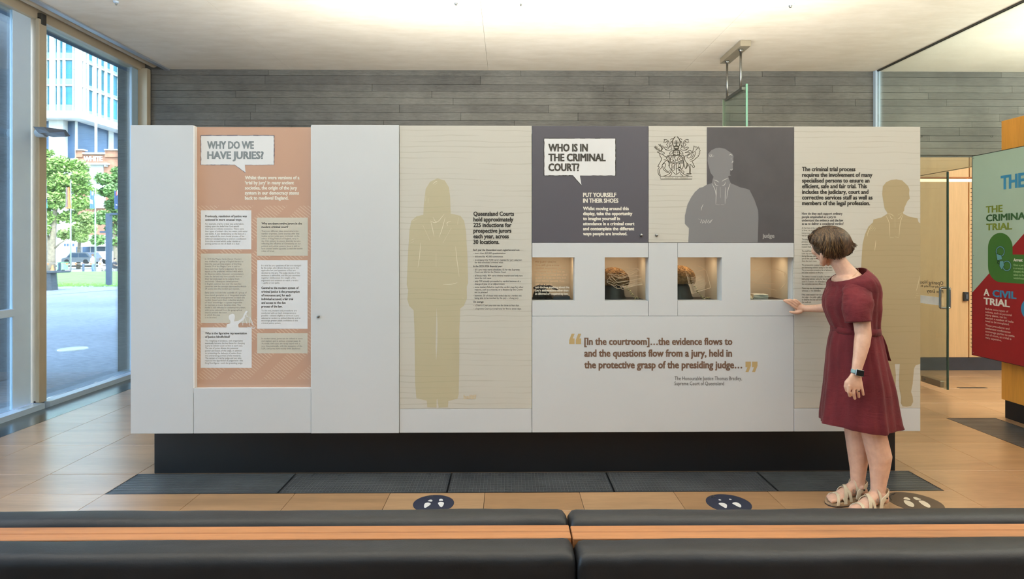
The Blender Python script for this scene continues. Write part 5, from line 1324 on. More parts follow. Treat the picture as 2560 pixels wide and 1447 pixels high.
# brick building with lettering
BY = 82.0
def bxp(name, pa, pb, pt, pbm, y0, y1, mat, parent, bev=0.0):
    p = on_y(pa, pbm, y0); q = on_y(pb, pt, y0)
    return bx(name, (p.x, q.x, y0, y1, p.z, q.z), mat, parent, bev)
bb = thing('brick_building', 'old pale brick building with white trim, white letters and a parapet, between the trees', 'building', (on_y(235, 500, BY).x, BY + 4, far_z))
bxp('brick_wall', 190, 300, 381, 662, BY, BY + 9, M_BRICK, bb)
bxp('parapet_pier', 189, 206, 374, 392, BY - .2, BY + .3, M_BRICK, bb); bxp('parapet_pier', 262, 296, 374, 392, BY - .2, BY + .3, M_BRICK, bb)
for a, b in ((187, 208), (260, 298)): bxp('coping', a, b, 372.5, 375.5, BY - .4, BY + .5, M_OWHITE, bb)
bxp('coping', 206, 262, 381, 385, BY - .3, BY + .5, M_OWHITE, bb)
bxp('cornice', 196, 268, 407, 411, BY - .6, BY, M_OWHITE, bb); bxp('cornice_bracket', 207, 211, 411, 416, BY - .5, BY, M_OWHITE, bb); bxp('cornice_bracket', 260, 264, 411, 416, BY - .5, BY, M_OWHITE, bb)
bxp('rendered_panel', 215, 258, 413, 433, BY - .1, BY, M_OWHITE, bb)
bxp('window_bay', 219, 258, 433, 520, BY - .5, BY, M_OWHITE, bb)
for a, b in ((223, 229), (232, 244), (247, 254)):
    for c_, d in ((437, 446), (452, 476), (486, 506)):
        bxp('window_pane', a, b, c_, d, BY - .53, BY - .5, flat('pale_window_glass', (150, 172, 196), .2), bb)
bxp('sill_band', 214, 262, 478, 482, BY - .8, BY - .5, M_OWHITE, bb)
mb = MB(); PW = Plane('y', BY - .06)
lettering(mb, PW, ['WHITE'], 209.5, 402.5, 0, 11.5, (0, 256.5), .05, .02)
mb.build('wall_lettering', flat('white_sign_letters', (232, 232, 230), .6), bb)
# street level shop row
SY = 74.0
sh = thing('shop_row', 'low cream shopfront with a grey awning and dark openings along the street', 'building', (on_y(200, 640, SY).x, SY + 3, far_z))
bxp('shop_wall', 60, 330, 588, 663.5, SY, SY + 6, M_OWHITE, sh)
bxp('awning', 187, 284, 609, 616, SY - 2.4, SY, flat('grey_awning', (186, 188, 184), .7), sh)
for a, b in ((190, 203), (206, 224), (227, 240), (243, 262), (265, 279)): bxp('shop_opening', a, b, 617, 650, SY - .05, SY, M_OGLASS2, sh)
for a in (160, 167, 174, 181): bxp('small_window', a, a + 4, 609, 615, SY - .05, SY, M_OGLASS2, sh)
bxp('garage_opening', 156, 186, 621, 660, SY - .05, SY, flat('grey_roller_door', (150, 158, 168), .6), sh)

# vehicles
def car(name, label, xa_, xb_, ytop, ybot, Y, paint, cat='car', van=False):
    p = on_y(xa_, ybot, Y); q = on_y(xb_, ytop, Y); x0, x1, z0, z1 = p.x, q.x, p.z, q.z
    L_, H_ = x1 - x0, z1 - z0; t = thing(name, label, cat, ((x0 + x1) / 2, Y + .8, far_z))
    if van: out = [(0, .12), (0, .62), (.10, .95), (.16, 1), (.97, 1), (1, .9), (1, .12)]
    else: out = [(0, .2), (.01, .5), (.16, .58), (.30, .98), (.34, 1), (.80, 1), (.86, .97), (.98, .6), (1, .5), (1, .2)]
    mb = MB().prism([(x0 + u * L_, z0 + w_ * H_) for u, w_ in out], Y, Y + 1.7); mb.build('body', paint, t)
    win = [(.12, .62), (.18, .92), (.40, .92), (.40, .62)] if van else [(.20, .60), (.32, .93), (.55, .93), (.55, .60)]
    MB().prism([(x0 + u * L_, z0 + w_ * H_) for u, w_ in win], Y - .02, Y + .02).build('window', M_OGLASS2, t)
    if not van: MB().prism([(x0 + u * L_, z0 + w_ * H_) for u, w_ in [(.58, .60), (.58, .93), (.80, .93), (.92, .60)]], Y - .02, Y + .02).build('window', M_OGLASS2, t)
    for u in (.18, .80): MB().lathe([(0, 0), (H_ * .2, 0), (H_ * .22, .05), (H_ * .22, .2), (0, .2)], (x0 + u * L_, Y - .03, z0 + H_ * .22), 20, 'y').build('wheel', M_BLACK, t, True, sharp=40)
car('car', 'dark grey car on the street behind the bunting', 153, 229, 631, 661, 64, flat('dark_grey_paint', (96, 102, 112), .3, .2))
car('van', 'white van standing behind the two flag poles', 236, 262, 628, 661, 67, flat('white_paint', (226, 228, 230), .3), 'van', True)

# trees
def leaf_cloud(blobs, n, size, seed):
    mb = MB(); rr = random.Random(seed); tot = sum(b[3] ** 2 for b in blobs)
    for bxx, by, bz, br in blobs:
        for _ in range(int(n * br * br / tot)):
            u = Vector((rr.gauss(0, 1), rr.gauss(0, 1), rr.gauss(0, 1))).normalized(); q = br * (0.35 + .85 * rr.random() ** .7)
            c = Vector((bxx, by, bz)) + Vector((u.x * q, u.y * q, u.z * q * .8))
            a = Vector((rr.gauss(0, 1), rr.gauss(0, 1), rr.gauss(0, .6))).normalized(); b = a.orthogonal().normalized()
            s_ = size * rr.uniform(.6, 1.3)
            mb.add([c - a * s_, c + b * s_ * .5, c + a * s_, c - b * s_ * .5], [(0, 1, 2, 3)])
    return mb
M_LEAF = [flat('leaf_green_%s' % k, c, 0.6, 0, .25, 1.5) for k, c in (('mid', (128, 158, 84)), ('light', (156, 178, 108)), ('deep', (104, 138, 78)))]
M_BARK = flat('grey_bark', (128, 118, 104), .9, 0, .15, 5)
def tree(label, px, Y, blobs, trunk, seed, n, mt):
    c = on_y(px, 650, Y)
    t = thing('street_tree', label, 'tree', (c.x, Y, far_z))
    B = []
    for (bx_, by_, r_) in blobs:
        p = on_y(bx_, by_, Y); B.append((p.x, Y + random.Random(seed + bx_).uniform(-1.5, 1.5), p.z, r_ * Y / F_PX))
    half = len(B) // 2 or 1
    leaf_cloud(B, n, .17, seed).build('foliage', mt, t, kind='stuff')
    for k, (pts, r0, r1) in enumerate(trunk):
        P = [on_y(a, b, Y) for a, b in pts]
        if k == 0: P[0].z = far_z
        m_ = len(P); MB().tube(P, [r0 + (r1 - r0) * i / (m_ - 1) for i in range(m_)], 9).build('trunk' if k == 0 else 'branch', M_BARK, t, True)
tree('leafy green tree with a forked trunk, left of the flag poles', 128, 60,
     [(128, 420, 20), (150, 410, 22), (180, 415, 22), (200, 440, 18), (120, 460, 24), (150, 455, 26), (180, 460, 26), (205, 475, 14), (122, 500, 22), (148, 500, 24), (180, 505, 24), (205, 510, 12), (125, 545, 20), (160, 540, 18), (115, 400, 14), (118, 380, 10), (108, 470, 20), (120, 575, 14), (100, 430, 24), (95, 520, 22)],
     [([(127, 676), (128, 640), (132, 600), (135, 560), (140, 500)], .42, .16), ([(127, 650), (122, 610), (116, 575), (112, 540)], .26, .1), ([(137, 620), (150, 608), (168, 597)], .1, .05)], 11, 12000, M_LEAF[0])
tree('paler green tree behind the orange flag, its canopy over the shopfront', 200, 66,
     [(195, 550, 18), (215, 545, 18), (180, 575, 16), (205, 575, 18), (225, 570, 14), (160, 585, 12), (190, 590, 12), (212, 595, 12), (148, 590, 9), (232, 550, 10)],
     [([(196, 668), (197, 630), (200, 590), (202, 560)], .22, .1)], 22, 8000, M_LEAF[1])
tree('green tree right of the flag poles, partly behind the outdoor column', 292, 58,
     [(275, 450, 16), (295, 445, 20), (268, 480, 12), (290, 480, 20), (262, 510, 16), (285, 515, 20), (255, 540, 14), (275, 545, 20), (300, 540, 20), (262, 570, 14), (285, 575, 20), (270, 600, 14), (292, 605, 14), (310, 480, 24), (315, 570, 22), (285, 425, 12)],
     [([(292, 678), (291, 640), (288, 600), (284, 560)], .3, .14)], 33, 10000, M_LEAF[2])

# flag poles and flags
FY = 54.5
def pole(px, label):
    c = on_y(px, 600, FY); zt_ = on_y(px, 452, FY).z
    t = thing('flag_pole', label, 'flag pole', (c.x, FY, far_z), 'flag poles along the lawn')
    MB().tube([(c.x, FY, far_z), (c.x, FY, far_z + 3), (c.x, FY, zt_)], [.07, .065, .04], 10).build('shaft', flat('steel_pole', (150, 156, 162), .35, .5), t, True)
    MB().ball((c.x, FY, zt_ + .05), .07).build('finial', M_METAL, t, True)
    return c.x, zt_
def flag(px0, px1, pt, pb_, label, cells, mats, seed):
    """hanging folded flag: cells(u,v)->material index"""
    a = on_y(px0, pt, FY - .1); b = on_y(px1, pb_, FY - .1); mb = MB(); nu, nv = 14, 18; vs = []; fs = []
    for j in range(nv + 1):
        for i in range(nu + 1):
            u, v_ = i / nu, j / nv
            x = a.x + (b.x - a.x) * (u * (0.72 + .28 * v_) + .10 * (1 - v_) * 0)
            vs.append((x, FY - .105 + .05 * math.sin(u * 15 + seed + v_ * 1.5), a.z + (b.z - a.z) * v_ - .18 * math.sin(u * 3) * (1 - v_)))
    for j in range(nv):
        for i in range(nu): k = j * (nu + 1) + i; fs.append((k, k + 1, k + nu + 2, k + nu + 1))
    o = mb.add(vs, fs).build('flag', mats[0], None, True)
    for m_ in mats[1:]: o.data.materials.append(m_)
    n_ = 0
    for j in range(nv):
        for i in range(nu): o.data.polygons[n_].material_index = cells((i + .5) / nu, (j + .5) / nv); n_ += 1
    tag(o, label, 'flag', 'flags hanging on the poles')
fm = {k: flat('flag_%s' % k, c, .7) for k, c in (('blue', (74, 106, 176)), ('teal', (96, 190, 196)), ('orange', (232, 116, 72)), ('dark', (110, 96, 100)), ('white', (236, 238, 242)), ('navy', (52, 74, 122)), ('yellow', (236, 196, 90)), ('red', (206, 84, 92)))}
pole(115.5, 'steel flag pole with the blue and teal flag, beside the window mullion'); pole(177, 'steel flag pole carrying the orange and dark flag')
pole(238.5, 'steel flag pole carrying the blue flag with a white disc'); pole(296, 'steel flag pole with the navy starred flag, beside the outdoor column')
flag(106, 120, 456, 520, 'blue flag with teal bands and a white emblem, hanging by the window mullion', lambda u, v: 1 if v < .28 or v > .8 else (2 if abs(v - .5) < .09 and u > .4 else 0), [fm['blue'], fm['teal'], fm['white']], 1)
flag(164, 179, 464, 521, 'orange and dark flag with a little yellow, hanging second from the left', lambda u, v: 1 if u < .42 and v < .93 else (2 if abs(v - .5) < .08 and u < .6 else 0), [fm['orange'], fm['dark'], fm['yellow']], 2)
flag(226, 238, 474, 521, 'blue flag with a white disc and a striped corner, third from the left', lambda u, v: 1 if (abs(v - .62) < .13 and u < .55) or (v < .25 and 0.5 < u < .8) else 0, [fm['blue'], fm['white']], 3)
flag(287, 297, 474, 523, 'navy flag with red and white corner and small stars, rightmost', lambda u, v: 1 if v < .25 and .5 < u < .7 else (2 if (v < .2 and u > .7) or (abs(v - .75) < .04 and .35 < u < .6) else 0), [fm['navy'], fm['red'], fm['white']], 4)

# street furniture
PY = 24.0; M_POST = flat('dark_blue_grey_steel', (62, 76, 96), .4, .3)
t = thing('steel_frame_post', 'tall dark steel frame post with a top beam at the edge of the plaza', 'frame post', (on_y(268.5, 715, PY).x, PY, 0))
bxp('post', 264, 274, 533, 716.5, PY, PY + .18, M_POST, t, .004); bxp('top_beam', 274, 330, 532, 537, PY, PY + .12, M_POST, t, .004); bxp('arm', 249, 264, 577.5, 582, PY, PY + .06, M_POST, t, .003)
QY = 21.2
t = thing('outdoor_stand', 'dark tapered stone stand with a slab top beside the lawn', 'stand', (on_y(122, 725, QY).x, QY, 0))
p0, p1 = on_y(114, 725.5, QY), on_y(130, 725.5, QY); p2, p3 = on_y(126.5, 682, QY), on_y(116.5, 682, QY)
MB().prism([(p0.x, 0), (p1.x, 0), (p2.x, p2.z), (p3.x, p3.z)], QY, QY + .3).build('pedestal', flat('dark_stone', (72, 78, 84), .6, 0, .1, 8), t)
bxp('slab', 106, 149, 677.5, 682.5, QY - .1, QY + .45, flat('dark_stone', (72, 78, 84), .6), t, .01)
bxp('upright', 145.5, 149, 657, 677.5, QY + .1, QY + .16, M_POST, t)
for (a, b, lab) in ((141, 148.5, 'green wheelie bin on the left of the pair by the tree trunk'), (152, 158.5, 'green wheelie bin on the right of the pair by the tree trunk')):
    t = thing('wheelie_bin', lab, 'bin', (on_y((a + b) / 2, 676, 58).x, 58, far_z), 'green bins under the tree')
    bxp('bin_body', a + .6, b - .6, 657, 674.5, 57.7, 58.4, flat('pale_green_plastic', (120, 170, 130), .5), t, .03); bxp('lid', a, b, 655, 657, 57.65, 58.45, flat('green_lid', (104, 150, 112), .5), t, .02)
    for q in (a + 1.5, b - 1.5):
        w_ = on_y(q, 675, 58.2); MB().lathe([(.1, 0), (.1, .06)], (w_.x, 58.3, far_z + .11), 12, 'y').build('wheel', M_BLACK, t, True, sharp=40)
c = on_y(131.5, 676, 56); 
t = thing('traffic_cone', 'orange traffic cone with a white band at the foot of the tree', 'cone', (c.x, 56, far_z))
MB().lathe([(.19, far_z + .04), (.045, far_z + .70), (0, far_z + .70)], (c.x, 56, 0), 16).build('cone', fm['orange'], t, True, sharp=50)
MB().lathe([(.128, far_z + .32), (.098, far_z + .45)], (c.x, 56, 0), 16).build('white_band', fm['white'], t, True, sharp=50)
bx('base', (c.x - .25, c.x + .25, 55.75, 56.25, far_z, far_z + .04), fm['orange'], t)
c = on_y(208.5, 682, 54.8); t0 = MB().lathe([(0, far_z), (.09, far_z), (.09, far_z + .85), (.06, far_z + .9), (0, far_z + .9)], (c.x, 54.8, 0), 14).build('bollard', M_POST, None, True, sharp=45)
tag(t0, 'short dark bollard holding the orange bunting', 'bollard')
t = thing('bunting', 'string of orange triangular pennants along the lawn edge', 'bunting', (on_y(180, 657, 55).x, 55, 0))
a, b = on_y(100, 656, 55.0), on_y(262, 660, 55.0)
MB().tube([a, (a + b) / 2 - Vector((0, 0, .06)), b], .012, 6).build('cord', fm['white'], t)
for px in (120, 167.5, 189.5, 207.5, 227.5, 250):
    p = on_y(px, 657.5, 54.97); MB().prism([(p.x - .12, p.z), (p.x + .12, p.z), (p.x, p.z - .22)], 54.965, 54.975).build('pennant', fm['orange'], t)

def remesh_obj(mb, voxel, smooth_it=2, fac=.5):
    """closed tubes and balls fused into one continuous skin"""
    me = bpy.data.meshes.new('skin_source'); me.from_pydata(mb.v, [], mb.f); me.update(); fix_normals(me)
    o = bpy.data.objects.new('skin_source', me); COL.objects.link(o)
    r = o.modifiers.new('r', 'REMESH'); r.mode = 'VOXEL'; r.voxel_size = voxel; r.adaptivity = 0.0
    if smooth_it:
        s = o.modifiers.new('s', 'SMOOTH'); s.iterations = smooth_it; s.factor = fac
    dg = bpy.context.evaluated_depsgraph_get(); dg.update()
    m2 = bpy.data.meshes.new_from_object(o.evaluated_get(dg))
    bpy.data.objects.remove(o); bpy.data.meshes.remove(me)
    out = MB(); out.v = [v.co.copy() for v in m2.vertices]; out.f = [tuple(p.vertices) for p in m2.polygons]
    bpy.data.meshes.remove(m2); return out
M_SKIN_FAR = flat('far_skin', (206, 160, 134), .6)
def small_person(label, px, feet_py, Y, shirt, trousers, hair, sit=False, face=-1):
    c = on_y(px, feet_py, Y); gx, gy = c.x, Y; z0 = far_z
    t = thing('person', label, 'person', (gx, gy, z0))
    P = lambda x, y, z: Vector((gx + x * face, gy + y, z0 + z))
    hz = .50 if sit else .88
    hipx = -.05 if sit else 0
    mb = MB()
    top = hz + .55
    mb.tube([P(hipx, 0, hz - .08), P(hipx, 0, hz + .15), P(hipx + .02, 0, hz + .42), P(hipx + .03, 0, top)], [.13, .12, .15, .07], 12, ry=[.17, .15, .20, .07])
    mb.tube([P(hipx + .03, 0, top - .02), P(hipx + .05, 0, top + .09)], .055, 8); mb.ball(P(hipx + .06, 0, top + .19), .10, .085, .125)
    mb.ball(P(hipx + .16, 0, top + .17), .03, .02, .03)
    for s in (-1, 1):
        if sit:
            mb.tube([P(hipx, s * .09, hz), P(.36, s * .1, hz + .02), P(.38, s * .1, .28), P(.34, s * .1, .06)], [.09, .075, .055, .04], 9); mb.tube([P(.32, s * .1, .04), P(.52, s * .1, .03)], .04, 8)
            mb.tube([P(hipx, s * .2, top - .1), P(.05, s * .24, hz + .25), P(.28, s * .14, hz + .2)], [.05, .042, .03], 8); mb.ball(P(.31, s * .13, hz + .2), .045, .03, .05)
        else:
            k = s * .13
            mb.tube([P(0, s * .09, hz), P(k * .7 + .03, s * .09, .48), P(k * 1.2 - .02, s * .09, .08)], [.095, .065, .042], 9); mb.tube([P(k * 1.2 - .05, s * .09, .045), P(k * 1.2 + .16, s * .09, .035)], .042, 8)
            mb.tube([P(.02, s * .2, top - .1), P(-k * .5, s * .25, hz + .2), P(.12 - k * .6, s * .22, hz + .05)], [.05, .042, .03], 8); mb.ball(P(.14 - k * .6, s * .22, hz), .045, .03, .05)
    remesh_obj(mb, .022, 1).build('body', M_SKIN_FAR, t, True)
    mb = MB(); mb.tube([P(hipx, 0, hz - .04), P(hipx, 0, hz + .15), P(hipx + .02, 0, hz + .42), P(hipx + .03, 0, top + .01)], [.15, .14, .17, .08], 14, ry=[.19, .17, .225, .09])
    for s in (-1, 1):
        if sit: mb.tube([P(hipx, s * .19, top - .07), P(.05, s * .24, hz + .25)], [.07, .06], 10)
        else: mb.tube([P(.02, s * .19, top - .07), P(-s * .05, s * .25, hz + .24)], [.07, .06], 10)
    remesh_obj(mb, .022, 1).build('shirt', shirt, t, True)
    mb = MB()
    for s in (-1, 1):
        if sit: mb.tube([P(hipx, s * .09, hz), P(.36, s * .1, hz + .02), P(.38, s * .1, .28), P(.35, s * .1, .10)], [.12, .095, .075, .065], 10)
        else:
            k = s * .13; mb.tube([P(0, s * .085, hz + .02), P(k * .7 + .03, s * .09, .48), P(k * 1.2 - .02, s * .09, .09)], [.125, .085, .07], 10)
    remesh_obj(mb, .022, 1).build('trousers', trousers, t, True)
    MB().ball(P(hipx + .04, 0, top + .225), .112, .10, .12).build('hair', hair, t, True)
    for s in (-1, 1):
        q = P(.42, s * .1, .035) if sit else P(s * .13 * 1.2 + .05, s * .09, .035)
        MB().ball(q, .14, .055, .045, 10, 6).build('shoe', M_BLACK, t, True)
small_person('person in a white shirt and blue trousers walking on the path by the flag pole', 233, 678, 56.5, fm['white'], flat('blue_jeans', (96, 124, 176), .8), flat('brown_hair_far', (96, 76, 64), .8), False, -1)
small_person('person in dark clothes seated on a bench beside the outdoor column', 287, 678, 55.5, flat('dark_jacket', (52, 54, 64), .8), flat('dark_trousers', (44, 46, 56), .8), flat('dark_hair_far', (48, 42, 40), .8), True, 1)
small_person('person all in white sitting low beside the walking person', 252, 678, 56.2, fm['white'], flat('cream_trousers', (226, 224, 218), .8), flat('brown_hair_far', (96, 76, 64), .8), True, 1)
t = thing('street_bench', 'low grey bench under the seated people at the far lawn edge', 'bench', (on_y(270, 676, 55.8).x, 55.8, far_z))
p = on_y(243, 676, 55.8); q = on_y(292, 676, 55.8)
bx('seat_slab', (p.x, q.x, 55.75, 56.3, far_z + .30, far_z + .37), flat('pale_concrete_bench', (196, 196, 192), .7), t, .01)
for xx in (p.x + .2, q.x - .3): bx('leg', (xx, xx + .14, 55.8, 56.2, far_z, far_z + .30), flat('pale_concrete_bench', (196, 196, 192), .7), t, .01)
# ================================================================== standing person
YP = 3.45
def W(px, py, Y): return on_y(px, py, Y)
def B(px, Y, z):
    p = on_y(px, 700, Y); return Vector((p.x, Y, z))
def rp(px, Y=YP): return px * Y / F_PX

m, nt, bs = nmat('fair_skin')
nz = noise_tex(nt, coords(nt), 30, 4); nz2 = noise_tex(nt, coords(nt), 140, 2)
nt.links.new(ramp(nt, nz, [(0.3, lin((204, 162, 140))[:3]), (0.7, lin((220, 180, 156))[:3])]), bs.inputs['Base Color'])
bs.inputs['Roughness'].default_value = 0.5
bs.inputs['Subsurface Weight'].default_value = 0.12; bs.inputs['Subsurface Radius'].default_value = (0.02, 0.008, 0.004); bs.inputs['Subsurface Scale'].default_value = 0.3
bump(nt, bs, nz2, 0.08, 0.002)
M_SKIN = m
m, nt, bs = nmat('maroon_linen')
nz = noise_tex(nt, coords(nt, (1, 1, .35)), 14, 5, .6); nz2 = noise_tex(nt, coords(nt, (1, 1, 2.5)), 9, 4, .6, .8); wv = noise_tex(nt, coords(nt), 420, 2)
nt.links.new(ramp(nt, nz, [(0.3, lin((86, 26, 34))[:3]), (0.72, lin((112, 38, 44))[:3])]), bs.inputs['Base Color'])
bs.inputs['Roughness'].default_value = 0.82; bs.inputs['Sheen Weight'].default_value = 0.08; bs.inputs['Specular IOR Level'].default_value = 0.25
bump(nt, bs, mth(nt, 'ADD', mth(nt, 'MULTIPLY', wv, .10), mth(nt, 'MULTIPLY', nz2, 1.0)), 0.55, 0.012)
M_DRESS = m
m, nt, bs = nmat('brown_hair')
oi = nt.nodes.new('ShaderNodeTexNoise'); oi.inputs['Scale'].default_value = 95; nt.links.new(coords(nt, (1.6, 1.6, .22)), oi.inputs['Vector'])
nt.links.new(ramp(nt, oi.outputs[0], [(0.30, lin((40, 30, 22))[:3]), (0.55, lin((74, 56, 40))[:3]), (0.76, lin((128, 100, 68))[:3])]), bs.inputs['Base Color'])
bs.inputs['Roughness'].default_value = 0.42; bs.inputs['Specular IOR Level'].default_value = 0.4
M_HAIR = m
M_SANDAL = flat('beige_sandal_leather', (206, 194, 170), 0.55, 0, 0.05, 25, .15); M_SOLE = flat('dark_brown_rubber', (58, 46, 40), 0.7); M_CORK = flat('tan_cork_footbed', (168, 142, 112), 0.75, 0, .08, 60)

woman = thing('person', 'person in a maroon belted linen dress and beige sandals, leaning to touch a lit case', 'person', B(2160, 3.42, 0.0))
# head frame
yaw, pit = math.radians(72), math.radians(17)
HF = Vector((-math.cos(yaw) * math.cos(pit), math.sin(yaw) * math.cos(pit), -math.sin(pit)))
HL = Vector((0, 0, 1)).cross(HF).normalized(); HU = HF.cross(HL).normalized()
roll = math.radians(-4)
HL, HU = HL * math.cos(roll) + HU * math.sin(roll), HU * math.cos(roll) - HL * math.sin(roll)
HC = W(2069, 611, 3.47)
MH = Matrix(((HF.x, HL.x, HU.x), (HF.y, HL.y, HU.y), (HF.z, HL.z, HU.z)))
def H(x, y, z): return HC + MH @ Vector((x, y, z))
M4 = MH.to_4x4()

mb = MB()
mb.ball(H(-.004, 0, .024), .082, .070, .072, 24, 16, M4)
mb.tube([H(.028, 0, .052), H(.040, 0, .03), H(.046, 0, -.02), H(.047, 0, -.065), H(.058, 0, -.098)], [.040, .050, .045, .036, .020], 20, ry=[.050, .060, .056, .042, .020], up=HF)
for s in (-1, 1):
    mb.tube([H(-.012, s * .056, -.030), H(.0, s * .053, -.062), H(.034, s * .036, -.088), H(.062, s * .012, -.103)], [.020, .020, .018, .016], 12)
    mb.ball(H(.062, s * .038, -.020), .024, .023, .024, 12, 8, M4)
    mb.ball(H(-.012, s * .077, -.006), .017, .007, .028, 12, 8, M4); mb.ball(H(-.002, s * .076, -.028), .010, .006, .009, 10, 6, M4)
    mb.tube([H(.084, s * .010, .036), H(.082, s * .026, .042), H(.070, s * .046, .036)], [.009, .010, .008], 8)
    mb.ball(H(.099, s * .009, -.028), .009, .007, .006, 8, 6, M4)
mb.tube([H(.084, 0, .034), H(.096, 0, .008), H(.109, 0, -.018), H(.102, 0, -.029)], [.008, .008, .0095, .009], 12)
mb.ball(H(.080, 0, -.055), .014, .024, .006, 12, 6, M4); mb.ball(H(.078, 0, -.066), .013, .020, .0065, 12, 6, M4); mb.ball(H(.072, 0, -.096), .018, .020, .015, 12, 8, M4)
# neck and trunk
nb = W(2131, 697, 3.45)
mb.tube([W(2084, 628, 3.468), W(2094, 650, 3.462), W(2106, 668, 3.455), W(2119, 686, 3.45), W(2130, 706, 3.45), W(2133, 726, 3.45)], [.036, .043, .046, .054, .072, .088], 20, ry=[.038, .044, .050, .062, .095, .125], up=Vector((-1, 0, 0)))
mb.tube([W(2131, 706, 3.45), W(2128, 735, 3.45), W(2128, 765, 3.45), W(2134, 800, 3.45), W(2138, 824, 3.45), W(2141, 865, 3.45), W(2146, 915, 3.45), W(2148, 945, 3.45)],
        [.062, .096, .104, .092, .088, .104, .112, .08], 24, ry=[.10, .150, .145, .126, .122, .150, .165, .14], up=Vector((-1, 0, 0)))
mb.ball(W(2112, 702, 3.45), .056, .118, .044)
# shoulders and arms (near = her left)
nsh, nel, nwr = W(2143, 728, 3.342), W(2158, 836, 3.262), W(2142, 926, 3.235)
mb.tube([nb + Vector((.01, -.04, -.02)), nsh + Vector((0, .02, -.012))], [.050, .042], 14)
mb.tube([nsh, W(2150, 770, 3.29), W(2155, 808, 3.268), nel, W(2155, 858, 3.252), W(2149, 890, 3.243), nwr + Vector((0, 0, .008)), W(2140, 936, 3.232)],
        [.046, .046, .044, .0425, .0415, .034, .027, .0265], 16, ry=[.044, .044, .041, .038, .036, .030, .021, .019], up=Vector((1, 0, 0)))
fsh, fel, fwr = W(2122, 724, 3.585), W(2098, 772, 3.665), W(2013, 771, 3.765)
mb.tube([nb + Vector((0, .04, -.01)), fsh], [.055, .056], 14)
mb.tube([fsh, (fsh + fel) / 2, fel, W(2068, 769, 3.70), W(2040, 771, 3.735), fwr], [.052, .045, .038, .031, .025, .0205], 16, ry=[.052, .045, .038, .031, .023, .019])
# near hand, back of the hand to the viewer
hy = 3.232
mb.tube([W(2141, 932, hy), W(2138, 945, hy), W(2137, 957, hy), W(2138, 967, hy), W(2138, 972, hy)], [.025, .037, .043, .0425, .037], 20, ry=[.018, .017, .0155, .0135, .010], up=Vector((1, 0, 0)))
for (bx_, by_, mx_, my_, tx, ty, r0, dy) in ((2123, 966, 2122, 980, 2124.5, 990, .0096, .016), (2133, 967, 2134, 983, 2137, 996.5, .0098, .012), (2143.5, 966, 2145, 980, 2147, 992.5, .0094, .012), (2152.5, 961, 2156, 975, 2158.2, 987, .0084, .008)):
    mb.tube([W(bx_, by_ - 6, hy), W(bx_, by_, hy - .002), W(mx_, my_, hy - .001), W(tx, ty - 1, hy + dy)], [r0, r0 * 1.06, r0 * .95, r0 * .82], 12); mb.ball(W(tx, ty - .8, hy + dy), r0 * .86)
    mb.ball(W(bx_, by_ - 1, hy - .006), r0 * .75)
mb.tube([W(2126, 947, hy + .004), W(2117, 956, hy + .010), W(2114.5, 966, hy + .016), W(2117, 976, hy + .022)], [.014, .0125, .011, .0085], 12); mb.ball(W(2117, 976.5, hy + .022), .0088)
# far hand resting on the ledge of the lit case
h2 = 3.782
mb.tube([fwr, W(2003, 770, h2 - .008), W(1996, 769, h2 - .006), W(1990, 767.5, h2 - .004)], [.020, .027, .030, .026], 18, ry=[.017, .015, .013, .011], up=Vector((0, 0, 1)))
for pts, r0 in (([(1996, 773), (1987, 769), (1974, 759.5), (1965, 754.2), (1959, 750.8)], .0078), ([(1998, 768), (1989, 763), (1978, 755), (1970, 751), (1964, 749.3)], .0080), ([(2000, 764), (1992, 758.5), (1984, 752.5), (1978, 749.8), (1973, 748.6)], .0076), ([(2003, 761), (1998, 756.5), (1993, 751.8), (1989, 749.5), (1985, 748.6)], .0068)):
    n_ = len(pts); off = pts[0][1]
    mb.tube([W(a, b, h2 - .004 - (.010 if 0 < i < n_ - 1 else 0) - (.006 if i == n_ - 1 else 0)) for i, (a, b) in enumerate(pts)], [r0 * k for k in (1.0, 1.05, .98, .9, .8)], 12); mb.ball(W(pts[-1][0] + .6, pts[-1][1], h2 - .010), r0 * .82)
mb.tube([W(2003, 778, h2 - .012), W(1993, 781.5, h2 - .016), W(1983, 781, h2 - .014), W(1975.5, 779.5, h2 - .010)], [.013, .011, .009, .0072], 12); mb.ball(W(1975.5, 779.5, h2 - .010), .0074)
# legs
def leg(hip, pts, Y):
    P = [hip]; R = [.085]; R2 = [.088]
    for (xl, xr, py) in pts:
        P.append(W((xl + xr) / 2, py, Y)); r = (xr - xl) / 2 * Y / F_PX; R.append(r); R2.append(r * .96)
    return P, R, R2
def legtube(P, R, R2): mb.tube(P, R, 20, ry=R2, up=Vector((1, 0, 0)))
legtube(*leg(W(2150, 925, 3.37), [(2118, 2206, 1000, ), (2148, 2212, 1055), (2156, 2213, 1082), (2163, 2220, 1112), (2170, 2227, 1140), (2176, 2222, 1172), (2178, 2215, 1205), (2178, 2211, 1228), (2180, 2213, 1242)], 3.36))
legtube(*leg(W(2142, 925, 3.52), [(2105, 2185, 1000), (2110, 2170, 1055), (2114, 2166, 1082), (2118, 2170, 1110), (2121, 2171, 1132), (2126, 2165, 1170), (2128, 2161, 1200), (2129, 2161, 1215)], 3.475))
mb.ball(W(2170, 1074, 3.35), .030, .036, .040); mb.ball(W(2124, 1074, 3.475), .027, .034, .040)
FEET = {'near': (Vector(B(2211, 3.366, 0)), Vector(B(2129, 3.300, 0))), 'far': (Vector(B(2158, 3.478, 0)), Vector(B(2068, 3.452, 0)))}
def foot_frame(k):
    a, b = FEET[k]; d = (b - a); L = d.length; d.normalize(); side = Vector((-d.y, d.x, 0)); return a, d, side, L
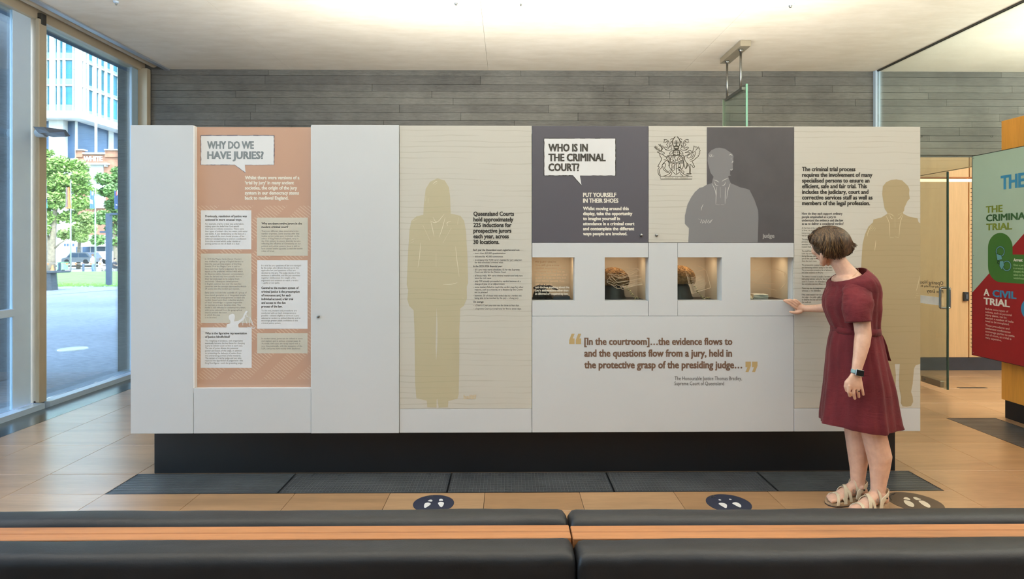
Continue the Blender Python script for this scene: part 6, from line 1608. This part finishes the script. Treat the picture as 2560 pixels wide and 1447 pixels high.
STA = [(0.02, .024, .052, .035), (0.14, .029, .050, .060), (0.32, .029, .044, .066), (0.52, .034, .036, .050), (0.72, .041, .028, .034), (0.86, .040, .026, .024), (0.93, .034, .026, .018)]   # s, half width, z bottom, thickness
for k, ank in (('near', W(2195, 1232, 3.36)), ('far', W(2145, 1206, 3.472))):
    a, d, sd, L = foot_frame(k)
    P = [a + d * (L * s) + Vector((0, 0, zb + th / 2)) for s, w_, zb, th in STA]
    mb.tube(P, [th / 2 + .002 for s, w_, zb, th in STA], 20, ry=[w_ for s, w_, zb, th in STA], up=Vector((0, 0, 1)))
    mb.ball(P[0] + Vector((0, 0, .002)), .028, .026, .030)
    mb.tube([ank, a + d * (L * .17) + Vector((0, 0, .10)), a + d * (L * .22) + Vector((0, 0, .078))], [.040, .040, .036], 16, ry=[.036, .035, .032], up=Vector((1, 0, 0)))
    mb.tube([ank + Vector((0, 0, -.005)), a + d * (L * .38) + Vector((0, 0, .085)), a + d * (L * .60) + Vector((0, 0, .062))], [.033, .030, .020], 14, ry=[.03, .031, .032])
    for s in (-1, 1): mb.ball(ank + sd * s * .031 + Vector((0, 0, -.018)), .013)
    sg = 1 if k == 'near' else 1
    for i in range(5):
        q = (i - 2) / 2.0; off = q * .032; ln = .985 - abs(q + .6) * .05
        r_ = (.0115, .0088, .0082, .0078, .0074)[i]
        base = a + d * (L * .86) - sd * off + Vector((0, 0, .036)); tip = a + d * (L * ln) - sd * (off * .98) + Vector((0, 0, .033))
        mb.tube([base, tip], [r_ * .95, r_], 10); mb.ball(tip, r_)
skin = remesh_obj(mb, .0036, 3, .5)
skin.build('body', M_SKIN, woman, True)
# eyes, brows, lips
M_EYE = flat('eye_white', (236, 232, 226), .2); M_IRIS = flat('hazel_iris', (88, 70, 50), .2); M_LIP = flat('soft_pink_lip', (178, 104, 96), .5); M_BROW = flat('brown_brow', (86, 62, 46), .8)
for s in (-1, 1):
    e = MB().ball(H(.0765, s * .030, .012), .0120, None, None, 14, 10).build('eye', M_EYE, woman, True)
    MB().ball(H(.0862, s * .030, .010), .0040, .006, .006, 12, 8, M4).build('iris', M_IRIS, e, True)
    MB().tube([H(.0855, s * .016, .020), H(.0885, s * .029, .0215), H(.0805, s * .043, .018)], [.0022, .0028, .0018], 8).build('eyelid', M_SKIN, woman, True)
    MB().tube([H(.0945, s * .012, .038), H(.0925, s * .028, .046), H(.0785, s * .048, .040)], [.0022, .0026, .0012], 8).build('eyebrow', M_BROW, woman, True)
MB().tube([H(.086, -.021, -.0605), H(.0945, -.008, -.0575), H(.0945, .008, -.0575), H(.086, .021, -.0605)], [.0018, .0042, .0042, .0018], 10).build('lips', M_LIP, woman, True)

# ---- hair: a bob falling from a top parting over the ears, ends flicking outwards at the nape
HYC = 3.468; HCX, HCY = 2078.0, 609.0
def hair_depth(px, py, D=.094):
    """half thickness of the head of hair at a point of its side view"""
    b_ = 44.0 if py < HCY else 66.0
    a_ = 54.0 if px < HCX else 58.0
    q = 1 - ((px - HCX) / a_) ** 2 - ((py - HCY) / b_) ** 2
    return D * math.sqrt(max(q, .03))
mb = MB()
mb.ball(W(2079, 606.5, HYC - .012), .108, .098, .093, 28, 18)
mb.ball(W(2092, 624, HYC - .01), .076, .080, .050, 24, 14)
mb.ball(W(2076, 629, HYC - .055), .036, .034, .034, 16, 12)
cap = remesh_obj(mb, .006, 3, .5)
hair_cap = cap.build('hair', M_HAIR, woman, True)
rh = random.Random(12)
low = spline([(2023.5, 598), (2025, 609), (2035, 614), (2043.5, 621), (2051.5, 631), (2058, 640), (2070.5, 650.5), (2082, 651.5), (2092, 650), (2103, 648), (2113, 645), (2124, 639), (2133, 629), (2137, 622)], 6)
def at_low(u):
    i = u * (len(low) - 1); k = min(int(i), len(low) - 2); return low[k].lerp(low[k + 1], i - k)
ctl = spline([(2027, 578), (2036, 590), (2052, 604), (2068, 612), (2084, 610), (2102, 596), (2116, 584), (2122, 586)], 6)
def at_ctl(u):
    i = u * (len(ctl) - 1); k = min(int(i), len(ctl) - 2); return ctl[k].lerp(ctl[k + 1], i - k)
mb = MB()
def lock(u, side, r0, lift, short=0.0):
    S = Vector((2044 + 52 * u + rh.uniform(-8, 8), 572.5 - 6.5 * math.sin(u * PI) + rh.uniform(-2, 9)))
    E = at_low(u) + Vector((rh.uniform(-4.0, 4.0), rh.uniform(-4.5, 1.0) - short)); C_ = at_ctl(u) + Vector((rh.uniform(-4, 4), rh.uniform(-4, 4)))
    n_ = 15; P = []; wob = 9 * noise.noise(Vector((u * 6, side * 3.1, 0))) + rh.uniform(-.5, .5); amp = rh.uniform(1.6, 3.2)
    for i in range(n_):
        t = i / (n_ - 1.0)
        q = S * (1 - t) ** 2 + C_ * (2 * t * (1 - t)) + E * t * t
        tang = (C_ - S) * (2 * (1 - t)) + (E - C_) * (2 * t); nn = Vector((-tang.y, tang.x)).normalized()
        q = q + nn * (amp * math.sin(t * 10.5 + wob) * t ** .8)
        e_ = max(0.0, t - .78) / .22
        if u > .72: q = q + Vector((3.5 * e_ * e_ * (u - .5), -4.0 * e_ * e_))           # flick at the nape
        elif u > .3: q = q + Vector((2.5 * math.sin(wob) * e_ * e_, -1.5 * e_ * e_))
        D = hair_depth(q.x, q.y, (.119 if side > 0 else .094) + lift) - .012 * e_
        P.append(W(q.x, q.y, HYC - side * (D + .004 * math.sin(t * 11 + wob * 2) * t)))
    mb.tube(P, [r0 * (.35 + .75 * math.sin(PI * min(1, .10 + .86 * i / (n_ - 1)))) if i < n_ - 1 else r0 * .06 for i in range(n_)], 5, ry=[r0 * .55 * (1 - .7 * (i / (n_ - 1.0)) ** 4) for i in range(n_)])
for i in range(560): lock(rh.random(), 1, rh.uniform(.0024, .0050), rh.uniform(-.007, .004), rh.choice((0, 0, 0, 4, 9)) * rh.random())
for i in range(300): lock(.22 + .78 * rh.random(), -1, rh.uniform(.0028, .0046), rh.uniform(-.006, .004))
# back and crown: locks lying between the two sides
for i in range(340):
    sd_ = rh.uniform(-.45, .80); u = rh.uniform(.80, 1.0); n_ = 12; P = []; wob = rh.uniform(0, 6); 
    E = at_low(u)
    for k_ in range(n_):
        t = k_ / (n_ - 1.0); an = math.radians(-100 + 112 * t)
        el_ = math.sqrt(1 - sd_ * sd_ * .8); px = HCX + 50 * math.cos(an) * el_ + .9 * math.sin(t * 9 + wob); py = HCY + 43 * math.sin(an) * el_
        if t > .75: f_ = (t - .75) / .25; px += (E.x - px) * f_ * .9; py += (E.y - py) * f_ * .9
        P.append(W(px, py, HYC - .010 + sd_ * .112))
    r0 = rh.uniform(.0028, .0045); mb.tube(P, [r0] * (n_ - 1) + [r0 * .2], 5, ry=[r0 * .6] * n_)
for i in range(230):     # fringe and top, falling towards the brow
    sd_ = rh.uniform(-.75, .55); n_ = 9; P = []
    for k_ in range(n_):
        t = k_ / (n_ - 1.0); an = math.radians(-86 - 92 * t)
        el_ = math.sqrt(1 - sd_ * sd_ * .8); px = HCX + 52.5 * math.cos(an) * el_; py = HCY + 43.5 * math.sin(an) * el_ + 6 * t * t * abs(sd_)
        P.append(W(px + rh.uniform(-.4, .4), py, HYC - (.118 if sd_ > 0 else .094) * sd_))
    r0 = rh.uniform(.0026, .0042); mb.tube(P, [r0] * (n_ - 1) + [r0 * .2], 5, ry=[r0 * .6] * n_)
lk = mb.build('hair_locks', M_HAIR, hair_cap, True, 'stuff')
mb = MB()
for i in range(90): lock(.05 + .85 * rh.random(), 1, rh.uniform(.0012, .0019), rh.uniform(.003, .0055))
mb.build('light_strands', flat('lighter_brown_strand', (132, 106, 72), .45, 0, .1, 40), hair_cap, True, 'stuff', 'lighter brown strands')  # thin strands of a lighter brown hair colour

# ---- dress
def solid(o, t):
    md = o.modifiers.new('thickness', 'SOLIDIFY'); md.thickness = t; md.offset = 1
    return o
def loft(rings, n=72, cap=False):
    vs = []; fs = []
    for r in rings: vs += r
    for i in range(len(rings) - 1):
        for j in range(n): fs.append((i * n + j, i * n + (j + 1) % n, (i + 1) * n + (j + 1) % n, (i + 1) * n + j))
    return MB().add(vs, fs)
def interp_rows(rows, sub):
    out = []
    for i in range(len(rows) - 1):
        for k in range(sub):
            t = k / sub; t = t
            p0, p1, p2, p3 = rows[max(i - 1, 0)], rows[i], rows[i + 1], rows[min(i + 2, len(rows) - 1)]
            out.append([0.5 * (2 * b + (c - a) * t + (2 * a - 5 * b + 4 * c - d_) * t * t + (3 * b - a - 3 * c + d_) * t ** 3) for a, b, c, d_ in zip(p0, p1, p2, p3)])
    out.append(list(rows[-1])); return out
N = 96
def slice_ring(fx, fy, bx_, by_, hy_, yc, fold, sq=0.0):
    F_, B_ = W(fx, fy, yc), W(bx_, by_, yc); mid = (F_ + B_) / 2; ax = (F_ - B_) / 2; ring = []
    for j in range(N):
        w_ = 2 * PI * j / N; k = 1 + fold(w_)
        cx, sx = math.cos(w_), math.sin(w_)
        if sq: cx = math.copysign(abs(cx) ** (1 - sq), cx); sx = math.copysign(abs(sx) ** (1 - sq), sx)
        ring.append(mid + ax * (cx * k) + Vector((0, -hy_ * sx * k, 0)))
    return ring
rows = [(2089, 820, 2186.5, 820, .140, 3.45), (2078, 795, 2187, 798, .150, 3.45), (2070, 768, 2187, 772, .160, 3.45), (2071, 748, 2186, 748, .168, 3.45), (2078, 730, 2184, 722, .174, 3.45), (2083, 718, 2178, 702, .174, 3.45), (2083.5, 710, 2168, 686, .165, 3.45), (2084.5, 705, 2156, 670.5, .122, 3.45)]
rings = []
for i, r in enumerate(interp_rows(rows, 5)):
    t = i / 35.0
    rings.append(slice_ring(*r, fold=lambda w_, t=t: .030 * noise.noise(Vector((math.cos(w_) * 7, math.sin(w_) * 7, t * 5))) + (.030 * math.sin(w_ * 8 + 1.2 + t * 2) + .026 * math.sin(w_ * 17 + t * 3) + .03 * noise.noise(Vector((math.cos(w_) * 2, math.sin(w_) * 2, t * 3)))) * (1 - t) ** 1.2, sq=.10 * math.sin(t * PI)))
dress = solid(loft(rings, N).build('dress', M_DRESS, woman, True), .0025)
# neckline binding with a small notch
MB().tube([rings[-1][j] + Vector((0, 0, .001)) for j in list(range(N)) + [0]], .0028, 8).build('neck_binding', M_DRESS, dress, True)
def sleeve(path, name='sleeve', seed=0):
    rg_ = []
    pr_ = interp_rows(path, 6); k_ = len(pr_)
    for i, (px, py, Y, hx_, hy_) in enumerate(pr_):
        t = i / (k_ - 1); c_ = W(px, py, Y); ring = []
        for j in range(N):
            w_ = 2 * PI * j / N
            f_ = 1 + (.045 * math.sin(w_ * 2 + t * 17 + seed) * (.4 + .6 * math.sin(w_ + .6) ** 2) + .05 * noise.noise(Vector((math.cos(w_) * 2.2, math.sin(w_) * 2.2, t * 17 + seed))) + .07 * noise.noise(Vector((math.cos(w_) * 1.3, math.sin(w_) * 1.3 + seed, t * 6)))) * min(1, t * 2)
            ring.append(c_ + Vector((hx_ * Y / F_PX * math.cos(w_) * f_, -hy_ * math.sin(w_) * f_, .010 * math.sin(w_ * 1 + .5) * t)))
        rg_.append(ring)
    return solid(loft(rg_, N).build(name, M_DRESS, dress, True), .0025)
sleeve([(2143, 702, 3.370, 12, .03), (2143, 708, 3.352, 25, .045), (2143, 718, 3.338, 31, .055), (2143, 730, 3.318, 33, .062), (2143.5, 747, 3.296, 34, .067), (2144, 770, 3.278, 34, .070), (2146, 804, 3.270, 30.5, .066)])
sleeve([(2124, 702, 3.54, 10, .02), (2122, 707, 3.565, 24, .045), (2120, 716, 3.582, 28, .052), (2114, 728, 3.60, 30, .060), (2105, 748, 3.630, 30, .062), (2098, 768, 3.655, 27, .058)], seed=3)
# skirt
rows = [(2088.5, 824, 2187, 824, .142, 3.45), (2081, 850, 2192, 850, .155, 3.45), (2077, 885, 2198, 885, .170, 3.45), (2075, 920, 2206, 920, .183, 3.45), (2072, 960, 2216, 960, .193, 3.45), (2067, 1005, 2224, 1005, .200, 3.45), (2063, 1040, 2231, 1040, .205, 3.45), (2061, 1058, 2237, 1056, .205, 3.45)]
rings = []; RR = interp_rows(rows, 8)
for i, r in enumerate(RR):
    t = i / (len(RR) - 1.0)
    def fold(w_, t=t):
        a = .75 * max(0, math.sin(w_ * 8 + .8 + .5 * t)) ** 1.6 + .40 * math.sin(w_ * 5 + 2.0 - t) + .22 * math.sin(w_ * 19 + t * 2) * (1 - .5 * t)
        return (.030 + .060 * t) * (a - .35) + .022 * noise.noise(Vector((math.cos(w_) * 9, math.sin(w_) * 9, t * 4))) + .03 * t * noise.noise(Vector((math.cos(w_) * 2.4, math.sin(w_) * 2.4, t * 2)))
    ring = slice_ring(*r, fold=fold)
    for p in ring: p.x -= .05 * t * (p.y - 3.45)
    if t > .97:
        for j, p in enumerate(ring): p.z += .006 * math.sin(j / N * 2 * PI * 3)
    rings.append(ring)
solid(loft(rings, N).build('skirt', M_DRESS, dress, True), .0025)
# belt with knot and tails
rows = [(2087.5, 815, 2187.5, 815, .146, 3.45), (2086.8, 823, 2188.5, 823, .148, 3.45), (2087, 831, 2189, 831, .149, 3.45)]
solid(loft([slice_ring(*r, fold=lambda w_: .004 * math.sin(w_ * 11)) for r in rows], N).build('belt', M_DRESS, dress, True), .003)
mb = MB(); kb = W(2189, 824, 3.42)
mb.ball(kb, .016, .022, .014)
def tail(pts, w0, w1):
    P = [W(*p) for p in pts]; P = spline(P, 5); k = len(P); L1 = []; 
    vs = []
    for i, p in enumerate(P):
        w_ = w0 + (w1 - w0) * i / (k - 1); ww = .4 * math.sin(i * .5)
        d_ = Vector((math.cos(.9 + ww * .3), -math.sin(.9 + ww * .3), 0)) * w_ / 2
        vs += [p - d_ + Vector((0, .0015, 0)), p + d_ + Vector((0, .0015, 0)), p + d_ - Vector((0, .0015, 0)), p - d_ - Vector((0, .0015, 0))]
    fs = []
    for i in range(k - 1):
        for j in range(4): fs.append((i * 4 + j, i * 4 + (j + 1) % 4, i * 4 + 4 + (j + 1) % 4, i * 4 + 4 + j))
    fs += [(0, 1, 2, 3), tuple(4 * (k - 1) + j for j in range(4))]
    mb.add(vs, fs)
tail([(2190, 824, 3.40), (2200, 840, 3.36), (2208, 862, 3.35), (2214, 885, 3.35), (2218, 901, 3.355)], .030, .040)
tail([(2190, 826, 3.43), (2202, 845, 3.41), (2208, 866, 3.41), (2213, 884, 3.41)], .026, .036)
mb.build('sash_tails', M_DRESS, dress, True, sharp=40)

# ---- sandals
for k in ('near', 'far'):
    a, d, sd, L = foot_frame(k)
    out = [(-.03, .012), (-.02, .026), (.08, .034), (.25, .034), (.42, .035), (.60, .043), (.76, .047), (.88, .044), (.97, .032), (1.02, .014)]
    def top_z(s): return .052 + (.024 - .052) * min(1, max(0, (s - .1) / .65)) ** 1.1
    def layer(z0f, z1f, grow, name, mat, par):
        vs = []; fs = []; n_ = len(out)
        for s, w_ in out:
            for sg in (-1, 1):
                for zf in (z0f, z1f): vs.append(a + d * (L * s) + sd * (sg * (w_ + grow)) + Vector((0, 0, zf(s))))
        for i in range(n_ - 1):
            q = i * 4; r_ = q + 4
            fs += [(q, q + 1, r_ + 1, r_), (q + 2, r_ + 2, r_ + 3, q + 3), (q + 1, q + 3, r_ + 3, r_ + 1), (q, r_, r_ + 2, q + 2)]
        fs += [(0, 2, 3, 1), (n_ * 4 - 4, n_ * 4 - 3, n_ * 4 - 1, n_ * 4 - 2)]
        return MB().add(vs, fs).build(name, mat, par)
    sl_ = layer(lambda s: 0.0, lambda s: .007, .002, 'sandal', M_SOLE, woman)
    layer(lambda s: .007 + (.0 if s > .35 else 0), lambda s: top_z(s) - .002, 0, 'wedge_footbed', M_CORK, sl_)
    def strap(s0, s1, wd, hgt, name='strap', a0=0, a1=180, grow=.004, zoff=0.0):
        """band over the foot from one side of the sole (s0) to the other (s1)"""
        vs = []; fs = []; n_ = 22
        for i in range(n_ + 1):
            t = i / n_; an = math.radians(a0 + (a1 - a0) * t); s = s0 + (s1 - s0) * t
            w_ = [x for x in out if x[0] <= s][-1][1]; nxt = [x for x in out if x[0] > s]
            if nxt:
                p_ = [x for x in out if x[0] <= s][-1]; f_ = (s - p_[0]) / (nxt[0][0] - p_[0]); w_ = p_[1] + (nxt[0][1] - p_[1]) * f_
            zb = top_z(s) - .012
            for g_, dd_ in ((0, -wd / 2), (0, wd / 2), (.0032, wd / 2), (.0032, -wd / 2)):
                vs.append(a + d * (L * s + dd_) + sd * ((w_ * .97 + grow * .3 + g_) * math.cos(an)) + Vector((0, 0, zb + (hgt + g_) * abs(math.sin(an)) ** .8 + zoff)))
        for i in range(n_):
            for j in range(4): fs.append((i * 4 + j, i * 4 + (j + 1) % 4, i * 4 + 4 + (j + 1) % 4, i * 4 + 4 + j))
        return MB().add(vs, fs).build(name, M_SANDAL, sl_, True, sharp=50)
    strap(.84, .66, .017, .052); strap(.62, .86, .017, .050)
    strap(.64, .40, .020, .085); strap(.46, .60, .018, .078)
    strap(.26, .30, .015, .112)
    # heel counter and side quarter
    for sgn in (-1, 1):
        P = [a + d * (L * .27) + sd * sgn * .036 + Vector((0, 0, .035)), a + d * (L * .22) + sd * sgn * .035 + Vector((0, 0, .075)), a + d * (L * .10) + sd * sgn * .034 + Vector((0, 0, .095)), a + d * (-.012) + sd * sgn * .018 + Vector((0, 0, .112)), a + d * (-.020) + Vector((0, 0, .114))]
        P = spline(P, 4); mb = MB(); mb.tube(P, [.016] * len(P), 8, ry=[.0028] * len(P), up=Vector((0, 0, 1))); mb.build('heel_strap', M_SANDAL, sl_, True)
        q = a + d * (L * .40) + sd * sgn * .040 + Vector((0, 0, .060))
    sgn = 1 if sd.y < 0 else -1
    bk = a + d * (L * .36) + sd * sgn * .036 + Vector((0, 0, .082))
    mb = MB(); e1_, e2_ = d * .009 + Vector((0, 0, .003)), Vector((0, 0, .010)) - d * .002
    mb.tube([bk - e1_ - e2_, bk + e1_ - e2_, bk + e1_ + e2_, bk - e1_ + e2_, bk - e1_ - e2_], .0016, 6); mb.build('buckle', M_METAL, sl_, True)
    MB().ball(a + d * (L * .10) + sd * sgn * .039 + Vector((0, 0, .090)), .0055, .003, .0055).build('snap_button', flat('dark_bronze', (70, 58, 48), .4, .6), sl_, True)

# ---- watch, ring, necklace
wc = W(2142, 929.5, 3.232); ax = (W(2141, 940, 3.232) - W(2144, 918, 3.238)).normalized()
b_ = ax.cross(Vector((0, 1, 0))).normalized()
fy = Vector((0, -1, 0))
ring_pts = [wc + b_ * (.0295 * math.cos(w_)) + fy * (.0225 * math.sin(w_)) for w_ in [2 * PI * i / 32 for i in range(33)]]
wt = MB().tube(ring_pts, [.0105] * 33, 8, ry=[.0018] * 33, up=ax, cap=False).build('watch_band', flat('pale_teal_band', (126, 160, 166), .6), woman, True)
c_ = W(2142.6, 929.8, 3.232) + fy * .0255
Mx = Matrix(((b_.x, ax.x, fy.x), (b_.y, ax.y, fy.y), (b_.z, ax.z, fy.z))).to_4x4(); Mx.translation = c_
MB().box(-.0225, .0225, -.0175, .0175, -.0045, .003, .0025, Mx).build('watch_case', flat('silver_case', (170, 170, 172), .3, .9), wt)
MB().box(-.021, .021, -.016, .016, .003, .0048, .0016, Mx).build('watch_screen', flat('black_screen', (8, 8, 10), .1), wt)
rc = W(2144.4, 977, 3.231)
MB().tube([rc + Vector((.0098 * math.cos(w_), .0098 * math.sin(w_), 0)) for w_ in [2 * PI * i / 20 for i in range(21)]], .0013, 6, cap=False).build('finger_ring', flat('gold_band', (200, 160, 90), .25, 1.0), woman, True)
MB().ball(rc - Vector((0, .011, 0)), .0042, .0025, .0042).build('ring_stone', flat('dark_stone_gem', (30, 26, 24), .15), COL.objects['finger_ring'], True)
nk = []
for i in range(41):
    w_ = 2 * PI * i / 40
    F_, B_ = W(2092, 700, 3.45), W(2137, 667, 3.45); mid = (F_ + B_) / 2; axv = (F_ - B_) / 2
    nk.append(mid + axv * (math.cos(w_) * 1.0) + Vector((0, -.085 * math.sin(w_), -.006 * abs(math.sin(w_)))))
MB().tube(nk, .0009, 5, cap=False).build('necklace', flat('fine_gold_chain', (190, 160, 110), .3, 1.0), woman, True)
print('objects', len(SC.objects))
